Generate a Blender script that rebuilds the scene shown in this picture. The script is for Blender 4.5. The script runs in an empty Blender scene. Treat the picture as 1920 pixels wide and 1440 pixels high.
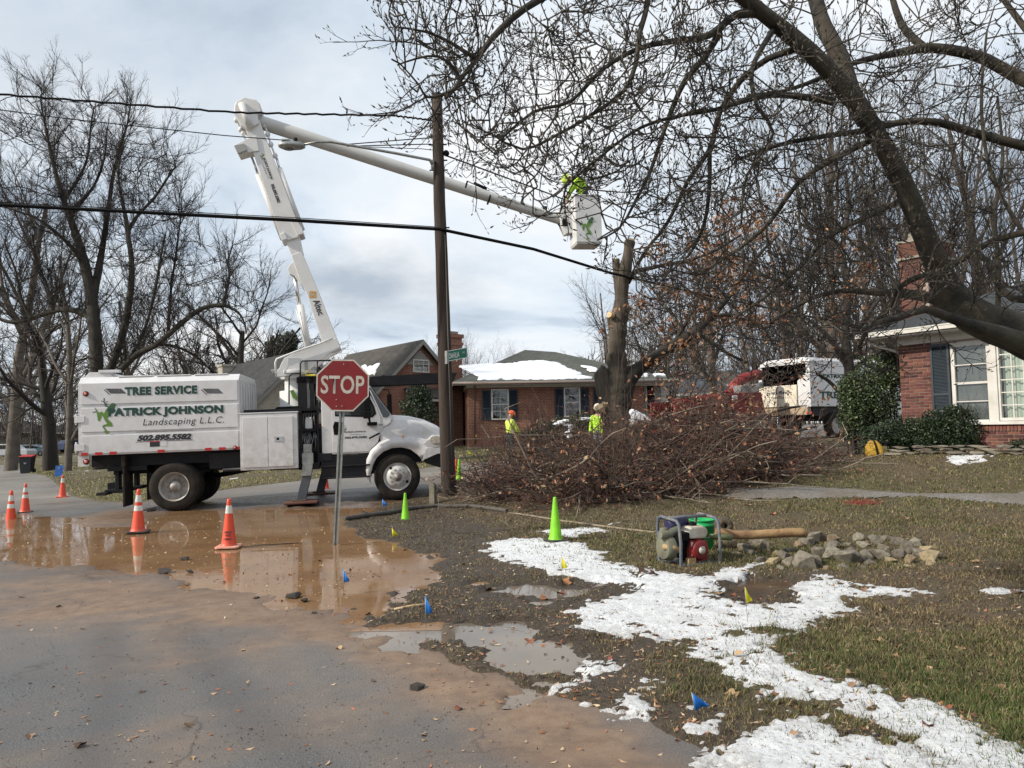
import bpy, bmesh, math, random
import numpy as np
from mathutils import Vector, Matrix
random.seed(7); RNG = np.random.default_rng(7)
C = bpy.context.scene.collection
SC = bpy.context.scene
R = math.radians

# ------------------------------------------------------------------ camera
F = 1400.0
PITCH, ROLL, EYE = R(3.39), R(1.0), 1.65
cam_d = bpy.data.cameras.new('camera'); cam = bpy.data.objects.new('camera', cam_d); C.objects.link(cam)
cam_d.sensor_width = 36; cam_d.lens = F/1920*36; cam_d.clip_start = 0.05; cam_d.clip_end = 2000
fwd = Vector((0, math.cos(PITCH), math.sin(PITCH))); rt0 = Vector((1, 0, 0)); up0 = rt0.cross(fwd)
rt = rt0*math.cos(ROLL) - up0*math.sin(ROLL); up = up0*math.cos(ROLL) + rt0*math.sin(ROLL)
mw = Matrix((rt, up, -fwd)).transposed().to_4x4(); mw.translation = Vector((0, 0, EYE)); cam.matrix_world = mw
SC.camera = cam
EYEV = Vector((0, 0, EYE))
def ray(px, py):
    return fwd + rt*((px-960)/F) + up*((720-py)/F)
def at(px, py, D):
    """world point whose forward distance is D and that shows at this place of the photograph"""
    d = ray(px, py); return EYEV + d*(D/d.y)

# ------------------------------------------------------------------ light
SUN_EL, SUN_DIR = R(33), Vector((-0.93, -0.36, 0)).normalized()
w = bpy.data.worlds.new('World'); SC.world = w; w.use_nodes = True
nt = w.node_tree; N = nt.nodes; L = nt.links; N.clear()
def nd(nt, typ, **kw):
    n = nt.nodes.new(typ)
    for k, v in kw.items():
        if k.startswith('i_'):
            n.inputs[int(k[2:]) if k[2:].isdigit() else k[2:].replace('_', ' ')].default_value = v
        else: setattr(n, k, v)
    return n
out = nd(nt, 'ShaderNodeOutputWorld'); bg = nd(nt, 'ShaderNodeBackground'); bg.inputs[1].default_value = 0.1
sky = nd(nt, 'ShaderNodeTexSky'); sky.sky_type = 'NISHITA'; sky.sun_disc = False
sky.sun_elevation = SUN_EL; sky.sun_rotation = math.atan2(SUN_DIR.x, SUN_DIR.y); sky.air_density = 1.0; sky.dust_density = 2.0
tc = nd(nt, 'ShaderNodeTexCoord')
sep = nd(nt, 'ShaderNodeSeparateXYZ'); L.new(tc.outputs['Generated'], sep.inputs[0])
def mth(nt, op, a, b=None, c=None, clamp=False):
    n = nt.nodes.new('ShaderNodeMath'); n.operation = op; n.use_clamp = clamp
    for i, v in enumerate((a, b, c)):
        if v is None: continue
        if isinstance(v, (int, float)): n.inputs[i].default_value = v
        else: nt.links.new(v, n.inputs[i])
    return n.outputs[0]
# clouds: a layer seen from below, noise over the direction flattened to a plane
zz = mth(nt, 'ADD', mth(nt, 'MAXIMUM', sep.outputs[2], 0.0), 0.22)
cx = mth(nt, 'DIVIDE', sep.outputs[0], zz); cy = mth(nt, 'DIVIDE', sep.outputs[1], zz)
cmb = nd(nt, 'ShaderNodeCombineXYZ'); L.new(cx, cmb.inputs[0]); L.new(cy, cmb.inputs[1])
nz1 = nd(nt, 'ShaderNodeTexNoise', i_Scale=0.85, i_Detail=7.0, i_Roughness=0.55, i_Distortion=0.4); L.new(cmb.outputs[0], nz1.inputs['Vector'])
mp = nd(nt, 'ShaderNodeMapping'); mp.inputs['Location'].default_value = (3.1, 1.7, 0); L.new(cmb.outputs[0], mp.inputs[0])
nz2 = nd(nt, 'ShaderNodeTexNoise', i_Scale=2.3, i_Detail=6.0, i_Roughness=0.6); L.new(mp.outputs[0], nz2.inputs['Vector'])
cr = nd(nt, 'ShaderNodeValToRGB'); L.new(nz1.outputs[0], cr.inputs[0])
e = cr.color_ramp.elements
e[0].position = 0.39; e[0].color = (5.4, 6.4, 7.7, 1); e[1].position = 0.59; e[1].color = (10.8, 10.9, 11.0, 1)
x_ = cr.color_ramp.elements.new(0.47); x_.color = (8.2, 9.1, 10.0, 1)
# two grey cloud banks that hang where the photograph shows them
def bank(px, py, rad, sx=1.0, sy=1.0):
    d = ray(px, py).normalized()
    v = nd(nt, 'ShaderNodeVectorMath', operation='SUBTRACT'); L.new(tc.outputs['Generated'], v.inputs[0]); v.inputs[1].default_value = d
    v2 = nd(nt, 'ShaderNodeVectorMath', operation='MULTIPLY'); L.new(v.outputs[0], v2.inputs[0]); v2.inputs[1].default_value = (sx, 1, sy)
    n3 = nd(nt, 'ShaderNodeVectorMath', operation='LENGTH'); L.new(v2.outputs[0], n3.inputs[0])
    r = mth(nt, 'ADD', n3.outputs['Value'], mth(nt, 'MULTIPLY', mth(nt, 'SUBTRACT', nz2.outputs[0], 0.5), rad*1.3))
    mr = nd(nt, 'ShaderNodeMapRange', interpolation_type='SMOOTHSTEP'); L.new(r, mr.inputs[0])
    mr.inputs[1].default_value = 0.0; mr.inputs[2].default_value = rad; mr.inputs[3].default_value = 1; mr.inputs[4].default_value = 0
    return mr.outputs[0]
b1 = bank(720, 545, 0.24, 1.0, 3.2); b2 = bank(200, 90, 0.34, 0.8, 1.6); b3 = bank(600, 530, 0.16, 1.0, 3.0)
dark = mth(nt, 'MINIMUM', mth(nt, 'ADD', mth(nt, 'ADD', mth(nt, 'MULTIPLY', b1, 0.75), mth(nt, 'MULTIPLY', b2, 0.45)), mth(nt, 'MULTIPLY', b3, 0.35)), 0.9)
mx = nd(nt, 'ShaderNodeMix', data_type='RGBA'); L.new(dark, mx.inputs[0]); L.new(cr.outputs[0], mx.inputs[6]); mx.inputs[7].default_value = (4.5, 5.3, 6.3, 1)
mx2 = nd(nt, 'ShaderNodeMix', data_type='RGBA'); mx2.inputs[0].default_value = 0.93; L.new(sky.outputs[0], mx2.inputs[6]); L.new(mx.outputs[2], mx2.inputs[7])
L.new(mx2.outputs[2], bg.inputs[0]); L.new(bg.outputs[0], out.inputs[0])
sl = bpy.data.lights.new('sun', 'SUN'); sl.energy = 5.0; sl.angle = R(1.2); sl.color = (1.0, 0.92, 0.79)
so = bpy.data.objects.new('sun', sl); C.objects.link(so)
sd = Vector((SUN_DIR.x*math.cos(SUN_EL), SUN_DIR.y*math.cos(SUN_EL), math.sin(SUN_EL)))
so.rotation_euler = sd.to_track_quat('Z', 'Y').to_euler(); so.location = (-20, -8, 25)
SC.view_settings.view_transform = 'Standard'; SC.view_settings.look = 'None'; SC.view_settings.gamma = 1; SC.view_settings.exposure = 0.0
SC.view_settings.use_curve_mapping = False
SC.cycles.max_bounces = 6; SC.cycles.diffuse_bounces = 3; SC.cycles.transparent_max_bounces = 8

# ------------------------------------------------------------------ materials
MATS = {}
def hexc(c): return (c[0], c[1], c[2], 1)
def mat(name, col, rough=0.6, col2=None, scale=6.0, bump=0.0, bscale=None, metal=0.0, spec=0.5, stretch=(1, 1, 1), mixr=(0.35, 0.65), coat=0.0,
        dirt=None, dscale=1.5, damt=0.5, objrand=0.0, attr=None, coords='Object', emit=None, spray=None):
    """plain procedural surface: two colours mixed by noise, optional broad dirt, fine relief and per-object variation"""
    if name in MATS: return MATS[name]
    m = bpy.data.materials.new(name); m.use_nodes = True; MATS[name] = m
    t = m.node_tree; b = t.nodes['Principled BSDF']
    b.inputs['Roughness'].default_value = rough; b.inputs['Metallic'].default_value = metal
    b.inputs['Specular IOR Level'].default_value = spec; b.inputs['Coat Weight'].default_value = coat
    tcn = nd(t, 'ShaderNodeTexCoord'); mpn = nd(t, 'ShaderNodeMapping'); mpn.inputs['Scale'].default_value = stretch
    t.links.new(tcn.outputs[coords], mpn.inputs[0])
    cur = None
    if attr:
        a = nd(t, 'ShaderNodeAttribute', attribute_name=attr); cur = a.outputs['Color']
    if col2 is not None or cur is not None:
        nz = nd(t, 'ShaderNodeTexNoise', i_Scale=scale, i_Detail=5.0, i_Roughness=0.6); t.links.new(mpn.outputs[0], nz.inputs['Vector'])
        mr = nd(t, 'ShaderNodeMapRange'); t.links.new(nz.outputs[0], mr.inputs[0]); mr.inputs[1].default_value = mixr[0]; mr.inputs[2].default_value = mixr[1]
        if cur is None:
            mxx = nd(t, 'ShaderNodeMix', data_type='RGBA'); mxx.inputs[6].default_value = hexc(col); mxx.inputs[7].default_value = hexc(col2)
            t.links.new(mr.outputs[0], mxx.inputs[0]); cur = mxx.outputs[2]
        else:
            hs = nd(t, 'ShaderNodeHueSaturation'); t.links.new(cur, hs.inputs['Color'])
            t.links.new(mth(t, 'ADD', mth(t, 'MULTIPLY', mr.outputs[0], 0.5), 0.75), hs.inputs['Value']); cur = hs.outputs[0]
    if dirt is not None:
        nz = nd(t, 'ShaderNodeTexNoise', i_Scale=dscale, i_Detail=8.0, i_Roughness=0.65); t.links.new(mpn.outputs[0], nz.inputs['Vector'])
        mr = nd(t, 'ShaderNodeMapRange'); t.links.new(nz.outputs[0], mr.inputs[0]); mr.inputs[1].default_value = 0.45; mr.inputs[2].default_value = 0.75; mr.inputs[4].default_value = damt
        mxx = nd(t, 'ShaderNodeMix', data_type='RGBA'); t.links.new(mr.outputs[0], mxx.inputs[0])
        if cur is None: mxx.inputs[6].default_value = hexc(col)
        else: t.links.new(cur, mxx.inputs[6])
        mxx.inputs[7].default_value = hexc(dirt); cur = mxx.outputs[2]
    if spray:
        sz = nd(t, 'ShaderNodeSeparateXYZ'); t.links.new(tcn.outputs['Object'], sz.inputs[0]); nz = nd(t, 'ShaderNodeTexNoise', i_Scale=7.0, i_Detail=8.0, i_Roughness=0.7); t.links.new(tcn.outputs['Object'], nz.inputs['Vector'])
        mr = nd(t, 'ShaderNodeMapRange'); t.links.new(sz.outputs[2], mr.inputs[0]); mr.inputs[1].default_value = spray[0]; mr.inputs[2].default_value = spray[1]; mr.inputs[3].default_value = 1; mr.inputs[4].default_value = 0
        f_ = mth(t, 'MULTIPLY', mr.outputs[0], mth(t, 'MULTIPLY', mth(t, 'SUBTRACT', nz.outputs[0], .36), 2.2, clamp=True), clamp=True)
        mxx = nd(t, 'ShaderNodeMix', data_type='RGBA'); t.links.new(f_, mxx.inputs[0]); mxx.inputs[7].default_value = (.26, .21, .16, 1)
        if cur is None: mxx.inputs[6].default_value = hexc(col)
        else: t.links.new(cur, mxx.inputs[6])
        cur = mxx.outputs[2]
    if objrand:
        oi = nd(t, 'ShaderNodeObjectInfo'); hs = nd(t, 'ShaderNodeHueSaturation')
        t.links.new(mth(t, 'ADD', mth(t, 'MULTIPLY', oi.outputs['Random'], 2*objrand), 1-objrand), hs.inputs['Value'])
        t.links.new(mth(t, 'ADD', mth(t, 'MULTIPLY', oi.outputs['Random'], 0.03), 0.485), hs.inputs['Hue'])
        if cur is None: hs.inputs['Color'].default_value = hexc(col)
        else: t.links.new(cur, hs.inputs['Color'])
        cur = hs.outputs[0]
    if cur is None: b.inputs['Base Color'].default_value = hexc(col)
    else: t.links.new(cur, b.inputs['Base Color'])
    if bump:
        nz = nd(t, 'ShaderNodeTexNoise', i_Scale=bscale or scale*3, i_Detail=6.0, i_Roughness=0.65); t.links.new(mpn.outputs[0], nz.inputs['Vector'])
        bp = nd(t, 'ShaderNodeBump', i_Strength=bump, i_Distance=0.03); t.links.new(nz.outputs[0], bp.inputs['Height']); t.links.new(bp.outputs[0], b.inputs['Normal'])
    return m

white = mat('white_paint', (.62, .62, .635), .38, (.58, .58, .595), 2.0, dirt=(.40, .37, .32), dscale=3.5, damt=.4, coat=.15, spray=(.4, 1.7))
white2 = mat('boom_white', (.66, .66, .66), .4, (.6, .6, .6), 1.3, dirt=(.45, .43, .40), dscale=2.0, damt=.35)
boomgrey = mat('boom_fibreglass', (.50, .50, .49), .5, (.43, .43, .42), 1.5)
black = mat('black_paint', (.006, .006, .009), .5, (.010, .010, .013), 3, dirt=(.04, .03, .022), dscale=2.5, damt=.35, spec=.25)
blackm = mat('black_matt', (.006, .006, .007), .7, spec=.12)
rubber = mat('rubber', (.013, .012, .012), .85, (.035, .028, .022), 5, spec=.2, bump=.3, bscale=60)
rimm = mat('rim_paint', (.42, .41, .40), .5, (.25, .22, .19), 6, dirt=(.15, .11, .08), dscale=5, damt=.6)
alu = mat('galvanised', (.33, .34, .33), .45, (.22, .23, .22), 12, metal=.6)
chrome = mat('steel', (.6, .6, .6), .25, metal=1.0)
dgreen = mat('dark_green_print', (.006, .045, .035), .5)
leafgreen = mat('leaf_green_print', (.10, .20, .03), .5)
midgreen = mat('mid_green_print', (.03, .09, .035), .5)
darkprint = mat('dark_print', (.015, .015, .02), .5)
redrefl = mat('red_reflector', (.42, .02, .02), .3)
amber = mat('amber_lens', (.7, .35, .12), .2)
lens = mat('lamp_lens', (.55, .5, .42), .12, (.3, .28, .25), 20)
glassd = mat('dark_glass', (.012, .016, .018), .04, spec=.9)
def glass_mat(name, tint=(.8, .85, .85), amount=.72):
    m = bpy.data.materials.new(name); m.use_nodes = True; t = m.node_tree; t.nodes.clear()
    o = nd(t, 'ShaderNodeOutputMaterial'); tr = nd(t, 'ShaderNodeBsdfTransparent'); tr.inputs[0].default_value = hexc(tint)
    gl = nd(t, 'ShaderNodeBsdfGlossy', i_Roughness=0.02); gl.inputs[0].default_value = (.9, .9, .9, 1)
    fr = nd(t, 'ShaderNodeFresnel', i_IOR=1.5); mx = nd(t, 'ShaderNodeMixShader')
    t.links.new(mth(t, 'ADD', fr.outputs[0], 1-amount-.2), mx.inputs[0]); t.links.new(tr.outputs[0], mx.inputs[1]); t.links.new(gl.outputs[0], mx.inputs[2]); t.links.new(mx.outputs[0], o.inputs[0])
    MATS[name] = m; return m
glass = glass_mat('window_glass')
bark = mat('bark_grey', (.055, .048, .040), .9, (.026, .022, .019), 5, bump=.9, bscale=14, stretch=(1, 1, .25), dirt=(.07, .072, .05), dscale=3, damt=.4)
bark_d = mat('bark_dark', (.034, .028, .023), .9, (.017, .014, .012), 6, bump=.5, bscale=10, stretch=(1, 1, .3))
twig = mat('twig_bark', (.030, .023, .019), .85, (.017, .013, .011), 8)
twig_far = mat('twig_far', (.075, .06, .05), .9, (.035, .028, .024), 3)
mag_bark = mat('magnolia_bark', (.040, .031, .022), .9, (.009, .008, .007), 2.6, bump=.6, bscale=22, dirt=(.12, .12, .08), dscale=6, damt=.4, mixr=(.44, .62))
bud = mat('bud', (.06, .05, .035), .7)
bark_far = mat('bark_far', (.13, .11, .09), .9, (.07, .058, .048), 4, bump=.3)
cutwood = mat('cut_wood', (.62, .47, .28), .8, (.5, .34, .18), 14)

# ------------------------------------------------------------------ mesh building
class MB:
    def __init__(s): s.v = []; s.f = []; s.m = []; s.sm = []
    def add(s, vs, fs, mi=0, smooth=False):
        o = len(s.v); s.v += [tuple(v) for v in vs]
        for f in fs: s.f.append(tuple(i+o for i in f)); s.m.append(mi); s.sm.append(smooth)
        return s
    def box(s, a, b, mi=0, M=None):
        x0, y0, z0 = a; x1, y1, z1 = b
        vs = [Vector(p) for p in ((x0,y0,z0),(x1,y0,z0),(x1,y1,z0),(x0,y1,z0),(x0,y0,z1),(x1,y0,z1),(x1,y1,z1),(x0,y1,z1))]
        if M: vs = [M @ p for p in vs]
        return s.add(vs, [(0,3,2,1),(4,5,6,7),(0,1,5,4),(1,2,6,5),(2,3,7,6),(3,0,4,7)], mi)
    def prism(s, poly, n0, n1, plane='xz', mi=0, smooth=False):
        """polygon in a plane pushed from n0 to n1 along the third axis"""
        def P(p, n): return {'xz': (p[0], n, p[1]), 'xy': (p[0], p[1], n), 'yz': (n, p[0], p[1])}[plane]
        k = len(poly); vs = [P(p, n0) for p in poly] + [P(p, n1) for p in poly]
        o = len(s.v); s.add(vs, [(i, (i+1) % k, (i+1) % k+k, i+k) for i in range(k)], mi, smooth)
        s.f.append(tuple(range(o, o+k))[::-1]); s.m.append(mi); s.sm.append(False)
        s.f.append(tuple(range(o+k, o+2*k))); s.m.append(mi); s.sm.append(False)
        return s
    def tube(s, pts, rad, sides=8, mi=0, caps=True, smooth=True, capmi=None):
        pts = [Vector(p) for p in pts]; n = len(pts)
        if not hasattr(rad, '__len__'): rad = [rad]*n
        o = len(s.v); t = (pts[1]-pts[0]).normalized()
        a = t.orthogonal().normalized(); vs = []
        for i in range(n):
            t2 = ((pts[min(i+1, n-1)]-pts[i]).normalized() + (pts[i]-pts[max(i-1, 0)]).normalized())
            t2 = t2.normalized() if t2.length > 1e-6 else t
            a = (a - t2*a.dot(t2)); a = a.normalized() if a.length > 1e-5 else t2.orthogonal().normalized()
            b = t2.cross(a)
            for j in range(sides):
                an = 2*math.pi*j/sides; vs.append(pts[i] + (a*math.cos(an)+b*math.sin(an))*rad[i])
        fs = [(i*sides+j, i*sides+(j+1) % sides, (i+1)*sides+(j+1) % sides, (i+1)*sides+j) for i in range(n-1) for j in range(sides)]
        s.add(vs, fs, mi, smooth)
        if caps:
            s.f.append(tuple(o+j for j in range(sides))[::-1]); s.m.append(mi if capmi is None else capmi); s.sm.append(False)
            s.f.append(tuple(o+(n-1)*sides+j for j in range(sides))); s.m.append(mi if capmi is None else capmi); s.sm.append(False)
        return s
    def lathe(s, prof, c=(0,0,0), axis='z', n=24, mi=0, smooth=True):
        """profile of (radius, height) turned round an axis"""
        vs = []; c = Vector(c)
        for r, h in prof:
            for j in range(n):
                a = 2*math.pi*j/n; x, y = r*math.cos(a), r*math.sin(a)
                vs.append(c + Vector({'z': (x, y, h), 'y': (x, h, y), 'x': (h, x, y)}[axis]))
        k = len(prof)
        fs = [(i*n+j, i*n+(j+1) % n, (i+1)*n+(j+1) % n, (i+1)*n+j) for i in range(k-1) for j in range(n)]
        return s.add(vs, fs, mi, smooth)
    def ball(s, c, r, n=10, mi=0, k=6):
        c = Vector(c); r = Vector(r) if hasattr(r, '__len__') else Vector((r, r, r))
        vs = []
        for i in range(k+1):
            th = math.pi*i/k
            for j in range(n):
                a = 2*math.pi*j/n; vs.append(c+Vector((r.x*math.sin(th)*math.cos(a), r.y*math.sin(th)*math.sin(a), r.z*math.cos(th))))
        fs = [(i*n+j, i*n+(j+1) % n, (i+1)*n+(j+1) % n, (i+1)*n+j) for i in range(k) for j in range(n)]
        return s.add(vs, fs, mi, True)
    def build(s, name, mats, parent=None, bevel=0, fix=True, sub=None):
        me = bpy.data.meshes.new(name); me.from_pydata([tuple(v) for v in s.v], [], s.f)
        if not isinstance(mats, (list, tuple)): mats = [mats]
        for m in mats: me.materials.append(m)
        me.polygons.foreach_set('material_index', s.m); me.polygons.foreach_set('use_smooth', s.sm)
        if fix:
            bm = bmesh.new(); bm.from_mesh(me); bmesh.ops.remove_doubles(bm, verts=bm.verts, dist=1e-5); bmesh.ops.recalc_face_normals(bm, faces=bm.faces); bm.to_mesh(me); bm.free()
        me.update()
        o = bpy.data.objects.new(name, me); C.objects.link(o)
        if parent: o.parent = parent
        if bevel:
            b = o.modifiers.new('bevel', 'BEVEL'); b.width = bevel; b.segments = 2; b.limit_method = 'ANGLE'; b.angle_limit = R(40); b.harden_normals = False
        return o
def fastmesh(name, V, Fc, mats, parent=None, smooth=False, cols=None, mi=None):
    """numpy vertices (n,3) and faces (m,3 or 4) into a mesh object"""
    V = np.asarray(V, np.float32); Fc = np.asarray(Fc, np.int32); k = Fc.shape[1]
    me = bpy.data.meshes.new(name); me.vertices.add(len(V)); me.vertices.foreach_set('co', V.ravel())
    me.loops.add(Fc.size); me.loops.foreach_set('vertex_index', Fc.ravel())
    me.polygons.add(len(Fc)); me.polygons.foreach_set('loop_start', np.arange(0, Fc.size, k, dtype=np.int32))
    try: me.polygons.foreach_set('loop_total', np.full(len(Fc), k, np.int32))
    except Exception: pass
    if smooth: me.polygons.foreach_set('use_smooth', np.ones(len(Fc), bool))
    if not isinstance(mats, (list, tuple)): mats = [mats]
    for m in mats: me.materials.append(m)
    if mi is not None: me.polygons.foreach_set('material_index', np.asarray(mi, np.int32))
    if cols is not None:
        for nm, arr in cols.items():
            if arr.ndim == 1:
                a = me.attributes.new(nm, 'FLOAT', 'POINT'); a.data.foreach_set('value', arr.astype(np.float32))
            else:
                a = me.color_attributes.new(nm, 'FLOAT_COLOR', 'POINT')
                c4 = np.ones((len(V), 4), np.float32); c4[:, :3] = arr; a.data.foreach_set('color', c4.ravel())
    me.update(calc_edges=True)
    o = bpy.data.objects.new(name, me); C.objects.link(o)
    if parent: o.parent = parent
    return o
def segmesh(name, P0, P1, R0, R1, sides, mat_, parent=None, origin=(0, 0, 0)):
    """many separate tapered pieces of twig as one mesh"""
    P0 = np.asarray(P0, float)-np.asarray(origin); P1 = np.asarray(P1, float)-np.asarray(origin); R0 = np.asarray(R0, float); R1 = np.asarray(R1, float)
    n = len(P0); T = P1-P0; ln = np.linalg.norm(T, axis=1, keepdims=True); T = T/np.maximum(ln, 1e-9)
    ref = np.where(np.abs(T[:, 2:3]) < .9, np.array([[0, 0, 1.]]), np.array([[1., 0, 0]]))
    A = np.cross(T, ref); A /= np.maximum(np.linalg.norm(A, axis=1, keepdims=True), 1e-9); B = np.cross(T, A)
    V = np.empty((n, 2, sides, 3))
    for j in range(sides):
        a = 2*math.pi*j/sides; D = A*math.cos(a)+B*math.sin(a)
        V[:, 0, j] = P0+D*R0[:, None]; V[:, 1, j] = P1+D*R1[:, None]
    base = (np.arange(n)*2*sides)[:, None]
    fs = []
    for j in range(sides):
        k = (j+1) % sides; fs.append(np.concatenate([base+j, base+k, base+sides+k, base+sides+j], 1))
    return fastmesh(name, V.reshape(-1, 3), np.stack(fs, 1).reshape(-1, 4), mat_, parent, smooth=True)

def thing(name, label, cat, loc=(0, 0, 0), rz=0.0, group=None, rot=None):
    o = bpy.data.objects.new(name, None); C.objects.link(o); o.empty_display_size = .2
    o.location = loc; o.rotation_euler = rot or (0, 0, rz); return tag(o, label, cat, group)
def tag(o, label=None, cat=None, group=None, kind=None):
    if label: o['label'] = label
    if cat: o['category'] = cat
    if group: o['group'] = group
    if kind: o['kind'] = kind
    return o
def copy_tree(o, parent=None):
    c = o.copy(); C.objects.link(c); c.parent = parent
    for ch in list(o.children): copy_tree(ch, c)
    return c
def text(s, name, m, parent, loc, xdir, zdir, width=None, height=None, bold=0.0, shear=0.0, align='CENTER', ext=.001, spacing=1.0):
    """flat lettering: xdir is the reading direction, zdir is up; scaled to width and cap height"""
    cu = bpy.data.curves.new('t', 'FONT'); cu.body = s; cu.size = 1; cu.offset = bold; cu.shear = shear; cu.extrude = 0; cu.space_character = spacing; cu.resolution_u = 3
    o = bpy.data.objects.new('t', cu); C.objects.link(o)
    me = bpy.data.meshes.new_from_object(o.evaluated_get(bpy.context.evaluated_depsgraph_get())) if False else None
    bpy.context.view_layer.update()
    me = bpy.data.meshes.new_from_object(o.evaluated_get(bpy.context.evaluated_depsgraph_get()))
    bpy.data.objects.remove(o)
    co = np.empty(len(me.vertices)*3, np.float32); me.vertices.foreach_get('co', co); co = co.reshape(-1, 3)
    mn, mxx = co.min(0), co.max(0); sz = mxx-mn
    hx = (width/sz[0]) if width else None; hz = (height/sz[1]) if height else None
    hx = hx or hz; hz = hz or hx
    X = Vector(xdir).normalized(); Z = Vector(zdir).normalized(); Nn = X.cross(Z)
    c = (co - (mn+mxx)/2)*np.array([hx, hz, 1])
    loc = Vector(loc); P = np.array(loc)[None] + c[:, :1]*np.array(X) + c[:, 1:2]*np.array(Z) + np.array(Nn)*ext
    me.vertices.foreach_set('co', P.astype(np.float32).ravel()); me.materials.clear(); me.materials.append(m); me.update()
    ob = bpy.data.objects.new(name, me); C.objects.link(ob); ob.parent = parent
    return ob

# ------------------------------------------------------------------ noise and polygons (numpy)
def vnoise(x, y, seed=0):
    xi = np.floor(x).astype(np.int64); yi = np.floor(y).astype(np.int64); xf = x-xi; yf = y-yi
    def h(a, b):
        n = (a*374761393 + b*668265263 + seed*1442695041) & 0xffffffff
        n = ((n ^ (n >> 13))*1274126177) & 0xffffffff
        return ((n ^ (n >> 16)) & 0xffff)/65535.0
    u = xf*xf*(3-2*xf); v = yf*yf*(3-2*yf)
    return (h(xi, yi)*(1-u)+h(xi+1, yi)*u)*(1-v)+(h(xi, yi+1)*(1-u)+h(xi+1, yi+1)*u)*v
def fbm(x, y, s, o=4, seed=0, g=.5):
    r = 0; a = 1; t = 0
    for i in range(o): r = r+a*vnoise(x*s, y*s, seed+i); t += a; a *= g; s *= 2.03
    return r/t-.5
def sdpoly(x, y, poly):
    """signed distance, positive inside"""
    P = np.array(poly, float); n = len(P); d = np.full(x.shape, 1e9); ins = np.zeros(x.shape, bool)
    for i in range(n):
        ax, ay = P[i]; bx, by = P[(i+1) % n]; ex, ey = bx-ax, by-ay
        t = np.clip(((x-ax)*ex+(y-ay)*ey)/(ex*ex+ey*ey+1e-12), 0, 1)
        d = np.minimum(d, (x-ax-t*ex)**2+(y-ay-t*ey)**2)
        c = ((ay > y) != (by > y)) & (x < (bx-ax)*(y-ay)/(by-ay+1e-12)+ax); ins ^= c
    d = np.sqrt(d); return np.where(ins, d, -d)

# ------------------------------------------------------------------ the lie of the land
CP = np.array([(0,0,0),(-3,3,0),(3,3,0),(5,6,.05),(-6,6,-.02),(-2.6,11,0),(-4.3,11.3,0),(-6.6,13.1,-.02),(-10.1,15,-.16),(-11.8,18.1,-.21),
 (-14.3,23.7,-.31),(-28.6,44,-.5),(-66,100,-1.1),(-7.3,16.2,0),(-2.6,17,.10),(-7,19,.03),(-1.3,16.2,.17),(-2,32,.75),(7,34,.85),(0,27,.5),
 (3.3,21,.5),(13,30,1.1),(8.5,17,.85),(6,14.3,.42),(7.4,14.5,.93),(9.3,13.3,.92),(6.2,15.5,.80),(7.6,13.2,.50),(9,12.3,.42),(2.2,9.3,.02),(4.5,9.5,.06),(30,40,1.5),(0,100,1.2),(-12,30,.05),
 (-20,30,-.15),(60,100,1.5),(-10,3,-.05),(12,3,.2),(0,-6,0),(14,9,.8)], float)
def _tps(r2): return np.where(r2 > 0, r2*np.log(np.maximum(r2, 1e-12)), 0)
def _solve():
    n = len(CP); A = np.zeros((n+3, n+3)); X = CP[:, :2]
    r2 = ((X[:, None]-X[None])**2).sum(-1); A[:n, :n] = _tps(r2)+np.eye(n)*8; A[:n, n] = 1; A[:n, n+1:] = X; A[n, :n] = 1; A[n+1:, :n] = X.T
    return np.linalg.solve(A, np.concatenate([CP[:, 2], [0, 0, 0]]))
WT = _solve()
def terr(x, y):
    x = np.asarray(x, float); y = np.asarray(y, float); sh = np.broadcast(x, y).shape
    xs = np.clip(np.broadcast_to(x, sh), -80, 80).ravel(); ys = np.clip(np.broadcast_to(y, sh), -15, 110).ravel(); z = np.zeros(len(xs))
    for i in range(0, len(xs), 50000):
        r2 = (xs[i:i+50000, None]-CP[None, :, 0])**2+(ys[i:i+50000, None]-CP[None, :, 1])**2
        z[i:i+50000] = _tps(r2) @ WT[:len(CP)]+WT[len(CP)]+WT[-2]*xs[i:i+50000]+WT[-1]*ys[i:i+50000]
    z = np.clip(z, -1.4, 2.2)
    # the flooded corner is level
    dx = np.maximum(np.maximum(-8-xs, xs-(2.6-np.clip(ys-10, 0, 7)*.75)), 0); dy = np.maximum(np.abs(ys-9.5)-5.8, 0); d = np.sqrt(dx*dx+dy*dy); m = np.clip(1-d/2.2, 0, 1); m = m*m*(3-2*m)
    return (z*(1-m)).reshape(sh)
def gz(x, y): return float(terr(np.array([x]), np.array([y]))[0])
def ground(px, py):
    """where the line of sight through this place of the photograph meets the ground"""
    d = ray(px, py); z = 0.0; p = None
    if d.z > -0.004: d = Vector((d.x, d.y, -0.004))
    for _ in range(40):
        t = (z-EYE)/d.z; t = min(t, 160/d.y); p = EYEV+d*t; z = z*.5+gz(p.x, p.y)*.5
    p.z = gz(p.x, p.y); return p
def gpoly(pts): return [ground(*p)[:2] for p in pts]
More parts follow.
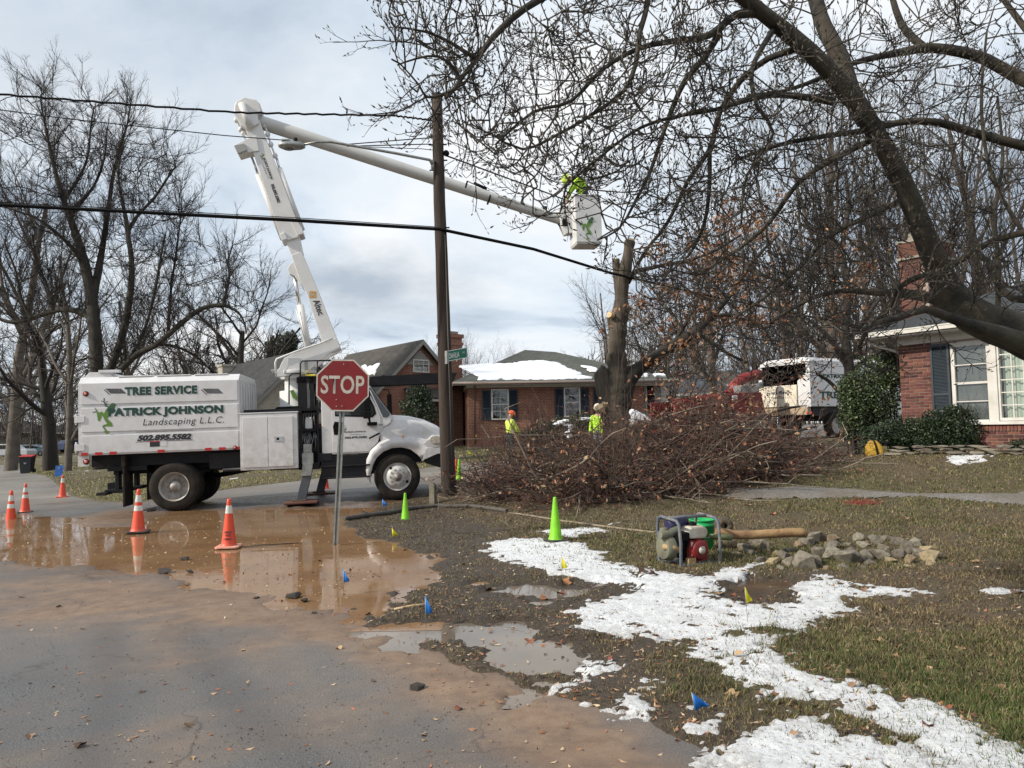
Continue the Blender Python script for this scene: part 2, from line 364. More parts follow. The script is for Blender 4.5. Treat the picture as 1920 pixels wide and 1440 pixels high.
# ------------------------------------------------------------------ ground
PUD1 = gpoly([(-90,985),(120,983),(240,988),(330,957),(560,948),(655,940),(760,925),(830,927),(760,943),(690,962),(652,985),(700,1003),(800,1022),(850,1052),(838,1090),(720,1150),(560,1147),(430,1108),(300,1085),(180,1066),(-90,1052)])
PUD2 = gpoly([(664,1163),(740,1166),(830,1152),(900,1165),(980,1155),(1060,1190),(1120,1235),(1110,1275),(1040,1294),(960,1288),(850,1240),(760,1202)])
PUD3 = gpoly([(850,1100),(960,1078),(1150,1088),(1200,1110),(1110,1140),(1085,1185),(960,1150)])
PUD4 = gpoly([(1352,1096),(1420,1078),(1480,1082),(1515,1090),(1478,1110),(1478,1128),(1400,1134),(1335,1116)])
PUD5 = gpoly([(195,930),(260,938),(420,932),(560,925),(640,932),(520,944),(330,950),(220,945)])
LAWN1 = gpoly([(1420,1480),(1330,1405),(1200,1350),(1100,1326),(1000,1292),(850,1238),(760,1200),(664,1163),(640,1140),(700,1095),(735,1055),(690,1015),(648,1000),(644,975),(700,948),(780,930),(860,915),(960,886),(1100,856),(1250,838),(1400,828),(1560,822),(1640,822),(2300,812),(2700,1480)])
LAWN2 = gpoly([(-700,858),(20,872),(66,889),(130,928),(190,941),(250,943),(430,917),(600,897),(780,880),(870,868),(980,866),(1100,846),(1180,836),(1000,830),(300,826),(-700,832)])
WALK = gpoly([(1360,934),(1376,924),(1500,917),(1920,907),(2400,899),(2400,926),(1920,930),(1500,936),(1400,938)])
SNOWP = [
 gpoly([(920,1022),(985,1009),(1030,1020),(1075,1016),(1112,1038),(1118,1058),(1180,1068),(1230,1076),(1330,1088),(1400,1062),(1430,1060),(1392,1084),(1350,1098),(1332,1118),(1400,1137),(1480,1132),(1484,1108),(1512,1086),(1550,1086),(1600,1103),(1700,1108),(1760,1114),(1650,1119),(1592,1128),(1600,1150),(1555,1168),(1500,1190),(1455,1207),(1480,1250),(1560,1287),(1680,1308),(1785,1345),(1850,1400),(1990,1425),(1990,1470),(1440,1470),(1368,1420),(1430,1372),(1480,1342),(1530,1345),(1590,1382),(1640,1392),(1680,1378),(1600,1350),(1500,1322),(1420,1300),(1330,1268),(1260,1222),(1180,1196),(1080,1182),(1078,1142),(1130,1122),(1200,1118),(1150,1098),(1060,1082),(950,1055)]),
 gpoly([(1062,1235),(1085,1232),(1158,1262),(1150,1272),(1100,1262)]), gpoly([(1040,1278),(1075,1282),(1110,1312),(1095,1324),(1060,1300)]),
 gpoly([(1150,1318),(1180,1312),(1235,1335),(1225,1345),(1180,1338)]), gpoly([(1172,1278),(1200,1280),(1245,1293),(1230,1298)]),
 gpoly([(1275,1332),(1330,1328),(1345,1352),(1330,1380),(1305,1370)]), gpoly([(1778,899),(1820,888),(1870,887),(1880,895),(1830,905),(1790,906)]),
 gpoly([(1888,885),(1925,880),(1990,880),(1980,888)]), gpoly([(1010,1000),(1150,985),(1180,988),(1120,1002),(1060,1008)]),
 gpoly([(1845,1112),(1905,1110),(1925,1116),(1870,1119)])]
SNOWF = [gpoly([(-60,860),(75,856),(78,860),(0,868),(-60,872)]), gpoly([(70,858),(150,852),(150,859),(90,863)]), gpoly([(120,883),(195,879),(205,886),(130,891)]),
 gpoly([(125,895),(200,889),(210,893),(130,900)]), gpoly([(395,897),(560,884),(600,886),(420,902)]), gpoly([(930,862),(1000,858),(990,866),(940,867)]),
 gpoly([(108,846),(148,848),(150,853),(112,855)])]
SAND = gpoly([(-60,1000),(240,955),(640,960),(840,1060),(690,1160),(840,1230),(1010,1300),(1290,1470),(1090,1470),(900,1350),(760,1290),(600,1200),(480,1175),(300,1185),(120,1160),(-60,1090)])
SAND2 = gpoly([(850,915),(980,905),(1200,870),(1100,850),(960,868),(830,890)])
CLEAN = gpoly([(170,1200),(300,1160),(420,1180),(560,1200),(700,1290),(850,1380),(960,1470),(300,1470),(250,1300)])

def fan(dk, dy, y0, y1, kmax=.86):
    k = np.arange(-kmax, kmax+dk/2, dk); n = int(math.log(y1/y0)/dy)+1; y = y0*np.exp(np.arange(n+1)*dy)
    K, Y = np.meshgrid(k, y); return (K*(Y+.6)).ravel(), Y.ravel(), len(y), len(k)
def gridfaces(ny, nx, keep=None):
    i = np.arange(ny-1)[:, None]*nx+np.arange(nx-1)[None]
    Fc = np.stack([i, i+1, i+nx+1, i+nx], -1).reshape(-1, 4)
    if keep is not None: Fc = Fc[keep[Fc].any(1)]
    return Fc
def compact(V, Fc, cols):
    u, inv = np.unique(Fc, return_inverse=True); return V[u], inv.reshape(Fc.shape), {k: v[u] for k, v in cols.items()}
def puddle_cut(x, y, n):
    """how far the ground sinks below the water line"""
    d = np.zeros_like(x)
    for P, am, nn in ((PUD1, .30, .9), (PUD2, .16, 1.5), (PUD3, .14, 1.5), (PUD4, .6, .35)):
        s = sdpoly(x, y, P)+fbm(x, y, 2.2, 4, 5)*.85*nn+fbm(x, y, 7.5, 4, 6, .6)*.42
        d = np.maximum(d, np.clip(s*am, 0, .05 if P is PUD1 else .072))
    return d
def wet(x, y, P, w_, n_=.5, s_=1.5, seed=3):
    return np.clip((sdpoly(x, y, P)+fbm(x, y, s_, 5, seed)*n_)/w_+.5, 0, 1)

# asphalt
ra = bpy.data.materials.new('asphalt'); ra.use_nodes = True; t = ra.node_tree; b = t.nodes['Principled BSDF']
tcn = nd(t, 'ShaderNodeTexCoord')
def noise(t, sc, de=5.0, ro=.6, vec=None, typ='ShaderNodeTexNoise'):
    n = nd(t, typ, i_Scale=sc, i_Detail=de, i_Roughness=ro) if typ == 'ShaderNodeTexNoise' else nd(t, typ, i_Scale=sc)
    t.links.new(vec or tcn.outputs['Object'], n.inputs['Vector']); return n.outputs[0]
def rng(t, v, a, b_, c=0.0, d=1.0, smooth=False):
    n = nd(t, 'ShaderNodeMapRange', interpolation_type='SMOOTHSTEP' if smooth else 'LINEAR'); t.links.new(v, n.inputs[0])
    for i, q in enumerate((a, b_, c, d)): n.inputs[i+1].default_value = q
    return n.outputs[0]
def mixc(t, f, a, b_, typ='MIX'):
    n = nd(t, 'ShaderNodeMix', data_type='RGBA'); n.blend_type = typ
    for i, q in ((0, f), (6, a), (7, b_)):
        if isinstance(q, (int, float)): n.inputs[i].default_value = q
        elif isinstance(q, tuple): n.inputs[i].default_value = hexc(q)
        else: t.links.new(q, n.inputs[i])
    return n.outputs[2]
crv = nd(t, 'ShaderNodeTexVoronoi', i_Scale=0.42); crv.feature = 'DISTANCE_TO_EDGE'; _dv = nd(t, 'ShaderNodeVectorMath', operation='ADD'); _nz = nd(t, 'ShaderNodeTexNoise', i_Scale=2.5, i_Detail=6.0); t.links.new(tcn.outputs['Object'], _nz.inputs['Vector']); _sc = nd(t, 'ShaderNodeVectorMath', operation='SCALE'); _sc.inputs['Scale'].default_value = .5; t.links.new(_nz.outputs['Color'], _sc.inputs[0]); t.links.new(tcn.outputs['Object'], _dv.inputs[0]); t.links.new(_sc.outputs[0], _dv.inputs[1]); t.links.new(_dv.outputs[0], crv.inputs['Vector'])
crack = rng(t, crv.outputs['Distance'], .0015, .006, .45, 0.0)
am = nd(t, 'ShaderNodeAttribute', attribute_name='mud').outputs['Fac']; aw = nd(t, 'ShaderNodeAttribute', attribute_name='wet').outputs['Fac']; ad = nd(t, 'ShaderNodeAttribute', attribute_name='dry').outputs['Fac']
sp = noise(t, 95, 3, .8); sp2 = noise(t, 220, 2, .5); br = noise(t, .9, 6, .6); br2 = noise(t, 5, 6, .7)
base = mixc(t, rng(t, sp, .38, .66), (.038, .040, .044), (.23, .23, .23))
base = mixc(t, rng(t, br, .35, .65, 0.0, .6), base, (.10, .10, .102))
base = mixc(t, ad, base, mixc(t, rng(t, br2, .3, .7), (.19, .175, .155), (.27, .25, .225)))
mudc = mixc(t, rng(t, br2, .35, .7), (.185, .118, .075), (.275, .195, .135))
f = mth(t, 'MULTIPLY', am, rng(t, mth(t, 'ADD', mth(t, 'MULTIPLY', sp, .5), mth(t, 'MULTIPLY', br2, .6)), .35, .65, .6, 1.25), clamp=True)
col = mixc(t, f, base, mudc); col = mixc(t, mth(t, 'MULTIPLY', crack, rng(t, br, .45, .6)), col, (.02, .018, .016)); dk = mixc(t, 1.0, col, (.50, .45, .41), 'MULTIPLY'); col = mixc(t, mth(t, 'MULTIPLY', aw, .85), col, dk)
t.links.new(col, b.inputs['Base Color'])
ro = mth(t, 'SUBTRACT', rng(t, sp, .2, .8, .62, .85), mth(t, 'MULTIPLY', aw, rng(t, noise(t, 9, 6, .7), .3, .7, .68, .34))); t.links.new(ro, b.inputs['Roughness'])
bp = nd(t, 'ShaderNodeBump', i_Distance=.012); t.links.new(mth(t, 'ADD', mth(t, 'MULTIPLY', sp2, .5), sp), bp.inputs['Height']); t.links.new(mth(t, 'SUBTRACT', .55, mth(t, 'MULTIPLY', aw, .38)), bp.inputs['Strength']); t.links.new(bp.outputs[0], b.inputs['Normal'])

x, y, ny, nx = fan(.0065, .010, 1.7, 125)
z = terr(x, y); cut = puddle_cut(x, y, 0)
nn = fbm(x, y, 3.0, 4, 9)
z = z-cut+nn*.006
LINES = [(gpoly([(560,1165),(680,1215),(800,1275),(950,1350),(1120,1440)]), .42, 1.0), (gpoly([(690,1175),(850,1255),(1010,1325),(1230,1440)]), .20, .7), (gpoly([(430,1160),(520,1260),(640,1360),(760,1440)]), .22, .55), (gpoly([(300,1170),(330,1290),(330,1440)]), .20, .45), (gpoly([(-60,1130),(150,1160),(330,1150),(520,1130)]), .35, .7), (gpoly([(-60,1100),(200,1095),(420,1125),(600,1170)]), .16, .6)]
def dline(x, y, P):
    d = np.full(x.shape, 1e9)
    for (ax, ay), (bx, by) in zip(P[:-1], P[1:]):
        ex, ey = bx-ax, by-ay; t = np.clip(((x-ax)*ex+(y-ay)*ey)/(ex*ex+ey*ey), 0, 1); d = np.minimum(d, np.hypot(x-ax-t*ex, y-ay-t*ey))
    return d
streak = fbm(x*.9+y*.42, (y*.9-x*.42)*3.2, .8, 4, 31)
mud = np.maximum.reduce([wet(x, y, SAND, 1.3, 1.1)-np.clip(wet(x, y, CLEAN, .8, 1.2)*.9, 0, 1), wet(x, y, PUD1, .8), wet(x, y, SAND2, 1.5), wet(x, y, PUD5, .6)*.8])
trk = np.clip(fbm((x*.80+y*.60)*.35, (y*.80-x*.60)*2.2, 1.0, 4, 131)*2.2+.10, 0, 1)
mud = np.clip(mud*(.80+streak*1.1)+np.clip(fbm(x, y, .7, 5, 12)-.02, 0, 1)*.9+trk*.55*np.clip(1-np.abs(y-5.5)/4.5, 0, 1), 0, 1)
wt = np.clip(np.maximum.reduce([wet(x, y, PUD1, 1.8, 1.6, 1.2, 8), wet(x, y, PUD2, 1.0), wet(x, y, PUD5, 1.6, 1.6)])*1.1, 0, 1)
dn_ = fbm(x, y, 2.2, 5, 17)*.5
for P_, w_, a_ in LINES: mud = np.clip(mud+a_*.62*np.exp(-((dline(x, y, P_)+dn_*w_*1.4)/w_)**2)*(.75+streak), 0, 1)
for P_, w_, a_ in LINES[2:4]: wt = np.maximum(wt, .55*np.exp(-((dline(x+.45, y, P_))/w_)**2))
wt = np.clip(np.maximum(wt, .35+fbm(x, y, .6, 4, 19)*1.3)*1.0, 0, 1)
rt_ = np.clip((np.hypot(x+6, y-17)-2)/-3+1, 0, 1); wt = np.maximum(wt, np.clip(.55+fbm(x*.5, y*1.6, .9, 5, 22)*1.6, 0, 1)*np.clip((y-9.5)/2, 0, 1)*np.clip((30-y)/8, 0, 1)*np.clip((2-x)/2, 0, 1)*.8)
dry = np.clip((y-17)/6, 0, 1)*np.clip(.75+fbm(x, y, .5, 4, 40), 0, 1)
road = fastmesh('road', np.stack([x, y, z], 1), gridfaces(ny, nx), ra, smooth=True, cols={'mud': mud, 'wet': wt, 'dry': dry}); tag(road, kind='structure')

# one wide sheet to the horizon
gy = np.concatenate([-np.geomspace(700, 8, 14), np.linspace(-5, 130, 46), np.geomspace(150, 900, 12)]); gx = np.concatenate([-np.geomspace(900, 90, 12), np.linspace(-80, 80, 60), np.geomspace(90, 900, 12)])
GX, GY = np.meshgrid(gx, gy); GX = GX.ravel(); GY = GY.ravel()
earth = mat('winter_turf', (.10, .092, .045), .95, (.085, .062, .038), 1.2, bump=.6, bscale=30)
go = fastmesh('ground', np.stack([GX, GY, terr(GX, GY)-.16], 1), gridfaces(len(gy), len(gx)), earth, smooth=True); tag(go, kind='structure')

# lawns
lm = bpy.data.materials.new('lawn_soil'); lm.use_nodes = True; t = lm.node_tree; b = t.nodes['Principled BSDF']; tcn = nd(t, 'ShaderNodeTexCoord')
ag = nd(t, 'ShaderNodeAttribute', attribute_name='green').outputs['Fac']; aw = nd(t, 'ShaderNodeAttribute', attribute_name='wet').outputs['Fac']
n1 = noise(t, 28, 6, .75); n2 = noise(t, 3.2, 5, .6); n3 = noise(t, 70, 4, .7)
brown = mixc(t, rng(t, n1, .32, .68), (.028, .020, .013), (.17, .125, .075))
gr = mixc(t, rng(t, n3, .3, .7), (.045, .06, .014), (.17, .16, .065))
col = mixc(t, mth(t, 'MULTIPLY', ag, rng(t, mth(t, 'ADD', mth(t, 'MULTIPLY', n1, .5), mth(t, 'MULTIPLY', n2, .5)), .36, .60), clamp=True), brown, gr)
col = mixc(t, aw, col, mixc(t, 1.0, col, (.42, .37, .33), 'MULTIPLY')); t.links.new(col, b.inputs['Base Color'])
t.links.new(mth(t, 'SUBTRACT', .95, mth(t, 'MULTIPLY', aw, rng(t, n2, .3, .7, .65, .35))), b.inputs['Roughness'])
bp = nd(t, 'ShaderNodeBump', i_Distance=.03, i_Strength=.9); t.links.new(mth(t, 'ADD', n1, n3), bp.inputs['Height']); t.links.new(bp.outputs[0], b.inputs['Normal'])
WETL = gpoly([(640,1180),(620,960),(800,930),(960,1000),(940,1060),(1180,1090),(1330,1080),(1520,1075),(1500,1140),(1300,1150),(1280,1250),(1200,1300),(1560,1420),(1400,1480),(1100,1330)])
DARKM = gpoly([(1480,1120),(1520,1085),(1700,1070),(1900,1060),(1990,1100),(1900,1180),(1750,1190),(1600,1165)])
def green_of(x, y):
    g = .30+fbm(x, y, .55, 4, 51)*1.1
    g = g+.45*np.clip((5.5-y)/2, 0, 1)*np.clip((x-1.6)/.8, 0, 1)
    g = g-.45*wet(x, y, WETL, .8)-.5*wet(x, y, DARKM, .6)+.25*np.clip((y-17)/5, 0, 1)
    return np.clip(g, 0, 1)
def lawn_h(x, y, P, far=False):
    s = sdpoly(x, y, P)+fbm(x, y, 3.5, 4, 77)*.25
    h = np.clip(s*.35, -.06, .022)+np.clip(s, 0, 1)*.008+fbm(x, y, 5.0, 5, 60, .6)*.05*np.clip(s*2, 0, 1)
    return s, h
def make_lawn(name, P, dk, dy, y0, y1, far=False):
    x, y, ny, nx = fan(dk, dy, y0, y1)
    s, h = lawn_h(x, y, P); cut = puddle_cut(x, y, 0)
    z = terr(x, y)+h-cut; keep = (s > -.12)
    V, Fc, cols = compact(np.stack([x, y, z], 1), gridfaces(ny, nx, keep), {'green': green_of(x, y), 'wet': wet(x, y, WETL, .8)*.85})
    return tag(fastmesh(name, V, Fc, lm, smooth=True, cols=cols), kind='structure')
make_lawn('lawn', LAWN1, .0028, .0052, 2.2, 40)
make_lawn('lawn', LAWN2, .005, .012, 16, 125)

# sidewalk of worn gravelly concrete across the right-hand yard
x, y, ny, nx = fan(.004, .004, 9, 20); s = sdpoly(x, y, WALK)+fbm(x, y, 2.5, 4, 14)*.25; keep = s > -.05
V, Fc, _ = compact(np.stack([x, y, terr(x, y)+.055+np.clip(s*.2, -.05, .022)+fbm(x, y, 6, 3, 15)*.006], 1), gridfaces(ny, nx, keep), {})
pav = mat('worn_paving', (.10, .098, .095), .9, (.19, .175, .16), 26, bump=.5, bscale=60, dirt=(.10, .075, .045), dscale=2, damt=.85)
tag(fastmesh('sidewalk', V, Fc, pav, smooth=True), kind='structure')

# water
def water_mat(name, c, rough, c2=None, wave=.02):
    m = bpy.data.materials.new(name); m.use_nodes = True; t = m.node_tree; b = t.nodes['Principled BSDF']; global tcn; tcn = nd(t, 'ShaderNodeTexCoord')
    cc = mixc(t, rng(t, noise(t, 1.3, 4, .5), .35, .65), c, c2 or c); t.links.new(cc, b.inputs['Base Color'])
    t.links.new(rng(t, noise(t, 2.1, 6, .65), .40, .78, rough, rough+.16), b.inputs['Roughness']); b.inputs['IOR'].default_value = 1.34
    bp = nd(t, 'ShaderNodeBump', i_Distance=.01, i_Strength=wave); t.links.new(noise(t, 6, 3, .5), bp.inputs['Height']); t.links.new(bp.outputs[0], b.inputs['Normal'])
    return m
wm1 = water_mat('muddy_water', (.25, .15, .078), .012, (.20, .115, .06), .03); wm2 = water_mat('clear_water', (.12, .10, .08), .008, (.18, .145, .11), .012); wm3 = water_mat('thick_mud_water', (.05, .037, .028), .09, (.085, .062, .045), .25)
def water(P, m, grow=.5, zz=-.014):
    P = np.array(P); x0, y0 = P.min(0)-grow; x1, y1 = P.max(0)+grow
    gx, gy = np.meshgrid(np.linspace(x0, x1, 60), np.linspace(y0, y1, 60)); gx = gx.ravel(); gy = gy.ravel(); k = sdpoly(gx, gy, P) > -grow
    V, Fc, _ = compact(np.stack([gx, gy, np.full_like(gx, zz)], 1), gridfaces(60, 60, k), {})
    return tag(fastmesh('puddle', V, Fc, m), kind='structure')
water(PUD1, wm1, .55); water(PUD2, wm2, .3, -.016); water(PUD3, wm2, .25, -.015); water(PUD4, wm3, .2, -.013)

# snow
sm = bpy.data.materials.new('old_snow'); sm.use_nodes = True; t = sm.node_tree; b = t.nodes['Principled BSDF']; tcn = nd(t, 'ShaderNodeTexCoord')
c = mixc(t, rng(t, noise(t, 40, 5, .8), .54, .66), (.70, .72, .75), (.28, .24, .20)); c = mixc(t, rng(t, noise(t, 5, 5, .7), .50, .75), c, (.52, .53, .54)); th_ = nd(t, 'ShaderNodeAttribute', attribute_name='thin').outputs['Fac']
c = mixc(t, mth(t, 'MULTIPLY', th_, rng(t, noise(t, 22, 6, .75), .38, .6), clamp=True), c, mixc(t, rng(t, noise(t, 60, 4, .7), .35, .65), (.16, .13, .10), (.42, .41, .39))); t.links.new(c, b.inputs['Base Color'])
b.inputs['Roughness'].default_value = .75; b.inputs['Subsurface Weight'].default_value = 0
bp = nd(t, 'ShaderNodeBump', i_Distance=.025, i_Strength=.8); t.links.new(noise(t, 45, 6, .75), bp.inputs['Height']); t.links.new(bp.outputs[0], b.inputs['Normal'])
def snow_s(x, y, Ps, n_=.22):
    s = np.full_like(x, -9.)
    for P in Ps: s = np.maximum(s, sdpoly(x, y, P))
    s = s+fbm(x, y, 4.2, 5, 91, .62)*n_*1.9+fbm(x, y, 16, 3, 95, .7)*.20
    hole = np.clip(fbm(x, y, 2.4, 5, 71, .65)-.07, 0, 1)*1.5+np.clip(fbm(x, y, 13, 3, 73, .6)-.17, 0, 1)*2.0
    return s-hole+.09+.16*np.clip(1-np.hypot(x-.7, y-9.7)/2.2, 0, 1)
def make_snow(Ps, dk, dy, y0, y1, kmin=None, kmax=.86, n_=.22):
    x, y, ny, nx = fan(dk, dy, y0, y1, kmax); s = snow_s(x, y, Ps, n_)
    sl, h = lawn_h(x, y, LAWN1); z = terr(x, y)+np.clip(h, 0, 1)*.6+np.clip(s*.16, -.04, .020)+fbm(x, y, 7, 4, 33, .6)*.022+fbm(x, y, 22, 3, 34, .6)*.012-puddle_cut(x, y, 0)*1.3
    keep = s > -.05
    V, Fc, cl = compact(np.stack([x, y, z], 1), gridfaces(ny, nx, keep), {'thin': np.clip(1.05-s*4.5, 0, 1)})
    return tag(fastmesh('snow', V, Fc, sm, smooth=True, cols=cl), kind='structure')
make_snow(SNOWP, .0024, .0045, 2.4, 22)
make_snow(SNOWF, .006, .008, 17, 110, n_=.5)
# ------------------------------------------------------------------ bucket truck
TO = Vector((-7.33, 16.2, gz(-7.33, 16.2)+.0)); TM = Matrix.Translation(TO) @ Matrix.Rotation(R(10), 4, 'Z') @ Matrix.Rotation(R(-1.2), 4, 'Y'); TMI = TM.inverted()
def tl(px, py, v=0.0):
    """a place of the photograph on the truck's lengthwise plane v -> (along, up)"""
    o = TMI @ EYEV; d = (TMI.to_3x3() @ ray(px, py)); k = (v-o.y)/d.y; p = o+d*k; return (p.x, p.z)
def tlp(pts, v): return [tl(a, b, v) for a, b in pts]
truck = thing('bucket_truck', 'white bucket truck with raised boom, parked on the flooded street behind the stop sign', 'truck', TO)
truck.rotation_euler = TM.to_euler()
# --- chip box
VB = 2.35
b0, b1_ = -1.88, 1.385; zb, zt = 1.27, 2.80
m = MB()
# side panel with two recessed grooves, built as horizontal strips
gro = [(1.68, 1.76), (2.27, 2.35)]
def side(m, v, sgn):
    zs = [zb]; 
    for a, c in gro: zs += [a, c]
    zs += [zt]
    m.box((b0, min(v, v+sgn*.02), zb), (b1_, max(v, v+sgn*.02), zt))
    for i in range(0, len(zs), 2): m.box((b0+.06, min(v-sgn*.018, v), zs[i]+(.03 if i == 0 else 0)), (b1_-.03, max(v-sgn*.018, v), zs[i+1]))
side(m, 0.0, 1); side(m, VB, -1)
m.box((b0, .02, zb), (b0+.03, VB-.02, zt)); m.box((b1_-.03, .02, zb), (b1_, VB-.02, zt)); m.box((b0+.03, .02, zb), (b1_-.03, VB-.02, zb+.04))
for i in range(7): m.box((b1_, .15+i*.33, zb+.05), (b1_+.018, .22+i*.33, zt-.02))
body = m.build('chip_box', white, truck, bevel=.006)
m = MB(); m.prism([(0, zt), (.16, zt+.14), (VB-.16, zt+.14), (VB, zt)], b0, b1_, 'yz')
for i in range(3): m.box((b0+.75+i*.78, .12, zt+.13), (b0+1.45+i*.78, VB-.12, zt+.155))
m.build('box_roof', white, truck, bevel=.008)
m = MB(); m.prism([(b0-.0, zt+.12), (b0+.14, zt+.26), (b0+.52, zt+.25), (b0+.62, zt+.14)], .25, 1.9, 'xz'); m.box((b0+.33, .2, zt+.24), (b0+.75, .34, zt+.30)); m.tube([(b0+.6, .3, zt+.18), (b0+.6, .9, zt+.18)], .05)
m.build('roof_hatch', white, truck, bevel=.006)
m = MB(); m.box((b0-.02, .02, zb-.23), (b0+.2, .1, zb)); m.build('lamp_bracket', white, truck)
for hz in (1.42, 2.02):
    m = MB(); m.box((b0-.07, -.03, hz-.06), (b0-.02, .05, hz+.1)); m.box((b0-.03, -.035, hz-.05), (b0+.13, -.018, hz+.09)); m.tube([(b0-.045, .0, hz-.1), (b0-.045, .0, hz+.14)], .02); m.build('hinge', white, truck, bevel=.004)
def lamp(u, z, v=-.03, r=.045, m_=redrefl):
    g = MB(); g.lathe([(r, 0), (r*.9, -.02), (.001, -.03)], (u, v, z), 'y', 14); g.lathe([(r*1.25, .01), (r*1.25, -.008), (r, -.012)], (u, v, z), 'y', 14, 1); g.lathe([(.001, -.034), (r*.45, -.033)], (u, v, z), 'y', 10, 2)
    g.build('marker_lamp', [m_, blackm, lens], truck)
lamp(b0+.16, 2.58); lamp(b0+.15, 1.14, .0, .05); lamp(b1_-.1, 1.31, -.03, .035)
for (a, c) in ((153, 165), (179, 192), (206, 219), (296, 309), (385, 397), (411, 423), (438, 450)):
    ua = tl(a, 845)[0]; uc = tl(c, 845)[0]; g = MB(); g.box((ua, -.026, 1.27), (uc, -.0185, 1.33)); g.build('reflector_strip', redrefl, truck)
g = MB(); g.box((-.46, -.022, 1.40), (-.26, -.0185, 1.52)); g.box((-.46, -.0235, 1.50), (-.26, -.022, 1.52), 1); g.box((-.24, -.022, 1.40), (-.12, -.0185, 1.52), 2); g.build('warning_sticker', [darkprint, redrefl, white], truck)
X1, Z1 = (1, 0, 0), (0, 0, 1)
def onbox(px0, px1, py, v=0.0):
    a = tl(px0, py, v); c = tl(px1, py, v); return ((a[0]+c[0])/2, (a[1]+c[1])/2), c[0]-a[0]
def letter(s, px0, px1, py, h, m_, v=-.0225, **k):
    (u, z), wd = onbox(px0, px1, py, v); return text(s, 'lettering', m_, truck, (u, v-.0015, z), X1, Z1, wd, h, **k)
letter('TREE SERVICE', 234, 370, 732, .185, dgreen, bold=.06, spacing=1.1)
letter('PATRICK JOHNSON', 203, 419, 772, .225, dgreen, bold=.062, spacing=1.05)
letter('Landscaping L.L.C.', 268, 420, 791, .185, darkprint, shear=.22, spacing=1.1)
letter('502.895.5582', 257, 359, 820, .13, darkprint, bold=.06, shear=.25)
for (pa, pb, py) in ((255, 362, 810.5), (255, 362, 829)):
    a = tl(pa, py); c = tl(pb, py-1.5); g = MB(); g.box((a[0], -.0225, a[1]), (c[0], -.020, a[1]+.008)); g.build('print_line', darkprint, truck)
for p0 in (195, 377):
    g = MB()
    for i in range(11):
        a = tl(p0+i*3.0, 733 if i else 735, 0); u, z = a
        g.prism([(u, z+.05), (u+.022, z+.05), (u+.13, z-.06), (u+.108, z-.06)], -.0225, -.0205)
    g.build('hatch_stripes', darkprint, truck)
# the frog on the side: one flat print, darker towards the head
def frog(parent, fn, s, v, n='frog_emblem'):
    """fn maps emblem pixels (of the 1152x1440 close view) to the plane"""
    g = MB()
    def P(pts, mi):
        q = [fn(a, b_) for a, b_ in pts]; o = len(g.v); g.add([(a, v-s*mi*.0005, b_) for a, b_ in q], [tuple(range(len(q)))], mi)
    def S(pts, w_, mi):
        for (a, b_) in zip(pts[:-1], pts[1:]):
            dx, dy = b_[0]-a[0], b_[1]-a[1]; l = math.hypot(dx, dy); nx_, ny_ = -dy/l*w_/2, dx/l*w_/2
            P([(a[0]+nx_, a[1]+ny_), (b_[0]+nx_, b_[1]+ny_), (b_[0]-nx_, b_[1]-ny_), (a[0]-nx_, a[1]-ny_)], mi)
    P([(640,470),(720,380),(770,370),(820,390),(830,440),(800,520),(790,600),(610,600),(570,560)], 2)
    P([(610,500),(790,560),(780,600),(600,790),(720,900),(750,980),(735,1005),(560,1000),(520,970),(600,925),(540,850),(490,740),(460,690),(440,760),(400,860),(370,868),(345,830),(330,700),(300,590),(250,490),(280,500),(320,560),(375,640),(440,600),(480,620),(510,665),(560,560)], 1)
    P([(560,950),(500,960),(468,1000),(480,1030),(560,1140),(600,1130),(520,1010),(560,1000)], 1)
    P([(520,1120),(640,1120),(660,1150),(620,1160),(640,1210),(605,1190),(590,1220),(570,1180),(530,1160)], 1)
    P([(545,460),(640,500),(650,470),(575,440),(570,390),(530,380)], 0)
    S([(545,400),(515,345),(515,235)], 26, 0); S([(520,350),(435,310)], 18, 0); S([(550,360),(610,320)], 18, 0); S([(560,385),(610,405)], 16, 0)
    S([(205,620),(300,610)], 20, 0); S([(870,480),(880,560)], 14, 0); S([(910,560),(950,520)], 14, 0); S([(815,550),(850,575)], 14, 0)
    return g.build(n, [dgreen, leafgreen, midgreen], parent, fix=False)
frog(truck, lambda a, b_: tl(160+a/14.4, 730+b_/14.4), 1, -.0215)
# --- chassis
m = MB()
for v in (.78, 1.5): m.box((-1.45, v, .80), (5.75, v+.09, 1.02))
for u in (-1.3, -.6, .9, 2.0, 3.0, 4.0): m.box((u, .87, .84), (u+.1, 1.5, .98))
m.box((-1.75, .35, 1.0), (1.35, 2.0, zb)); m.box((-1.4, .25, .9), (-.6, 2.1, 1.0)); m.box((.7, .2, .86), (1.45, 2.1, 1.2))
m.lathe([(.001, -.9), (.13, -.9), (.16, -.2), (.28, 0), (.16, .2), (.13, .9), (.001, .9)], (0, 1.17, .52), 'y', 14); m.tube([(0, 1.17, .55), (1.5, 1.17, .8), (4.2, 1.17, .9)], .06)
m.tube([(4.75, .3, .52), (4.75, 2.05, .52)], .07); m.box((4.35, .9, .8), (5.6, 1.45, 1.35))
for v in (.5, 1.7): m.tube([(-.65, v+.08, .85), (0, v+.08, .68), (.65, v+.08, .85)], .05)
m.build('chassis', black, truck)
m = MB(); m.box((-1.5, .35, .42), (-1.08, 1.9, .5)); m.box((-1.28, .35, .5), (-1.2, .55, 1.05)); m.box((-1.28, 1.6, .5), (-1.2, 1.8, 1.05)); m.box((-1.62, .9, .44), (-1.45, 1.35, .62)); m.box((-1.58, .1, .40), (-1.38, .5, .46)); m.build('rear_bumper', black, truck, bevel=.008)
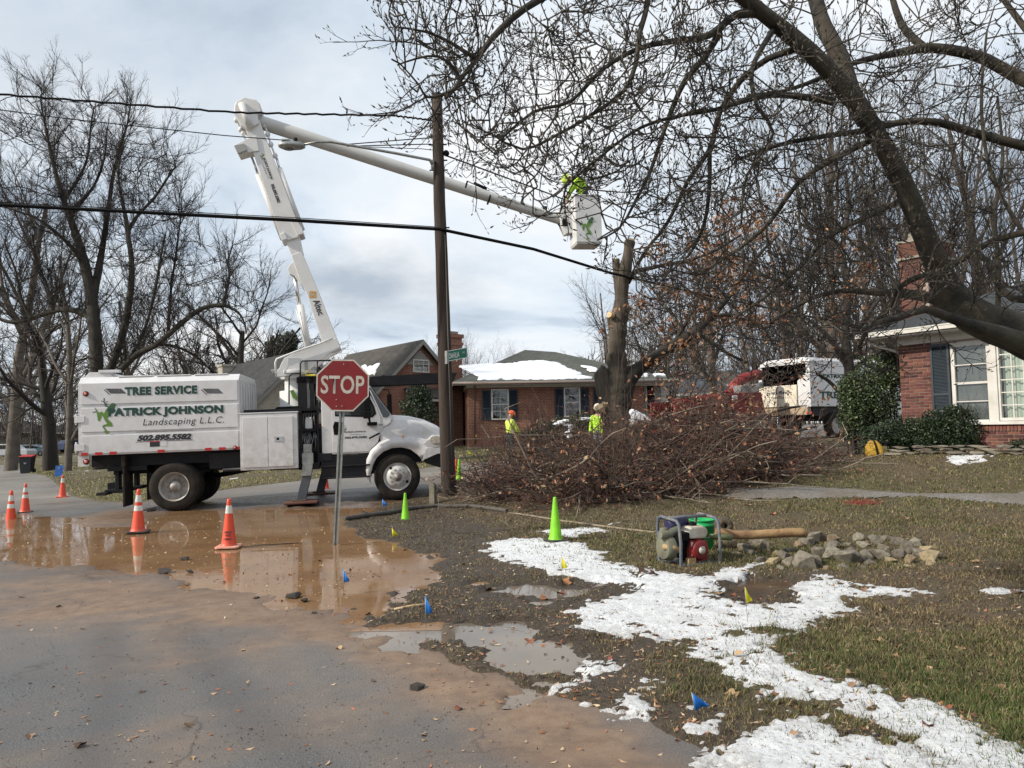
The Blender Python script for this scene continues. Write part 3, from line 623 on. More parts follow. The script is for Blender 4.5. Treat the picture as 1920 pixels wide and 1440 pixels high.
m = MB(); m.box((-1.03, .05, .14), (-.995, .62, 1.18)); m.box((-1.05, .03, 1.0), (-.98, .66, 1.22)); m.build('mud_flap', rubber, truck); m = MB(); m.box((-1.03, 1.72, .14), (-.995, 2.3, 1.18)); m.build('mud_flap', rubber, truck)
m = MB(); m.tube([(1.0, .12, .82), (1.9, .08, .84), (2.75, .1, .80)], .045); m.tube([(2.0, .05, .83), (2.75, .05, .83)], .06); m.tube([(1.75, .1, .80), (1.75, .3, .95)], .02); m.build('stowed_bar', black, truck)
# --- wheels
def tyre(m, v0, v1, c, r=.52):
    w_ = v1-v0; pr = [(r*.60, v0+.01), (r*.78, v0-.004), (r*.92, v0+.008), (r*.985, v0+.035)]
    for i in range(5):
        a = v0+.04+(w_-.08)*i/5; q = (w_-.08)/5; pr += [(r, a+.006), (r, a+q-.008), (r*.972, a+q-.006), (r*.972, a+q+.004)]
    pr += [(r, v1-.04), (r*.985, v1-.035), (r*.92, v1-.008), (r*.78, v1+.004), (r*.60, v1-.01)]
    m.lathe(pr, (c[0], 0, c[1]), 'y', 48)
def wheel_rear(v, flip):
    s = -1 if flip else 1
    w_ = thing_part('wheel', truck, (0, v, .52))
    m = MB(); tyre(m, -.0 if not flip else -.26, .26 if not flip else .0, (0, 0)); tyre(m, .31 if not flip else -.57, .57 if not flip else -.31, (0, 0)); m.build('tyre', rubber, w_)
    m = MB(); k = s
    m.lathe([(.315, .0), (.30, .015*k), (.285, .03*k), (.275, .14*k), (.24, .19*k), (.12, .20*k), (.115, .10*k), (.09, .05*k), (.001, .045*k)], (0, 0, 0), 'y', 32)
    m.build('rim', rimm, w_)
    m = MB(); m.lathe([(.085, .09*k), (.085, .0), (.07, -.03*k), (.001, -.035*k)], (0, 0, 0), 'y', 8, 0); 
    for i in range(10):
        a = 2*math.pi*i/10; m.lathe([(.016, .2*k), (.016, .15*k), (.001, .148*k)], (.165*math.cos(a), 0, .165*math.sin(a)), 'y', 6)
    m.build('hub', rimm, w_)
def thing_part(name, parent, loc):
    o = bpy.data.objects.new(name, None); C.objects.link(o); o.parent = parent; o.location = loc; o.empty_display_size = .1; return o
def wheel_front(v, flip):
    k = -1 if flip else 1; w_ = thing_part('wheel', truck, (4.78, v, .50))
    m = MB(); tyre(m, 0 if not flip else -.27, .27 if not flip else 0, (0, 0)); m.build('tyre', rubber, w_)
    m = MB(); m.lathe([(.315, -.002*k), (.30, .02*k), (.28, .05*k), (.265, .055*k), (.235, .0), (.18, -.045*k), (.12, -.05*k), (.001, -.05*k)], (0, 0, 0), 'y', 32)
    for i in range(5):
        a = 2*math.pi*(i+.3)/5
        if i in (0, 2): pass
    m.build('rim', mat('rim_light', (.52, .52, .51), .45, (.40, .38, .36), 7, dirt=(.22, .17, .12), dscale=6, damt=.5), w_)
    m = MB()
    for i in range(10):
        a = 2*math.pi*i/10; m.lathe([(.017, -.04*k), (.017, -.075*k), (.001, -.08*k)], (.165*math.cos(a), 0, .165*math.sin(a)), 'y', 6)
    m.lathe([(.10, -.045*k), (.095, -.09*k), (.06, -.095*k), (.055, -.13*k), (.001, -.14*k)], (0, 0, 0), 'y', 20)
    m.build('hub', mat('hub_steel', (.28, .26, .24), .5, (.12, .1, .09), 18), w_)
    m = MB()
    for a in (2.2, -.5):
        m.lathe([(.033, 0.0), (.03, -.004*k), (.001, -.004*k)], (.245*math.cos(a), -.012*k, .245*math.sin(a)), 'y', 12)
    m.build('hand_hole', blackm, w_)
wheel_rear(.04, False); wheel_rear(2.31, True); wheel_front(.06, False); wheel_front(2.2, True)
# --- tool box
m = MB(); m.box((1.40, -.06, .80), (2.62, .62, 2.03)); m.build('tool_box', white, truck, bevel=.01)
for (a, c) in ((1.455, 1.985), (1.995, 2.52)):
    m = MB(); m.box((a, -.082, .86), (c, -.062, 1.96)); d = m.build('tool_box_door', white, truck, bevel=.006)
    if a > 1.9:
        m = MB(); m.box((2.12, -.092, 1.41), (2.30, -.083, 1.52)); m.lathe([(.03, 0), (.03, -.02), (.001, -.022)], (2.2, -.085, 1.465), 'y', 12, 1); m.build('latch', [chrome, blackm], d)
m = MB(); m.box((1.385, -.07, 2.035), (2.64, .63, 2.06)); m.build('tool_box_lid', white, truck, bevel=.005)
m = MB(); m.box((1.3, 1.75, .80), (3.05, 2.33, 1.7)); m.build('far_tool_box', white, truck, bevel=.01)
# --- deck, frames and hoses between box and cab
m = MB(); m.box((1.45, .15, 2.07), (3.1, 2.3, 2.13)); m.box((2.6, .1, 1.6), (3.06, .5, 1.64)); m.box((2.62, .1, .75), (3.06, 2.2, .9))
for u in (2.66, 3.03): m.box((u, .06, .85), (u+.04, .10, 2.3))
for z_ in (1.2, 1.62, 1.98): m.box((2.66, .06, z_), (3.07, .09, z_+.03))
m.box((2.85, .4, .9), (3.0, .55, 2.2)); m.build('deck_frame', black, truck)
m = MB()
for i in range(9):
    u = 2.68+.04*i; m.tube([(u, .14, 1.15), (u+.05*math.sin(i), .10, 1.32), (u+.02, .13, 1.45), (u+.04*math.cos(i*2), .2, 1.62)], .012, 5)
for i in range(5): m.tube([(2.7+.07*i, .2, 1.65), (2.72+.06*i, .18, 1.9), (2.75+.05*i, .3, 2.1)], .014, 5)
m.build('hydraulic_hoses', mat('hose_grey', (.07, .07, .075), .5, (.2, .2, .2), 9), truck)
m = MB(); m.box((2.76, .17, 1.66), (2.92, .3, 1.92)); m.build('canister', white, truck, bevel=.02)
m = MB(); pts = tlp([(513, 770), (519, 763), (560, 761), (575, 768), (572, 775), (520, 775)], .4); m.prism(pts, .35, 1.1); m.build('folded_tarp', blackm, truck, bevel=.03)
# --- outriggers
def outrigger(v, du=0):
    s = thing_part('outrigger', truck, (0, 0, 0)); u0 = 2.80+du
    m = MB(); m.box((u0-.1, v, .88), (u0+.14, v+.2, 1.12)); m.box((u0-.07, v+.02, 1.12), (u0+.11, v+.18, 1.32)); m.prism([(u0-.12, .62), (u0+.09, .62), (u0+.13, .9), (u0-.09, .9)], v-.01, v+.21); m.build('housing', alu, s, bevel=.006)
    m = MB(); m.prism([(u0-.26, .06), (u0-.06, .06), (u0+.09, .64), (u0-.10, .64)], v+.02, v+.18); m.build('leg', mat('outrigger_slate', (.045, .055, .07), .5, (.07, .08, .095), 4, dirt=(.15, .11, .08), damt=.4), s, bevel=.006)
    m = MB(); m.box((u0-.5, v-.2, .02), (u0+.22, v+.4, .07)); m.box((u0-.34, v+.0, .07), (u0-.02, v+.2, .10)); m.build('pad', mat('rusty_red_pad', (.14, .045, .03), .8, (.09, .06, .045), 5), s, bevel=.015)
outrigger(-.02); outrigger(2.1, .25)
# --- cab
VC0, VC1 = .06, 2.26
prof = [(3.13, 1.06), (4.22, 1.06), (4.30, 1.25), (4.42, 1.45), (4.50, 1.62), (4.66, 1.72), (4.72, 1.86), (4.16, 2.66), (4.02, 2.77), (3.75, 2.82), (3.3, 2.82), (3.17, 2.76), (3.13, 2.6)]
m = MB(); m.prism(prof, VC0, VC1); cab = m.build('cab', white, truck, bevel=.02)
m = MB(); m.prism([(3.36, 1.10), (4.16, 1.10), (4.37, 1.30), (4.43, 1.55), (4.44, 1.86), (4.36, 2.10), (4.18, 2.45), (4.02, 2.66), (3.36, 2.68)], VC0-.012, VC0); door = m.build('cab_door', white, truck, bevel=.006)
m = MB(); m.prism([(3.46, 1.95), (4.24, 1.90), (4.31, 1.96), (4.27, 2.12), (4.12, 2.42), (3.97, 2.56), (3.46, 2.58)], VC0-.020, VC0-.013); m.build('window', glassd, door)
m = MB(); m.prism([(3.43, 1.92), (4.26, 1.87), (4.345, 1.95), (4.30, 2.13), (4.14, 2.45), (3.98, 2.60), (3.43, 2.61)], VC0-.0165, VC0-.0125); m.build('window_seal', blackm, door)
m = MB(); m.prism([(3.40, 1.50), (3.55, 1.50), (3.60, 1.58), (3.60, 1.78), (3.42, 1.80), (3.38, 1.7)], VC0-.018, VC0-.0125); m.box((3.42, VC0-.035, 1.72), (3.57, VC0-.018, 1.76)); m.build('door_handle', blackm, door, bevel=.004)
# windscreen and its pillar, on the sloping face
m = MB(); q = [(4.20, 2.62), (4.70, 1.91)]
m.add([(q[0][0]+.012, VC0+.12, q[0][1]), (q[1][0]+.012, VC0+.06, q[1][1]), (q[1][0]+.012, VC1-.06, q[1][1]), (q[0][0]+.012, VC1-.12, q[0][1])], [(0, 1, 2, 3)]); m.build('windscreen', glassd, truck, fix=False)
m = MB(); m.prism([(4.16, 2.50), (4.22, 2.56), (4.66, 1.93), (4.60, 1.86), (4.50, 1.86)], VC0-.010, VC0-.001); m.build('quarter_glass', glassd, truck)
m = MB(); m.prism([(4.20, 2.50), (4.47, 1.86), (4.495, 1.86), (4.235, 2.48)], VC0-.018, VC0-.0105); m.build('cab_pillar', white, truck)
# hood: cross sections along the truck
def hoodsec(u, top, w0, side_z, low):
    a, b_ = VC0+w0, VC1-w0; mid = (a+b_)/2
    return [(u, a, low), (u, a-.0, side_z), (u, a+.06, top-.09), (u, a+.22, top-.02), (u, mid-.3, top+.02), (u, mid+.3, top+.02), (u, b_-.22, top-.02), (u, b_-.06, top-.09), (u, b_, side_z), (u, b_, low)]
secs = [hoodsec(4.42, 1.90, .0, 1.5, 1.3), hoodsec(4.75, 1.90, .02, 1.5, 1.3), hoodsec(5.1, 1.865, .04, 1.5, 1.25), hoodsec(5.45, 1.77, .05, 1.45, 1.13), hoodsec(5.75, 1.62, .08, 1.35, 1.12), hoodsec(5.9, 1.50, .14, 1.3, 1.12), hoodsec(5.98, 1.36, .2, 1.25, 1.12), hoodsec(6.0, 1.15, .24, 1.14, 1.12)]
m = MB(); k = len(secs[0]); vs = [p for s_ in secs for p in s_]
m.add(vs, [(i*k+j, i*k+j+1, (i+1)*k+j+1, (i+1)*k+j) for i in range(len(secs)-1) for j in range(k-1)]+[tuple(range(k)), tuple((len(secs)-1)*k+j for j in range(k))[::-1]], 0, True); hood = m.build('hood', white, truck, bevel=.012)
# fender: arch band around the wheel, flared
def fender(v, s):
    m = MB(); cu, cz = 4.78, .50; out_ = []; prs = []
    arc = [(-.62, -.10, .70), (-.60, .10, .69), (-.54, .33, .66), (-.42, .52, .67), (-.22, .64, .67), (.02, .68, .68), (.25, .65, .70), (.45, .52, .69), (.58, .36, .68), (.70, .60, .92)]
    inner = [(-.60, -.12), (-.60, .08), (-.55, .28), (-.45, .45), (-.30, .58), (-.10, .655), (.12, .66), (.32, .60), (.48, .47), (.60, .30), (.68, .12+.50)]
    outer = [(-.67, -.02), (-.70, .18), (-.68, .42), (-.58, .62), (-.38, .80), (-.08, .90), (.22, .90), (.55, .86), (.85, .78), (1.10, .66), (1.14, .64)]
    inner[-2] = (.58, .33); inner[-1] = (.70, .60); n = len(inner)
    vs = []
    for (a, c) in inner: vs += [(cu+a, v, cz+c)]
    for (a, c) in outer: vs += [(cu+a, v+s*.02, cz+c)]
    for (a, c) in inner: vs += [(cu+a, v+s*.32, cz+c)]
    for (a, c) in outer: vs += [(cu+a*.98, v+s*.22, cz+c+.02)]
    fs = []
    for i in range(n-1): fs += [(i, i+1, n+i+1, n+i), (i, 2*n+i, 2*n+i+1, i+1), (n+i, n+i+1, 3*n+i+1, 3*n+i)]
    m.add(vs, fs, 0, True); m.build('fender', white, truck)
    m = MB(); m.prism([(5.34, .84), (5.46, 1.12), (5.62, 1.12), (5.95, 1.12), (5.98, 1.12), (5.98, 1.0), (5.7, .98)], v, v+s*.3); m.build('fender_front', white, truck)
    m = MB(); ii = [(cu+a*.985, cz+c*.985) for a, c in inner[1:-1]]; m.prism(ii, v+s*.10, v+s*.5); m.build('wheel_well', blackm, truck)
fender(VC0-.03, 1); fender(VC1+.03, -1)
m = MB(); m.prism([(5.46, 1.12), (5.36, 1.22), (5.60, 1.42), (5.9, 1.40), (5.98, 1.3), (5.98, 1.12)], VC0-.02, VC0+.2); m.build('fender_front', white, truck, bevel=.02)
def headlight(v, s):
    m = MB(); pts = [(5.52, 1.29), (5.56, 1.37), (5.66, 1.40), (5.80, 1.36), (5.92, 1.25), (5.88, 1.20), (5.62, 1.21)]
    m.prism(pts, v, v+s*.05); m.build('headlight', lens, truck, bevel=.012)
headlight(VC0-.045, 1); headlight(VC1+.045, -1)
g = MB(); g.ball((4.93, VC0-.05, 1.42), (.045, .02, .022)); g.build('marker_lamp', amber, truck)
m = MB(); m.prism([(5.42, .78), (5.46, 1.10), (6.05, 1.11), (6.10, 1.05), (6.10, .70), (5.75, .66)], VC0, VC1); m.build('front_bumper', black, truck, bevel=.02)
m = MB(); m.box((5.985, .55, 1.16), (6.02, 1.8, 1.42)); m.build('grille', blackm, truck)
# steps and tank
m = MB(); m.prism([(3.10, .52), (4.16, .52), (4.20, 1.04), (3.10, 1.04)], .06, .55); m.box((3.12, .02, .78), (4.18, .06, .82)); m.box((3.12, .02, .52), (4.18, .06, .56)); m.box((3.05, .04, .92), (3.35, .1, 1.1)); m.build('steps', black, truck, bevel=.015)
m = MB(); m.box((4.26, .04, .42), (4.31, .5, .66)); m.build('mud_flap', rubber, truck)
# mirrors
m = MB(); m.box((4.08, -.17, 2.02), (4.22, -.06, 2.46)); m.box((4.06, -.18, 1.84), (4.22, -.07, 2.00)); m.tube([(4.18, VC0, 1.72), (4.20, -.10, 1.76), (4.18, -.12, 1.86)], .025); m.box((4.14, -.10, 1.68), (4.36, VC0-.02, 1.76)); m.build('mirror', blackm, truck, bevel=.02)
m = MB(); m.box((4.62, 2.5, 2.0), (4.74, 2.6, 2.5)); m.tube([(4.5, VC1, 2.62), (4.66, 2.55, 2.62), (4.68, 2.55, 2.5)], .014); m.tube([(4.68, 2.55, 2.0), (4.6, VC1, 1.85)], .014); m.build('mirror', blackm, truck, bevel=.02)
m = MB(); m.tube([tl(692, 822, -.06)[0:1]+(-.02,)+tl(692, 822, 0)[1:], tl(712, 812, 0)[0:1]+(-.02,)+tl(712, 812, 0)[1:]], .02); m.build('hood_latch', blackm, truck)
def letter2(s, px0, px1, py, h, m_, **k):
    (u, z), wd = onbox(px0, px1, py, VC0); return text(s, 'lettering', m_, truck, (u, VC0-.0145, z), X1, Z1, wd, h, **k)
letter2('PATRICK JOHNSON', 646, 686, 810, .042, darkprint, bold=.04); letter2('Landscaping L.L.C.', 656, 686, 814.5, .03, darkprint, shear=.2)
letter2('502.895.5582', 646, 688, 820, .05, darkprint, bold=.05, shear=.2); letter2('DOT 1360538', 641, 672, 851, .04, mat('grey_print', (.2, .2, .2), .6)); letter2('993', 710.5, 721, 797, .06, mat('grey_print', (.2, .2, .2), .6))
frog(truck, lambda a, b_: tl(640.5+a/95, 799+b_/95, VC0), 1, VC0-.0145)
# --- boom carrier over the cab
VR = .75
m = MB(); bt = tlp([(556, 707), (700, 706), (843, 698), (857, 699), (850, 716), (700, 722), (556, 718)], VR); m.prism(bt, VR, VR+.12); m.prism(bt, VR+.75, VR+.87)
pa = tl(566, 706, VR); pc = tl(585, 770, VR)
for v in (VR, VR+.75): m.box((pa[0]-.10, v+.0, 2.1), (pa[0]+.10, v+.1, pa[1]-.02)); m.box((pc[0]-.04, v, 1.0), (pc[0]+.05, v+.09, pa[1]-.05))
for u in (3.2, 4.5, 5.6): m.box((u, VR+.12, pa[1]-.06), (u+.08, VR+.75, pa[1]-.01))
m.box((3.2, VR, 2.80), (3.28, VR+.87, pa[1]-.1)); m.build('boom_carrier', black, truck)
def railing(pts, v, r=.018, n='guard_rail'):
    m = MB(); q = [(tl(a, b_, v)[0], v, tl(a, b_, v)[1]) for a, b_ in pts]; m.tube(q, r, 6); m.build(n, black, truck)
railing([(563, 710), (563, 682), (567, 677), (600, 676), (640, 676)], .6); railing([(595, 676), (595, 712)], .6); railing([(542, 758), (542, 706), (547, 701), (563, 700)], .6)
railing([(560, 706), (595, 706)], .6, .012)
m = MB(); m.box(tuple((tl(572, 706, .6)[0], .62, tl(572, 706, .6)[1])), tuple((tl(592, 706, .6)[0], .9, tl(572, 706, .6)[1]+.05))); m.prism(tlp([(580, 706), (583, 702), (588, 702), (592, 706)], .6), .64, .85); m.build('yellow_chock', mat('yellow_plastic', (.75, .6, .05), .4), truck, bevel=.02)
# --- boom
VM = 1.17
def plate(pts, v0, v1, name, m_, bev=.012):
    m = MB(); m.prism(tlp(pts, VM), v0, v1); return m.build(name, m_, truck, bevel=bev)
pd = tl(547, 735, VM)
m = MB(); m.lathe([(.40, 1.0), (.40, pd[1]+.02), (.28, pd[1]+.03), (.28, pd[1]+.30), (.36, pd[1]+.30), (.36, pd[1]+.42), (.46, pd[1]+.42), (.46, pd[1]+.50), (.001, pd[1]+.5)], (pd[0]+.12, VM, 0), 'z', 28); m.build('pedestal', white2, truck, bevel=.006)
g = MB(); a = tl(549, 742, VM-.42)
g.prism([(a[0]-.06, a[1]+.12), (a[0]+.02, a[1]+.14), (a[0]+.10, a[1]-.02), (a[0]+.09, a[1]-.12), (a[0]+.0, a[1]-.05)], VM-.43, VM-.415); g.build('leaf_emblem', leafgreen, truck)
tur = plate([(521, 706), (523, 698), (528, 692), (531, 684), (537, 674), (560, 662), (600, 648), (633, 636), (640, 655), (622, 664), (600, 681), (582, 697), (575, 704), (523, 709)], VM-.38, VM-.30, 'turret_plate', white2)
plate([(521, 706), (523, 698), (528, 692), (531, 684), (537, 674), (560, 662), (600, 648), (633, 636), (640, 655), (622, 664), (600, 681), (582, 697), (575, 704), (523, 709)], VM+.30, VM+.38, 'turret_plate', white2)
plate([(540, 676), (570, 672), (570, 700), (540, 700)], VM-.34, VM+.34, 'turret_core', white2); plate([(544, 674), (566, 674), (566, 699), (544, 699)], VM-.42, VM-.385, 'turret_cover', white2)
plate([(509, 694), (522, 692), (524, 703), (513, 702)], VM-.15, VM+.15, 'rotation_motor', alu, .02); plate([(574, 679), (580, 679), (580, 696), (574, 694)], VM-.40, VM-.385, 'valve_block', alu)
plate([(591, 651), (608, 646), (611, 651), (593, 656)], VM-.2, VM+.0, 'valve_block', black)
m = MB(); q = [(518, 706), (516, 680), (519, 673), (560, 657), (600, 644), (624, 634)]; m.tube([(tl(a, b_, VM-.45)[0], VM-.45, tl(a, b_, VM-.45)[1]) for a, b_ in q], .022, 8); m.build('guard_tube', white2, truck)
low = plate([(604, 640), (576, 552), (562, 524), (548, 482), (567, 474), (598, 548), (640, 655), (629, 660), (612, 662)], VM-.19, VM+.19, 'lower_boom', white2)
plate([(537, 455), (549, 484), (569, 477), (563, 447)], VM-.165, VM+.165, 'boom_inner_section', white2)
plate([(552, 490), (543, 500), (540, 506), (544, 516), (553, 519), (571, 546)], VM-.12, VM+.12, 'cylinder_bracket', white2)
up_b = plate([(457, 228), (531, 458), (561, 449), (567, 441), (489, 232)], VM-.22, VM+.22, 'boom_sleeve', white2)
plate([(547, 420), (560, 447), (571, 443), (569, 434), (559, 418)], VM-.27, VM+.27, 'sleeve_collar', white2); plate([(526, 446), (531, 456), (541, 453), (536, 440)], VM-.27, VM+.27, 'sleeve_collar', white2)
plate([(443, 206), (446, 199), (461, 190), (483, 195), (490, 202), (495, 217), (486, 224), (489, 240), (468, 252), (455, 244), (442, 222)], VM-.27, VM+.27, 'elbow_housing', white2, .03)
m = MB(); c1 = tl(457, 204, VM); c2 = tl(473, 247, VM); m.tube([(c1[0], VM-.30, c1[1]), (c2[0], VM-.30, c2[1])], .085, 12); m.build('elbow_cover', white2, truck)
plate([(441, 280), (458, 272), (470, 266), (484, 262), (489, 290), (467, 293), (451, 298)], VM-.25, VM+.1, 'junction_box', white2); plate([(443, 281), (462, 277), (468, 290), (450, 297)], VM-.30, VM-.25, 'junction_box_lid', mat('box_inside', (.3, .3, .3), .6))
def bar(a, c, r, v, name, m_, r2=None, n=10):
    p = tl(*a, v); q = tl(*c, v); m = MB(); m.tube([(p[0], v, p[1]), (q[0], v, q[1])], [r, r2 or r], n); return m.build(name, m_, truck)
bar((523, 316), (566, 432), .075, VM-.12, 'leveling_cylinder', white2); bar((519, 297), (525, 320), .03, VM-.12, 'cylinder_rod', chrome)
bar((484, 328), (531, 449), .07, VM+.1, 'leveling_cylinder', white2); bar((471, 292), (486, 332), .028, VM+.1, 'cylinder_rod', chrome)
def chain(pts, v):
    m = MB(); q = [(tl(a, b_, v)[0], v, tl(a, b_, v)[1]) for a, b_ in pts]; m.tube(q, .022, 8)
    for p in q[1:-1]: m.ball(p, (.06, .05, .075), 8)
    m.build('linkage', white2, truck)
chain([(490, 212), (497, 235), (502, 252), (508, 271), (516, 292), (519, 300)], VM-.1); chain([(443, 205), (443, 225), (451, 243), (456, 250), (462, 268)], VM-.1)
bar((563, 572), (579, 660), .085, VM, 'lift_cylinder', white2); bar((551, 512), (562, 574), .045, VM, 'cylinder_rod', chrome); bar((555, 580), (572, 640), .015, VM-.1, 'cylinder_pipe', white2)
p0 = tl(478, 226, VM); pe = tl(1052, 413, VM); m = MB(); q = [(p0[0]+(pe[0]-p0[0])*s_, VM, p0[1]+(pe[1]-p0[1])*s_) for s_ in (0, .03, .5, .97, 1)]; m.tube(q, [.16, .165, .148, .125, .12], 28); m.build('upper_boom', boomgrey, truck)
for (a, b_, rr) in ((873, 351, .155), (917, 373, .15)):
    c1 = tl(a, b_, VM); dv = Vector((pe[0]-p0[0], 0, pe[1]-p0[1])).normalized(); m = MB(); m.tube([Vector((c1[0], VM, c1[1]))-dv*.02, Vector((c1[0], VM, c1[1]))+dv*.02], rr, 20, caps=False); m.build('boom_band', blackm, truck)
def onboom(px, py, up_=.0): c1 = tl(px, py, VM); return Vector((c1[0], VM, c1[1]+up_))
m = MB(); m.tube([onboom(875, 339), onboom(924, 362)], .012, 6); m.tube([onboom(888, 343), onboom(913, 354)], .035, 6); m.build('boom_rail', blackm, truck)
m = MB(); m.tube([onboom(1018, 388), onboom(1021, 400)], .012, 6); c1 = onboom(1021, 391); m.box((c1.x-.04, VM-.05, c1.z-.03), (c1.x+.06, VM+.05, c1.z+.05)); m.build('boom_lamp', blackm, truck)
dv = Vector((pe[0]-p0[0], 0, pe[1]-p0[1])).normalized(); c1 = onboom(969, 387); nrm = Vector((dv.z, 0, -dv.x)); 
text('patrickjohnsonlandscaping.com', 'lettering', darkprint, truck, c1+Vector((.2, -.150, 0))-nrm*-.02, dv, Vector((-dv.z, 0, dv.x)), 1.45, .075, bold=.02, ext=.001)
# lettering that runs down the booms
def down(s, a, c, h, m_, v, **k):
    p = tl(*a, v); q = tl(*c, v); d_ = Vector((q[0]-p[0], 0, q[1]-p[1])); z_ = Vector((-d_.z, 0, d_.x)); text(s, 'lettering', m_, truck, ((p[0]+q[0])/2, v-.002, (p[1]+q[1])/2), d_, z_, d_.length, h, **k)
down('Altec', (592, 562), (603, 590), .16, darkprint, VM-.193, bold=.02); down('PATRICK JOHNSON', (494, 296), (509, 336), .075, darkprint, VM-.223, bold=.04); down('Landscaping L.L.C.', (492, 307), (504, 336), .045, darkprint, VM-.223); down('502.895.5582', (510, 345), (523, 380), .075, darkprint, VM-.223, bold=.05)
frog(truck, lambda a, b_: tl(484+a/75, 284+b_/75, VM-.223), 1, VM-.2235)
pA = tl(580, 546, VM-.193); pB = tl(592, 558, VM-.193); g = MB()
for (w_, o_) in ((.02, .0), (.02, .05)):
    a0, a1, c0, c1_ = pA[0]+o_, pB[0]-o_*.4, pB[1]+o_*.4, pA[1]-o_*.4
    g.box((a0, VM-.196, c0), (a1, VM-.1935, c0+w_)); g.box((a0, VM-.196, c1_-w_), (a1, VM-.1935, c1_)); g.box((a0, VM-.197, c0), (a0+w_, VM-.1945, c1_)); g.box((a1-w_, VM-.197, c0), (a1, VM-.1945, c1_))
g.build('maker_emblem', mat('gold_print', (.55, .28, .03), .5), truck)
# --- bucket at the tip, open on top
bl, bt_ = tl(1071, 467, VM), tl(1114, 378, VM); BU0, BU1, BZ0, BZ1 = bl[0], bt_[0], bl[1], bt_[1]; BV0, BV1 = VM-.55, VM+.10
m = MB()
def ring(u0, u1, v0, v1, z): return [(u0, v0, z), (u1, v0, z), (u1, v1, z), (u0, v1, z)]
o0 = ring(BU0+.03, BU1-.03, BV0+.03, BV1-.03, BZ0); o1 = ring(BU0, BU1, BV0, BV1, BZ0+.06); o2 = ring(BU0-.005, BU1+.005, BV0-.005, BV1+.005, BZ1-.03); o3 = ring(BU0-.03, BU1+.03, BV0-.03, BV1+.03, BZ1-.03); o4 = ring(BU0-.03, BU1+.03, BV0-.03, BV1+.03, BZ1); i4 = ring(BU0+.02, BU1-.02, BV0+.02, BV1-.02, BZ1); i0 = ring(BU0+.03, BU1-.03, BV0+.03, BV1-.03, BZ0+.05)
rs = [o0, o1, o2, o3, o4, i4, i0]; m.add([p for r_ in rs for p in r_], [(i*4+j, i*4+(j+1) % 4, (i+1)*4+(j+1) % 4, (i+1)*4+j) for i in range(6) for j in range(4)]+[(0, 3, 2, 1), (24, 25, 26, 27)]); bucket = m.build('bucket', mat('bucket_white', (.62, .62, .62), .35, (.52, .52, .52), 3), truck, bevel=.02)
plate([(1044, 398), (1056, 390), (1070, 392), (1070, 440), (1058, 442), (1050, 425)], VM-.2, VM+.1, 'bucket_mount', white2); plate([(1051, 414), (1060, 414), (1060, 428), (1051, 428)], VM-.23, VM-.2, 'bucket_mount_box', blackm)
m = MB(); 
for i in range(4): m.tube([onboom(1046, 402+6*i), onboom(1055, 415+5*i), onboom(1062, 440-i*2)], .018, 5)
m.build('bucket_hoses', blackm, truck)
frog(truck, lambda a, b_: tl(1078+a/24, 388+b_/19.5, BV0), 1, BV0-.008)
# ------------------------------------------------------------------ frames of reference for houses
class Frame:
    def __init__(s, o, deg, z=None):
        s.o = Vector((o[0], o[1], gz(o[0], o[1]) if z is None else z)); s.rz = R(deg); s.M = Matrix.Translation(s.o) @ Matrix.Rotation(s.rz, 4, 'Z'); s.I = s.M.inverted()
    def tl(s, px, py, v=0.0):
        o = s.I @ EYEV; d = s.I.to_3x3() @ ray(px, py); k = (v-o.y)/d.y; p = o+d*k; return (p.x, p.z)
    def on(s, px, py, p0, n):
        o = s.I @ EYEV; d = s.I.to_3x3() @ ray(px, py); p0 = Vector(p0); n = Vector(n); k = (p0-o).dot(n)/d.dot(n); return o+d*k
def brickmat(name, c1, c2, mortar, bw=.21, bh=.0677):
    m = bpy.data.materials.new(name); m.use_nodes = True; t = m.node_tree; b = t.nodes['Principled BSDF']; global tcn; tcn = nd(t, 'ShaderNodeTexCoord')
    sp_ = nd(t, 'ShaderNodeSeparateXYZ'); t.links.new(tcn.outputs['Object'], sp_.inputs[0]); cb = nd(t, 'ShaderNodeCombineXYZ')
    t.links.new(mth(t, 'ADD', sp_.outputs[0], sp_.outputs[1]), cb.inputs[0]); t.links.new(sp_.outputs[2], cb.inputs[1])
    br_ = nd(t, 'ShaderNodeTexBrick'); t.links.new(cb.outputs[0], br_.inputs['Vector']); br_.inputs['Color1'].default_value = hexc(c1); br_.inputs['Color2'].default_value = hexc(c2); br_.inputs['Mortar'].default_value = hexc(mortar)
    br_.inputs['Scale'].default_value = 1; br_.inputs['Mortar Size'].default_value = .010; br_.inputs['Brick Width'].default_value = bw; br_.inputs['Row Height'].default_value = bh; br_.inputs['Bias'].default_value = -.1
    c = mixc(t, rng(t, noise(t, 1.1, 5, .6), .35, .7), br_.outputs[0], mixc(t, 1.0, br_.outputs[0], (.72, .68, .66), 'MULTIPLY')); t.links.new(c, b.inputs['Base Color']); b.inputs['Roughness'].default_value = .9
    bp = nd(t, 'ShaderNodeBump', i_Distance=.008, i_Strength=.8); bp.invert = True; t.links.new(br_.outputs['Fac'], bp.inputs['Height']); t.links.new(bp.outputs[0], b.inputs['Normal'])
    return m
brickB = brickmat('far_brick', (.27, .085, .048), (.18, .052, .032), (.32, .24, .18)); whitebrick = brickmat('white_brick', (.50, .47, .40), (.44, .41, .35), (.38, .35, .30))
trim = mat('white_trim', (.58, .57, .54), .5, (.50, .48, .45), 3, dirt=(.35, .31, .26), damt=.4)
trimg = mat('grey_trim', (.22, .21, .19), .6); shutm = mat('shutter_paint', (.018, .028, .040), .5, (.026, .036, .048), 6)
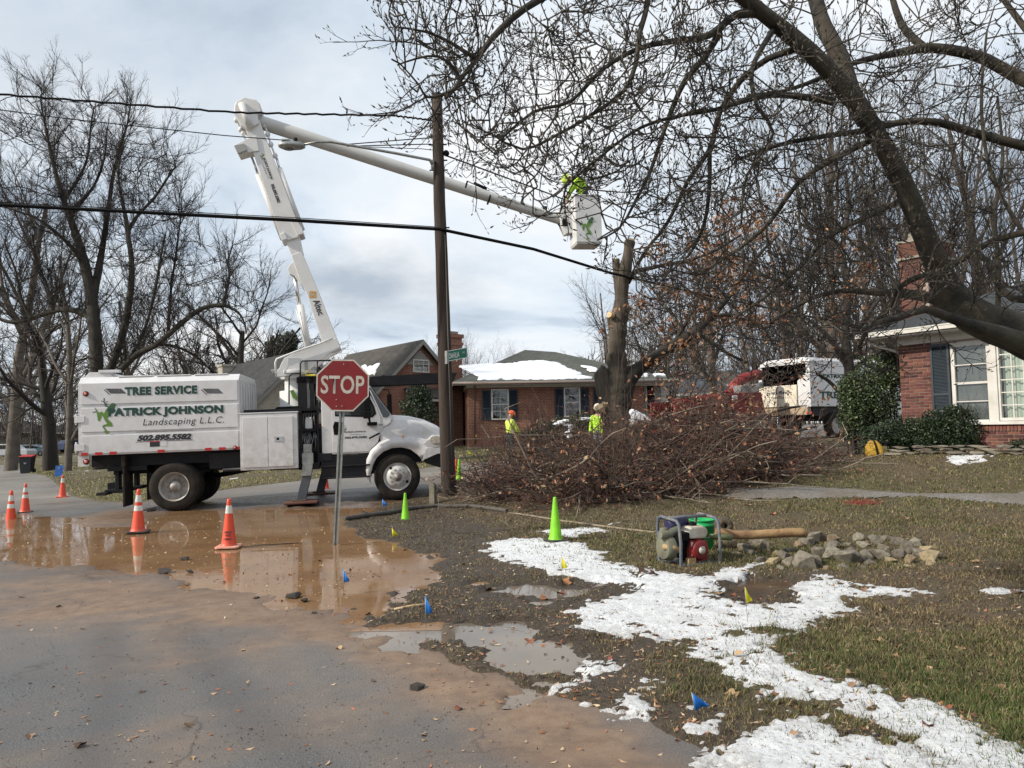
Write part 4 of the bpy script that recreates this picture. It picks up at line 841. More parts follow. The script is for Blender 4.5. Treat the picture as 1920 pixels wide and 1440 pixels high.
def shinglemat(name, c1, c2):
    m = bpy.data.materials.new(name); m.use_nodes = True; t = m.node_tree; b = t.nodes['Principled BSDF']; global tcn; tcn = nd(t, 'ShaderNodeTexCoord')
    sp_ = nd(t, 'ShaderNodeSeparateXYZ'); t.links.new(tcn.outputs['Object'], sp_.inputs[0]); cb = nd(t, 'ShaderNodeCombineXYZ')
    t.links.new(mth(t, 'ADD', sp_.outputs[0], mth(t, 'MULTIPLY', sp_.outputs[1], .37)), cb.inputs[0]); t.links.new(mth(t, 'MULTIPLY', sp_.outputs[2], 2.0), cb.inputs[1])
    br_ = nd(t, 'ShaderNodeTexBrick'); t.links.new(cb.outputs[0], br_.inputs['Vector']); br_.inputs['Color1'].default_value = hexc(c1); br_.inputs['Color2'].default_value = hexc(c2); br_.inputs['Mortar'].default_value = hexc(tuple(q*.45 for q in c1))
    br_.inputs['Scale'].default_value = 1; br_.inputs['Mortar Size'].default_value = .012; br_.inputs['Brick Width'].default_value = .30; br_.inputs['Row Height'].default_value = .14
    c = mixc(t, rng(t, noise(t, 2.5, 6, .7), .3, .7), br_.outputs[0], mixc(t, 1.0, br_.outputs[0], (.6, .6, .6), 'MULTIPLY')); t.links.new(c, b.inputs['Base Color']); b.inputs['Roughness'].default_value = .95
    return m
shA = shinglemat('shingle_brown_grey', (.085, .078, .068), (.065, .06, .055)); shB = shinglemat('shingle_green_grey', (.105, .112, .098), (.08, .086, .075)); shC = shinglemat('shingle_charcoal', (.045, .05, .058), (.03, .034, .04)); shD = shinglemat('shingle_dark', (.05, .05, .055), (.038, .038, .042))
found = mat('foundation_block', (.27, .25, .21), .9, (.2, .18, .15), 3, bump=.3)
curt = mat('curtain', (.40, .42, .37), .9, (.33, .35, .31), 3)
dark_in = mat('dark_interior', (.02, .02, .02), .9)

def window_unit(parent, x0, x1, z0, z1, y=-.02, cols=1, rows=2, fr=.06, bar=.02, fm=trim, back=dark_in, name='window', depth=.10, shade=None):
    w_ = bpy.data.objects.new(name, None); C.objects.link(w_); w_.parent = parent; w_.location = (0, 0, 0)
    m = MB(); m.box((x0-fr, y-.05, z0-fr), (x0, y+.04, z1+fr)); m.box((x1, y-.05, z0-fr), (x1+fr, y+.04, z1+fr)); m.box((x0, y-.05, z1), (x1, y+.04, z1+fr)); m.box((x0, y-.07, z0-fr), (x1, y+.04, z0)); m.build('frame', fm, w_, bevel=.004)
    m = MB(); nmul = 0
    for i in range(1, cols): x_ = x0+(x1-x0)*i/cols; m.box((x_-bar/2, y-.03, z0), (x_+bar/2, y-.005, z1)); nmul += 1
    for j in range(1, rows):
        z_ = z0+(z1-z0)*j/rows; tk = bar*(2.2 if (rows % 2 == 0 and j == rows//2) else 1); m.box((x0, y-.034, z_-tk/2), (x1, y-.008, z_+tk/2)); nmul += 1
    if nmul: m.build('glazing_bars', fm, w_)
    m = MB(); m.add([(x0, y, z0), (x1, y, z0), (x1, y, z1), (x0, y, z1)], [(0, 1, 2, 3)]); m.build('pane', glass, w_, fix=False)
    m = MB(); m.box((x0, y+.02, z0), (x1, y+.06, z1)); m.build('window_back', back, w_)  # sheet behind the glass; with dark_in its colour paints the unlit room
    return w_
def shutter(parent, x0, x1, z0, z1, y=-.045, slats=True):
    s = bpy.data.objects.new('shutter', None); C.objects.link(s); s.parent = parent
    m = MB(); f = .045; m.box((x0, y, z0), (x0+f, y+.04, z1)); m.box((x1-f, y, z0), (x1, y+.04, z1)); zm = (z0*.62+z1*.38)
    for z_ in (z0, zm-.03, z1-.06): m.box((x0+f, y+.001, z_), (x1-f, y+.04, z_+.06))
    m.build('shutter_frame', shutm, s)
    m = MB(); n = int((z1-z0)/.032)
    for i in range(n):
        z_ = z0+.03+i*(z1-z0-.06)/n; m.add([(x0+f, y+.008, z_), (x1-f, y+.008, z_), (x1-f, y+.030, z_+.028), (x0+f, y+.030, z_+.028)], [(0, 1, 2, 3)])
    tag(m.build('louvres', shutm, s, fix=False), kind='stuff'); m = MB(); m.box((x0+f, y+.031, z0), (x1-f, y+.04, z1)); m.build('shutter_back', shutm, s)
# --- the long brick house with snow on its hipped roof
fb = Frame((-1.95, 33.0), 6); hb = thing('brick_ranch_house', 'low red brick house with snow patches on its green grey hipped roof', 'house', fb.o, fb.rz)
ZF = fb.tl(900, 838)[1]; ZE = fb.tl(900, 727)[1]; XR = fb.tl(1207, 760)[0]; XR2 = fb.tl(1256, 760)[0]
m = MB(); m.box((0, 0, ZF-.02), (XR, .2, ZE+.1)); m.box((0, .2, ZF-.02), (.2, 10, ZE+.1)); m.box((.2, 9.8, ZF-.02), (XR2, 10, ZE+.1)); m.box((XR2-.2, .6, ZF-.02), (XR2, 9.8, ZE+.1)); m.build('wall', brickB, hb)
m = MB(); m.box((-.03, -.03, -1.2), (XR2, .2, ZF)); m.box((-.03, .2, -1.2), (.2, 10, ZF)); m.build('foundation', found, hb)
m = MB(); m.box((XR, .6, ZF), (XR2-.2, .7, ZE+.1)); m.box((XR2-.55, .5, ZF), (XR2, .599, ZE+.1)); m.build('porch_wall', trim, hb)
ov = .55; ze = fb.tl(900, 716, -ov)[1]; ap = fb.tl(984, 656, 5.0); 
xl, xr_ = -ov-.15, XR2+.25; ax, az = ap
zf0 = ze+.02
m = MB(); th = .07
rp = [(xl, -ov, zf0), (xr_, -ov, zf0), (xr_, 10+ov, zf0), (xl, 10+ov, zf0), (ax, 5.0, az), (ax+1.6, 5.0, az-.12)]
m.add(rp, [(0, 1, 5, 4), (1, 2, 5), (2, 3, 4, 5), (3, 0, 4), (0, 3, 2, 1)]); m.build('roof', shB, hb, fix=False)
m = MB(); m.box((xl, -ov, zf0-.16), (xr_, -ov+.03, zf0-.004)); m.box((xl-.0, -ov+.03, zf0-.16), (xl+.03, 10, zf0-.004)); m.box((xl+.03, -ov+.03, zf0-.05), (xr_, .0, zf0-.02)); m.box((-.04, -.05, ZE+.0), (XR2+.05, -.005, zf0-.055)); m.box((-.06, 0, ZE), (-.01, 9, zf0-.055)); m.build('eaves_board', trim, hb)
m = MB(); m.tube([(xl-.02, -ov-.05, zf0-.08), (xr_, -ov-.05, zf0-.08)], .06, 8); m.tube([(.35, -ov, zf0-.1), (.28, -.1, ZE+.05), (.28, -.06, .2)], .04, 6); m.build('gutter', mat('gutter_brown', (.16, .12, .10), .5), hb)
def win_px(fr_, parent, a, b_, c, d, shut=0, **k):
    x0, z1 = fr_.tl(a, b_); x1, z0 = fr_.tl(c, d); window_unit(parent, x0+.05, x1-.05, z0+.06, z1-.03, **k)
    if shut:
        shutter(parent, x0-shut-.02, x0-.02, z0, z1); shutter(parent, x1+.02, x1+.02+shut, z0, z1)
win_px(fb, hb, 921, 731, 954, 787, .40, rows=4, cols=2, back=curt); win_px(fb, hb, 1057, 728, 1088, 782, .40, rows=4, back=mat('blind_brown', (.16, .13, .11), .9)); win_px(fb, hb, 1125, 728, 1150, 780, .3, rows=2)
x0, z1 = fb.tl(1212, 722, .5); x1, z0 = fb.tl(1240, 775, .5); window_unit(hb, x0, x1, z0, z1, y=.5, rows=3, back=dark_in)
# snow lying on the near slope, as cut sheets with thickness
nB = (Vector(rp[1])-Vector(rp[0])).cross(Vector(rp[4])-Vector(rp[0])).normalized()
def roofsnow(fr_, parent_loc, pxs, p0, n_, label, th=.07):
    q = [fr_.on(a, b_, p0, n_) for a, b_ in pxs]; m = MB(); k = len(q); n_ = n_ if n_.z > 0 else -n_
    dense = []
    for i in range(k):
        a, b_ = q[i], q[(i+1) % k]; s_ = max(1, int((b_-a).length/.12)); pr = (b_-a).cross(n_).normalized()
        for j in range(s_):
            p = a.lerp(b_, j/s_); dense.append(p+pr*random.uniform(-.08, .08))
    cen = sum(dense, Vector())/len(dense); k = len(dense)
    vs = [p+n_*.01 for p in dense]+[p+n_*(th*.8)+(cen-p).normalized()*.04 for p in dense]+[p.lerp(cen, .12)+n_*th for p in dense]
    m.add(vs, [(i, (i+1) % k, k+(i+1) % k, k+i) for i in range(k)]+[(k+i, k+(i+1) % k, 2*k+(i+1) % k, 2*k+i) for i in range(k)], 0, True)
    o_ = len(m.v)-k; m.f.append(tuple(o_+i for i in range(k))); m.m.append(0); m.sm.append(False)
    o = m.build('roof_snow', mat('roof_snow', (.80, .83, .88), .8, (.72, .75, .80), 1.5, bump=.3, bscale=9), None); o.location = fr_.o; o.rotation_euler = (0, 0, fr_.rz); return tag(o, label, 'snow')
roofsnow(fb, hb, [(861, 687), (905, 684), (960, 682), (988, 678), (1012, 677), (1047, 681), (1066, 691), (1091, 701), (1085, 705), (1112, 708), (1110, 711), (1000, 712), (898, 713), (896, 707), (880, 699)], rp[0], nB, 'large white snow sheet on the near slope of the hipped roof')
roofsnow(fb, hb, [(1088, 687), (1100, 688), (1117, 692), (1122, 697), (1106, 697), (1098, 691)], rp[0], nB, 'small snow scrap beside the large sheet on the hipped roof')
roofsnow(fb, hb, [(1186, 702), (1212, 702), (1216, 707), (1188, 707)], rp[0], nB, 'thin snow strip above the porch window of the brick house')
roofsnow(fb, hb, [(1224, 703), (1246, 702), (1248, 706), (1226, 707)], rp[0], nB, 'last snow strip at the right-hand eave of the hipped roof')
# --- gabled houses, all with the gable end turned towards the street corner
def gable_house(fr_, name, label, hw, ln, ridge, wallm, roofm, rake=trimg, over=.35):
    h = thing(name, label, 'house', fr_.o, fr_.rz); e_ = ridge-hw
    m = MB(); m.prism([(-hw, -1.2), (hw, -1.2), (hw, e_), (0, ridge-.05), (-hw, e_)], 0, .2); m.prism([(-hw, -1.2), (hw, -1.2), (hw, e_), (0, ridge-.05), (-hw, e_)], ln-.2, ln)
    m.box((-hw, .2, -1.2), (-hw+.2, ln-.2, e_)); m.box((hw-.2, .2, -1.2), (hw, ln-.2, e_)); m.build('wall', wallm, h)
    for s in (-1, 1):
        a = Vector((s*(hw+over), 0, e_-over)); m = MB(); t_ = .12
        m.add([(0, -.35, ridge), (s*(hw+over), -.35, e_-over), (s*(hw+over), ln+.3, e_-over), (0, ln+.3, ridge), (0, -.35, ridge+t_), (s*(hw+over), -.35, e_-over+t_), (s*(hw+over), ln+.3, e_-over+t_), (0, ln+.3, ridge+t_)], [(0, 1, 2, 3), (4, 5, 6, 7), (0, 1, 5, 4), (1, 2, 6, 5), (2, 3, 7, 6), (3, 0, 4, 7)]); m.build('roof_slope', roofm, h)
        m = MB(); m.add([(0, -.352, ridge+.10), (s*(hw+over), -.352, e_-over+.10), (s*(hw+over), -.352, e_-over-.12), (0, -.352, ridge-.12), (0, -.30, ridge+.10), (s*(hw+over), -.30, e_-over+.10), (s*(hw+over), -.30, e_-over-.12), (0, -.30, ridge-.12)], [(0, 1, 2, 3), (4, 5, 6, 7), (0, 1, 5, 4), (1, 2, 6, 5), (2, 3, 7, 6), (3, 0, 4, 7)]); m.build('rake_board', rake, h)
    return h, e_
fa = Frame((at(787, 636, 36).x, 36), 38, .5); rid = fa.tl(787, 636, -.3)[1]-.12; ha, ea = gable_house(fa, 'brick_gable_house', 'taller red brick house with brown gable roof behind the truck cab', 3.5, 7.6, rid, brickB, shA)
m = MB(); m.prism([(-.75, rid-.75-.35), (.75, rid-.75-.35), (0, rid-.35)], -.04, -.005); m.build('gable_vent', trimg, ha)
x0, z1 = fa.tl(775, 676); x1, z0 = fa.tl(802, 697); window_unit(ha, x0, x1, z0, z1, rows=3, cols=3, back=curt, fm=trim)
m = MB(); m.box((1.05, -.62, -1), (2.05, -.01, fa.tl(820, 624, -.6)[1])); zz_ = fa.tl(820, 624, -.6)[1]; m.box((1.0, -.67, zz_-.55), (2.1, .04, zz_-.4)); m.box((.98, -.69, zz_-.18), (2.12, .06, zz_)); ch = m.build('chimney', brickB, ha); m = MB(); m.box((1.2, -.5, zz_), (1.9, -.1, zz_+.15)); m.build('chimney_pot', found, ch)
nA = Vector((-1, 0, 1)).normalized()
roofsnow(fa, ha, [(676, 688), (682, 686), (691, 688), (696, 686), (703, 685), (712, 682), (708, 690), (704, 703), (690, 703), (684, 697)], (0, 0, rid+.13), nA, 'heart shaped snow patch on the brown gable roof beside the stop sign')
win_x = [(-3.53, 1.5)]
m = MB(); m.box((-3.56, 2.2, .9), (-3.505, 3.1, 2.0)); m.box((-3.56, 5.0, .9), (-3.505, 5.9, 2.0)); m.build('side_window', glassd, ha)
m = MB(); m.prism([(-3.5-2.2, -1), (-3.5, -1), (-3.5, 2.2), (-5.7, 1.6)], -1.2, -1.0); m.add([(-5.9, -1.4, 1.62), (-3.4, -1.4, 2.35), (-3.4, .8, 2.35), (-5.9, .8, 1.62)], [(0, 1, 2, 3)])
wq = fa.tl(740, 736, -.9)
m = MB(); m.add([(-.9, -1.2, wq[1]-.2), (1.0, -1.2, wq[1]-.2), (1.0, -.02, wq[1]+.3), (-.9, -.02, wq[1]+.3), (-.9, -1.2, wq[1]-.28), (1.0, -1.2, wq[1]-.28), (1.0, -.02, wq[1]+.22), (-.9, -.02, wq[1]+.22)], [(0, 1, 2, 3), (4, 5, 6, 7), (0, 1, 5, 4), (1, 2, 6, 5), (3, 0, 4, 7)]); m.build('porch_roof', shA, ha); m = MB(); m.box((-.88, -1.18, wq[1]-.40), (1.0, -1.14, wq[1]-.29)); m.box((-.85, -1.13, -1), (-.75, -1.03, wq[1]-.29)); m.build('porch_beam', trim, ha)
fw = Frame((at(572, 659, 38).x, 38), 40, .1); ridw = fw.tl(572, 659, -.3)[1]; hw_, ew = gable_house(fw, 'white_brick_house', 'white painted brick house with dark gable roof behind the chip box', 3.9, 9.5, ridw, whitebrick, shD)
for (a, b_, c, d) in ((534, 722, 541, 746), (497, 772, 515, 800)): x0, z1 = fw.tl(a, b_); x1, z0 = fw.tl(c, d); window_unit(hw_, x0, x1, z0, z1, rows=2, back=dark_in)
cq = fw.tl(429, 687, 8.0); m = MB(); m.box((-1.6, 8.0, 2.5), (-.5, 8.9, 0)); 
cw = fw.on(417, 700, (0, 9.4, 0), Vector((0, 1, 0))); ce = fw.on(443, 684, (0, 9.4, 0), Vector((0, 1, 0)))
m = MB(); m.box((cw.x, 9.4, 0), (ce.x, 10.2, ce.z)); m.box((cw.x-.06, 9.34, ce.z-.12), (ce.x+.06, 10.26, ce.z+.02)); m.build('chimney', whitebrick, hw_)
# two low grey-roofed houses far behind the chipper
def hip_house(name, label, px0, px1, pye, pyt, D, roofm, wallm, dep=7):
    a = at(px0, pye, D); c = at(px1, pye, D); o_ = Vector((a.x, D, gz(a.x, D))); h = thing(name, label, 'house', o_); wd = c.x-a.x; e_ = a.z-o_.z; ap_ = at((px0+px1)/2, pyt, D+dep/2).z-o_.z
    m = MB(); m.box((.4, .4, -1), (wd-.4, dep, e_)); m.build('wall', wallm, h); m = MB(); q = dep/2; s = min(wd*.3, q)
    m.add([(0, 0, e_), (wd, 0, e_), (wd, dep, e_), (0, dep, e_), (s, q, ap_), (wd-s, q, ap_)], [(0, 1, 5, 4), (1, 2, 5), (2, 3, 4, 5), (3, 0, 4), (0, 3, 2, 1)]); m.build('roof', roofm, h, fix=False)
    m = MB(); m.box((-.02, -.04, e_-.15), (wd+.02, 0, e_)); m.build('eaves_board', trim, h)
    m = MB(); m.box((wd*.3, .35, e_-1.6), (wd*.42, .399, e_-.4)); m.box((wd*.6, .35, e_-1.6), (wd*.72, .399, e_-.4)); m.build('window', glassd, h); return h
hip_house('grey_roof_house', 'low house with blue grey hipped roof far behind the red chipper', 1268, 1392, 738, 706, 48, shinglemat('shingle_blue_grey', (.10, .115, .14), (.085, .10, .12)), trim)
hip_house('pale_house', 'pale low house glimpsed between trees beyond the chipper truck', 1330, 1430, 722, 694, 66, shA, mat('pale_siding', (.30, .29, .27), .9))
hip_house('dark_house', 'dark house half hidden by trees behind the parked cars', -60, 60, 812, 790, 125, shD, mat('dark_siding', (.05, .045, .035), .9))
hip_house('brown_house', 'small brown house deep among the trees above the trash bin', 75, 200, 812, 786, 120, shD, mat('brown_siding', (.08, .055, .035), .9))

# --- the near brick house at the right
fr = Frame((8.86, 17.0), math.degrees(math.atan2(-.85, .53)), .86); hr = thing('corner_brick_house', 'red brick house with picture window, dark shutter and tall chimney behind the magnolia', 'house', fr.o, fr.rz)
HT = fr.tl(1693, 648)[1]; SILL = fr.tl(1880, 788)[1]
brickmats = [mat('brick_red', (.165, .050, .033), .85, (.11, .034, .026), 9, bump=.4, bscale=60, objrand=.28, dirt=(.26, .19, .16), dscale=4, damt=.35), mat('brick_dark', (.10, .034, .026), .9, (.07, .025, .02), 9, bump=.4, bscale=60, objrand=.3)]
mortar = mat('mortar', (.32, .26, .22), .95, (.25, .20, .17), 8, bump=.4)
m = MB(); m.box((0, 0, -.9), (1.16, .25, HT)); m.box((1.16, 0, -.9), (9, .25, SILL-.085)); m.box((1.16, 0, HT-.05), (9, .25, HT)); m.box((4.9, 0, SILL-.085), (9, .25, HT-.05)); m.box((0, .25, -.9), (.25, 9, HT)); wallr = m.build('wall', mortar, hr)
bmesh_b = bpy.data.meshes.new('brick'); mb_ = MB(); mb_.box((.0, -.012, .0), (.198, .02, .054)); tmp = mb_.build('brick', brickmats[0], None, bevel=0); bme = tmp.data; bpy.data.objects.remove(tmp)
bme2 = bme.copy(); bme2.materials.clear(); bme2.materials.append(brickmats[1]); bpy.data.meshes.remove(bmesh_b)
hb_me = MB().box((0, -.012, 0), (.094, .02, .057)).build('brick', brickmats[0]); hbme = hb_me.data; bpy.data.objects.remove(hb_me)
def brick(par, x, y, z, rot=0.0, half=False, dark=False):
    o = bpy.data.objects.new('brick', hbme if half else (bme2 if dark else bme)); C.objects.link(o); o.parent = par; o.location = (x+random.uniform(-.002, .002), y+random.uniform(-.002, .002), z+random.uniform(-.001, .001)); o.rotation_euler = (0, 0, rot); return o
CO = .0677
for r_ in range(int(HT/CO)+1):
    z_ = HT-(r_+1)*CO+.005; 
    if z_ < .62: continue
    x_ = 0 if r_ % 2 == 0 else -.105
    while x_ < .70:
        if x_ < 0: brick(wallr, 0, 0, z_, half=True)
        elif x_+.2 < .80: brick(wallr, x_, 0, z_, dark=random.random() < .3)
        else: brick(wallr, x_, 0, z_, half=True)
        x_ += .2105
for r_ in range(9):
    z_ = SILL-.085-.13-(r_+1)*CO
    x_ = 1.35+(.105 if r_ % 2 else 0)
    while x_ < 3.2: brick(wallr, x_, 0, z_, dark=random.random() < .35); x_ += .2105
m = MB()
rl = MB().box((0, -.035, 0), (.057, .05, .12)).build('sill_brick', brickmats[0]); rlm = rl.data; bpy.data.objects.remove(rl)
for i in range(42):
    o = bpy.data.objects.new('sill_brick', rlm); C.objects.link(o); o.parent = wallr; o.location = (1.30+i*.0677, 0, SILL-.085-.125)
# windows
sh0 = fr.tl(1752, 700)[0]; sh1 = fr.tl(1787, 700)[0]; shutter(hr, .72, 1.12, SILL-.08, HT-.05, y=-.05)
w1 = (1.22, 1.86); window_unit(hr, w1[0], w1[1], SILL+.02, HT-.16, y=.02, rows=4, fr=.075, bar=.022, fm=trim, back=mat('screen_grey', (.10, .105, .105), .8, (.15, .155, .15), 2, stretch=(6, 1, .6)))
m = MB(); m.box((1.94, -.06, SILL-.02), (2.06, .08, HT-.06)); m.box((1.14, -.09, SILL-.085), (4.95, .06, SILL-.02)); m.box((1.14, -.03, HT-.09), (4.9, .05, HT-.052)); m.build('window_casing', trim, hr, bevel=.005)
pw = bpy.data.objects.new('picture_window', None); C.objects.link(pw); pw.parent = hr
PX0, PX1, PZ0, PZ1 = 2.10, 4.70, SILL+.05, HT-.14; nc, nr = 12, 6
m = MB(); m.box((PX0-.04, -.03, PZ0-.06), (PX0, .05, PZ1+.04)); m.box((PX1, -.03, PZ0-.06), (PX1+.05, .05, PZ1+.04)); m.box((PX0, -.03, PZ0-.06), (PX1, .05, PZ0)); m.box((PX0, -.03, PZ1), (PX1, .05, PZ1+.04)); m.build('frame', trim, pw, bevel=.004)
m = MB(); pwid = (PX1-PX0)/nc; phei = (PZ1-PZ0)/nr
for i in range(1, nc): m.box((PX0+i*pwid-.011, -.005, PZ0), (PX0+i*pwid+.011, .014, PZ1))
for j in range(1, nr): m.box((PX0, -.006, PZ0+j*phei-.011), (PX1, .013, PZ0+j*phei+.011))
m.build('glazing_bars', trim, pw)
pm = MB(); pm.add([(0, 0, 0), (pwid-.022, 0, 0), (pwid-.022, 0, phei-.022), (0, 0, phei-.022)], [(0, 1, 2, 3)]); po = pm.build('pane', glass, None, fix=False); pme = po.data; bpy.data.objects.remove(po)
for i in range(nc):
    for j in range(nr):
        o = bpy.data.objects.new('pane', pme); C.objects.link(o); o.parent = pw; o.location = (PX0+i*pwid+.011, .018, PZ0+j*phei+.011); o.rotation_euler = (random.uniform(-.01, .01), 0, random.uniform(-.01, .01))
m = MB(); n = 120; vs = []
for i in range(n+1):
    x_ = PX0+(PX1-PX0)*i/n; y_ = .12+.03*math.sin(i*.9)+.015*math.sin(i*2.3); vs += [(x_, y_, PZ0-.05), (x_, y_, PZ1)]
m.add(vs, [(2*i, 2*i+2, 2*i+3, 2*i+1) for i in range(n)], 0, True); m.build('curtain', mat('sheer_curtain', (.50, .54, .46), .9), hr, fix=False)
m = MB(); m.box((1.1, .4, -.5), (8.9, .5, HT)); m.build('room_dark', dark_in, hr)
# eaves, soffit, gutter, roof, downspout
OV = .55; e0 = (-.62, -OV); ZG = fr.tl(1660, 622, -OV)[1]
m = MB(); m.box((-.03, -.03, HT), (9, 0, ZG-.14)); m.box((-.03, 0, HT), (-.0, 9, ZG-.14)); m.build('frieze_board', trim, hr)
m = MB(); m.box((e0[0], -OV, ZG-.14), (9.5, -.03, ZG-.11)); m.box((e0[0], -.03, ZG-.14), (-.03, 9.5, ZG-.11)); m.build('soffit', trim, hr)
m = MB(); m.box((e0[0]-.06, -OV-.07, ZG-.10), (9.5, -OV-.0, ZG)); m.box((e0[0]-.06, -OV, ZG-.10), (e0[0], 9.5, ZG)); m.box((e0[0]-.07, -OV-.08, ZG-.02), (9.5, -OV-.07, ZG+.01)); m.build('gutter', trim, hr, bevel=.008)
m = MB(); dq = fr.tl(1656, 644, -.2); m.tube([(e0[0]+.12, -.42, ZG-.12), (e0[0]+.14, -.40, ZG-.20), (-.06, -.06, HT-.12), (-.05, .3, HT-.2), (-.05, .4, -.5)], .035, 8); m.build('downspout', trim, hr)
hp = 4.6; rz_ = ZG+.42*(hp+OV)
m = MB(); m.add([(e0[0]-.02, -OV-.03, ZG+.01), (9.5, -OV-.03, ZG+.01), (9.5, hp, rz_), (e0[0]+hp+OV, hp, rz_), (e0[0]-.02, 9.7, ZG+.01), (9.5, 9.7, ZG+.01)], [(0, 1, 2, 3), (0, 3, 4), (3, 2, 5, 4)]); m.build('roof', shC, hr, fix=False)
cx0 = fr.on(1689, 600, (0, 1.6, 0), Vector((0, 1, 0)))
# chimney: lit face looks left, dark face looks along the street
chz = fr.tl(1745, 446, 1.7)[1]; cpx = fr.tl(1742, 560, 1.7)[0]
CX1 = cpx; CX0 = fr.tl(1690, 560, 1.7)[0]
chm = bpy.data.objects.new('chimney', None); C.objects.link(chm); chm.parent = hr
m = MB(); m.box((CX0+.006, 1.7, 2.5), (CX1, 2.9, chz)); m.build('chimney_core', mortar, chm)
for r_ in range(int((chz-3.0)/CO)):
    z_ = 3.0+r_*CO; x_ = CX0+.006+(.105 if r_ % 2 else 0)
    if z_ > chz-.1: break
    if r_ % 2: brick(chm, CX0+.006, 1.7, z_, half=True)
    while x_+.19 < CX1: 
        brick(chm, x_, 1.7, z_, dark=random.random() < .85); x_ += .2105
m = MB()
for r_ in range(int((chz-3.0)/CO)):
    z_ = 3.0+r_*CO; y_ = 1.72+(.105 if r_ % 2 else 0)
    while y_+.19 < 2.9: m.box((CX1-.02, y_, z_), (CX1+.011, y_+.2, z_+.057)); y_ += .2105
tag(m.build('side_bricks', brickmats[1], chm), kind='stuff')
m = MB(); m.box((CX0-.05, 1.64, chz-.42), (CX1+.05, 2.95, chz-.36)); m.box((CX0-.05, 1.64, chz), (CX1+.05, 2.95, chz+.06)); m.build('chimney_band', found, chm); m = MB(); m.box((CX0-.02, 1.66, chz-.36), (CX1+.03, 2.93, chz)); m.build('chimney_head', brickmats[1], chm)
m = MB(); m.prism([(CX0+.1, chz+.06), (CX1-.1, chz+.06), (CX1-.15, chz+.28), ((CX0+CX1)/2, chz+.34), (CX0+.15, chz+.28)], 1.9, 2.7); m.build('chimney_cap', found, chm)
# ------------------------------------------------------------------ utility pole, wires, lamp, signs
wood = mat('pole_wood', (.045, .030, .022), .9, (.018, .012, .010), 3, bump=.9, bscale=9, stretch=(1, 1, .08), dirt=(.12, .10, .085), dscale=5)
pb = ground(842, 931); ptp = at(818, 176, 16.0); pole = thing('utility_pole', 'tall dark wooden utility pole standing in front of the truck bumper', 'utility pole', pb)
def atp(y_):
    """point on the pole's axis level with this row"""
    s = (931-y_)/(931-176); return pb.lerp(ptp, s)
m = MB(); q = [Vector((0, 0, -.4))]+[(pb.lerp(ptp, s)-pb)+Vector((random.uniform(-.008, .008), random.uniform(-.008, .008), 0)) for s in np.linspace(0, 1, 16)]; m.tube(q, [.175]+list(np.linspace(.168, .115, 16)), 20); m.build('pole_shaft', wood, pole)
m = MB()
for y_ in (255, 271, 300, 318, 425):
    c = atp(y_)-pb; m.tube([c+Vector((-.2, -.03, 0)), c+Vector((.2, -.03, 0))], .016, 6)
c = atp(287)-pb; m.lathe([(.001, -.05), (.06, -.05), (.07, 0), (.05, .06), (.001, .06)], c+Vector((.18, -.02, 0)), 'y', 12); m.build('pole_hardware', blackm, pole)
m = MB(); m.tube([c0-pb+Vector((.10, -.13, 0)) for c0 in (atp(925), atp(700), atp(440))], .012, 5); m.build('ground_wire_cover', mat('weathered_pvc', (.10, .09, .08), .6), pole)
m = MB(); c = atp(905)-pb; m.box((c.x+.13, -.16, c.z-.3), (c.x+.16, -.10, c.z+.3)); 
def wire(name, pts, r, label, m_=blackm, sag=0, n=26, cat='cable', wob=0):
    P = [p if isinstance(p, Vector) else at(*p) for p in pts]; q = []
    for i in range(len(P)-1):
        for j in range(n):
            t = j/n; p = P[i].lerp(P[i+1], t); p.z -= sag*4*t*(1-t); 
            if wob: p.z += wob*math.sin(j*2.1)
            q.append(p)
    q.append(P[-1]); m = MB(); o = P[0]; m.tube([p-o for p in q], r, 6)
    w_ = m.build(name, m_, None); w_.location = o; return tag(w_, label, cat)
wire('power_cable', [(-420, 118, 13.6), (0, 177, 14.6), (440, 211, 15.3), (740, 217, 15.9), atp(226)], .022, 'twisted black cable crossing just below the top of the boom elbow', wob=.012)
wire('power_cable', [(-420, 372, 13.2), (0, 384, 14), (550, 413, 15.2), atp(431)+Vector((0, -.18, 0))], .036, 'thick black cable crossing in front of the lower boom')
wire('power_cable', [atp(431)+Vector((0, -.18, 0)), (1000, 467, 17.6), (1142, 511, 19.9), (1290, 546, 24), (1500, 590, 31), (1750, 640, 44)], .036, 'thick black cable running from the pole past the cut tree')
wire('messenger_wire', [(-420, 362, 13.2), (0, 379, 14.0), (550, 408, 15.2), atp(423)], .008, 'thin bare wire just above the thick cable left of the pole')
wire('service_wire', [(-420, 150, 13.2), (120, 222, 14.4), (420, 254, 15.2), (560, 265, 15.4)], .010, 'thin wire reaching the street lamp head from the left')
wire('service_wire', [(650, 274, 15.9), (790, 279, 16.0), atp(281)], .008, 'thin guy wire with turnbuckle between lamp arm and pole')
wire('service_drop', [atp(292)+Vector((.18, -.05, 0)), (1000, 352, 18), (1200, 428, 23), (1420, 510, 30), (1650, 590, 40)], .018, 'black service drop sloping from the pole behind the bucket')
wire('drip_loop', [atp(226)+Vector((.05, -.15, 0)), (842, 238, 16), (858, 262, 16), (863, 295, 16), (855, 325, 16), (848, 335, 16), (838, 320, 16)], .007, 'thin drooping wire loop hanging nearest the pole', n=3)
wire('drip_loop', [atp(224)+Vector((.05, -.15, 0)), (845, 236, 16), (864, 258, 16), (871, 290, 16), (866, 325, 16), (874, 334, 16), (885, 325, 16), (884, 312, 16), (873, 314, 16), (880, 320, 16)], .007, 'outer wire loop with a small curl at its end', n=3)
wire('drip_loop', [(852, 300, 16), (835, 310, 16), (832, 320, 16), (842, 327, 16), (850, 322, 16), (857, 334, 16)], .007, 'small crinkled wire loop low on the pole', n=3)
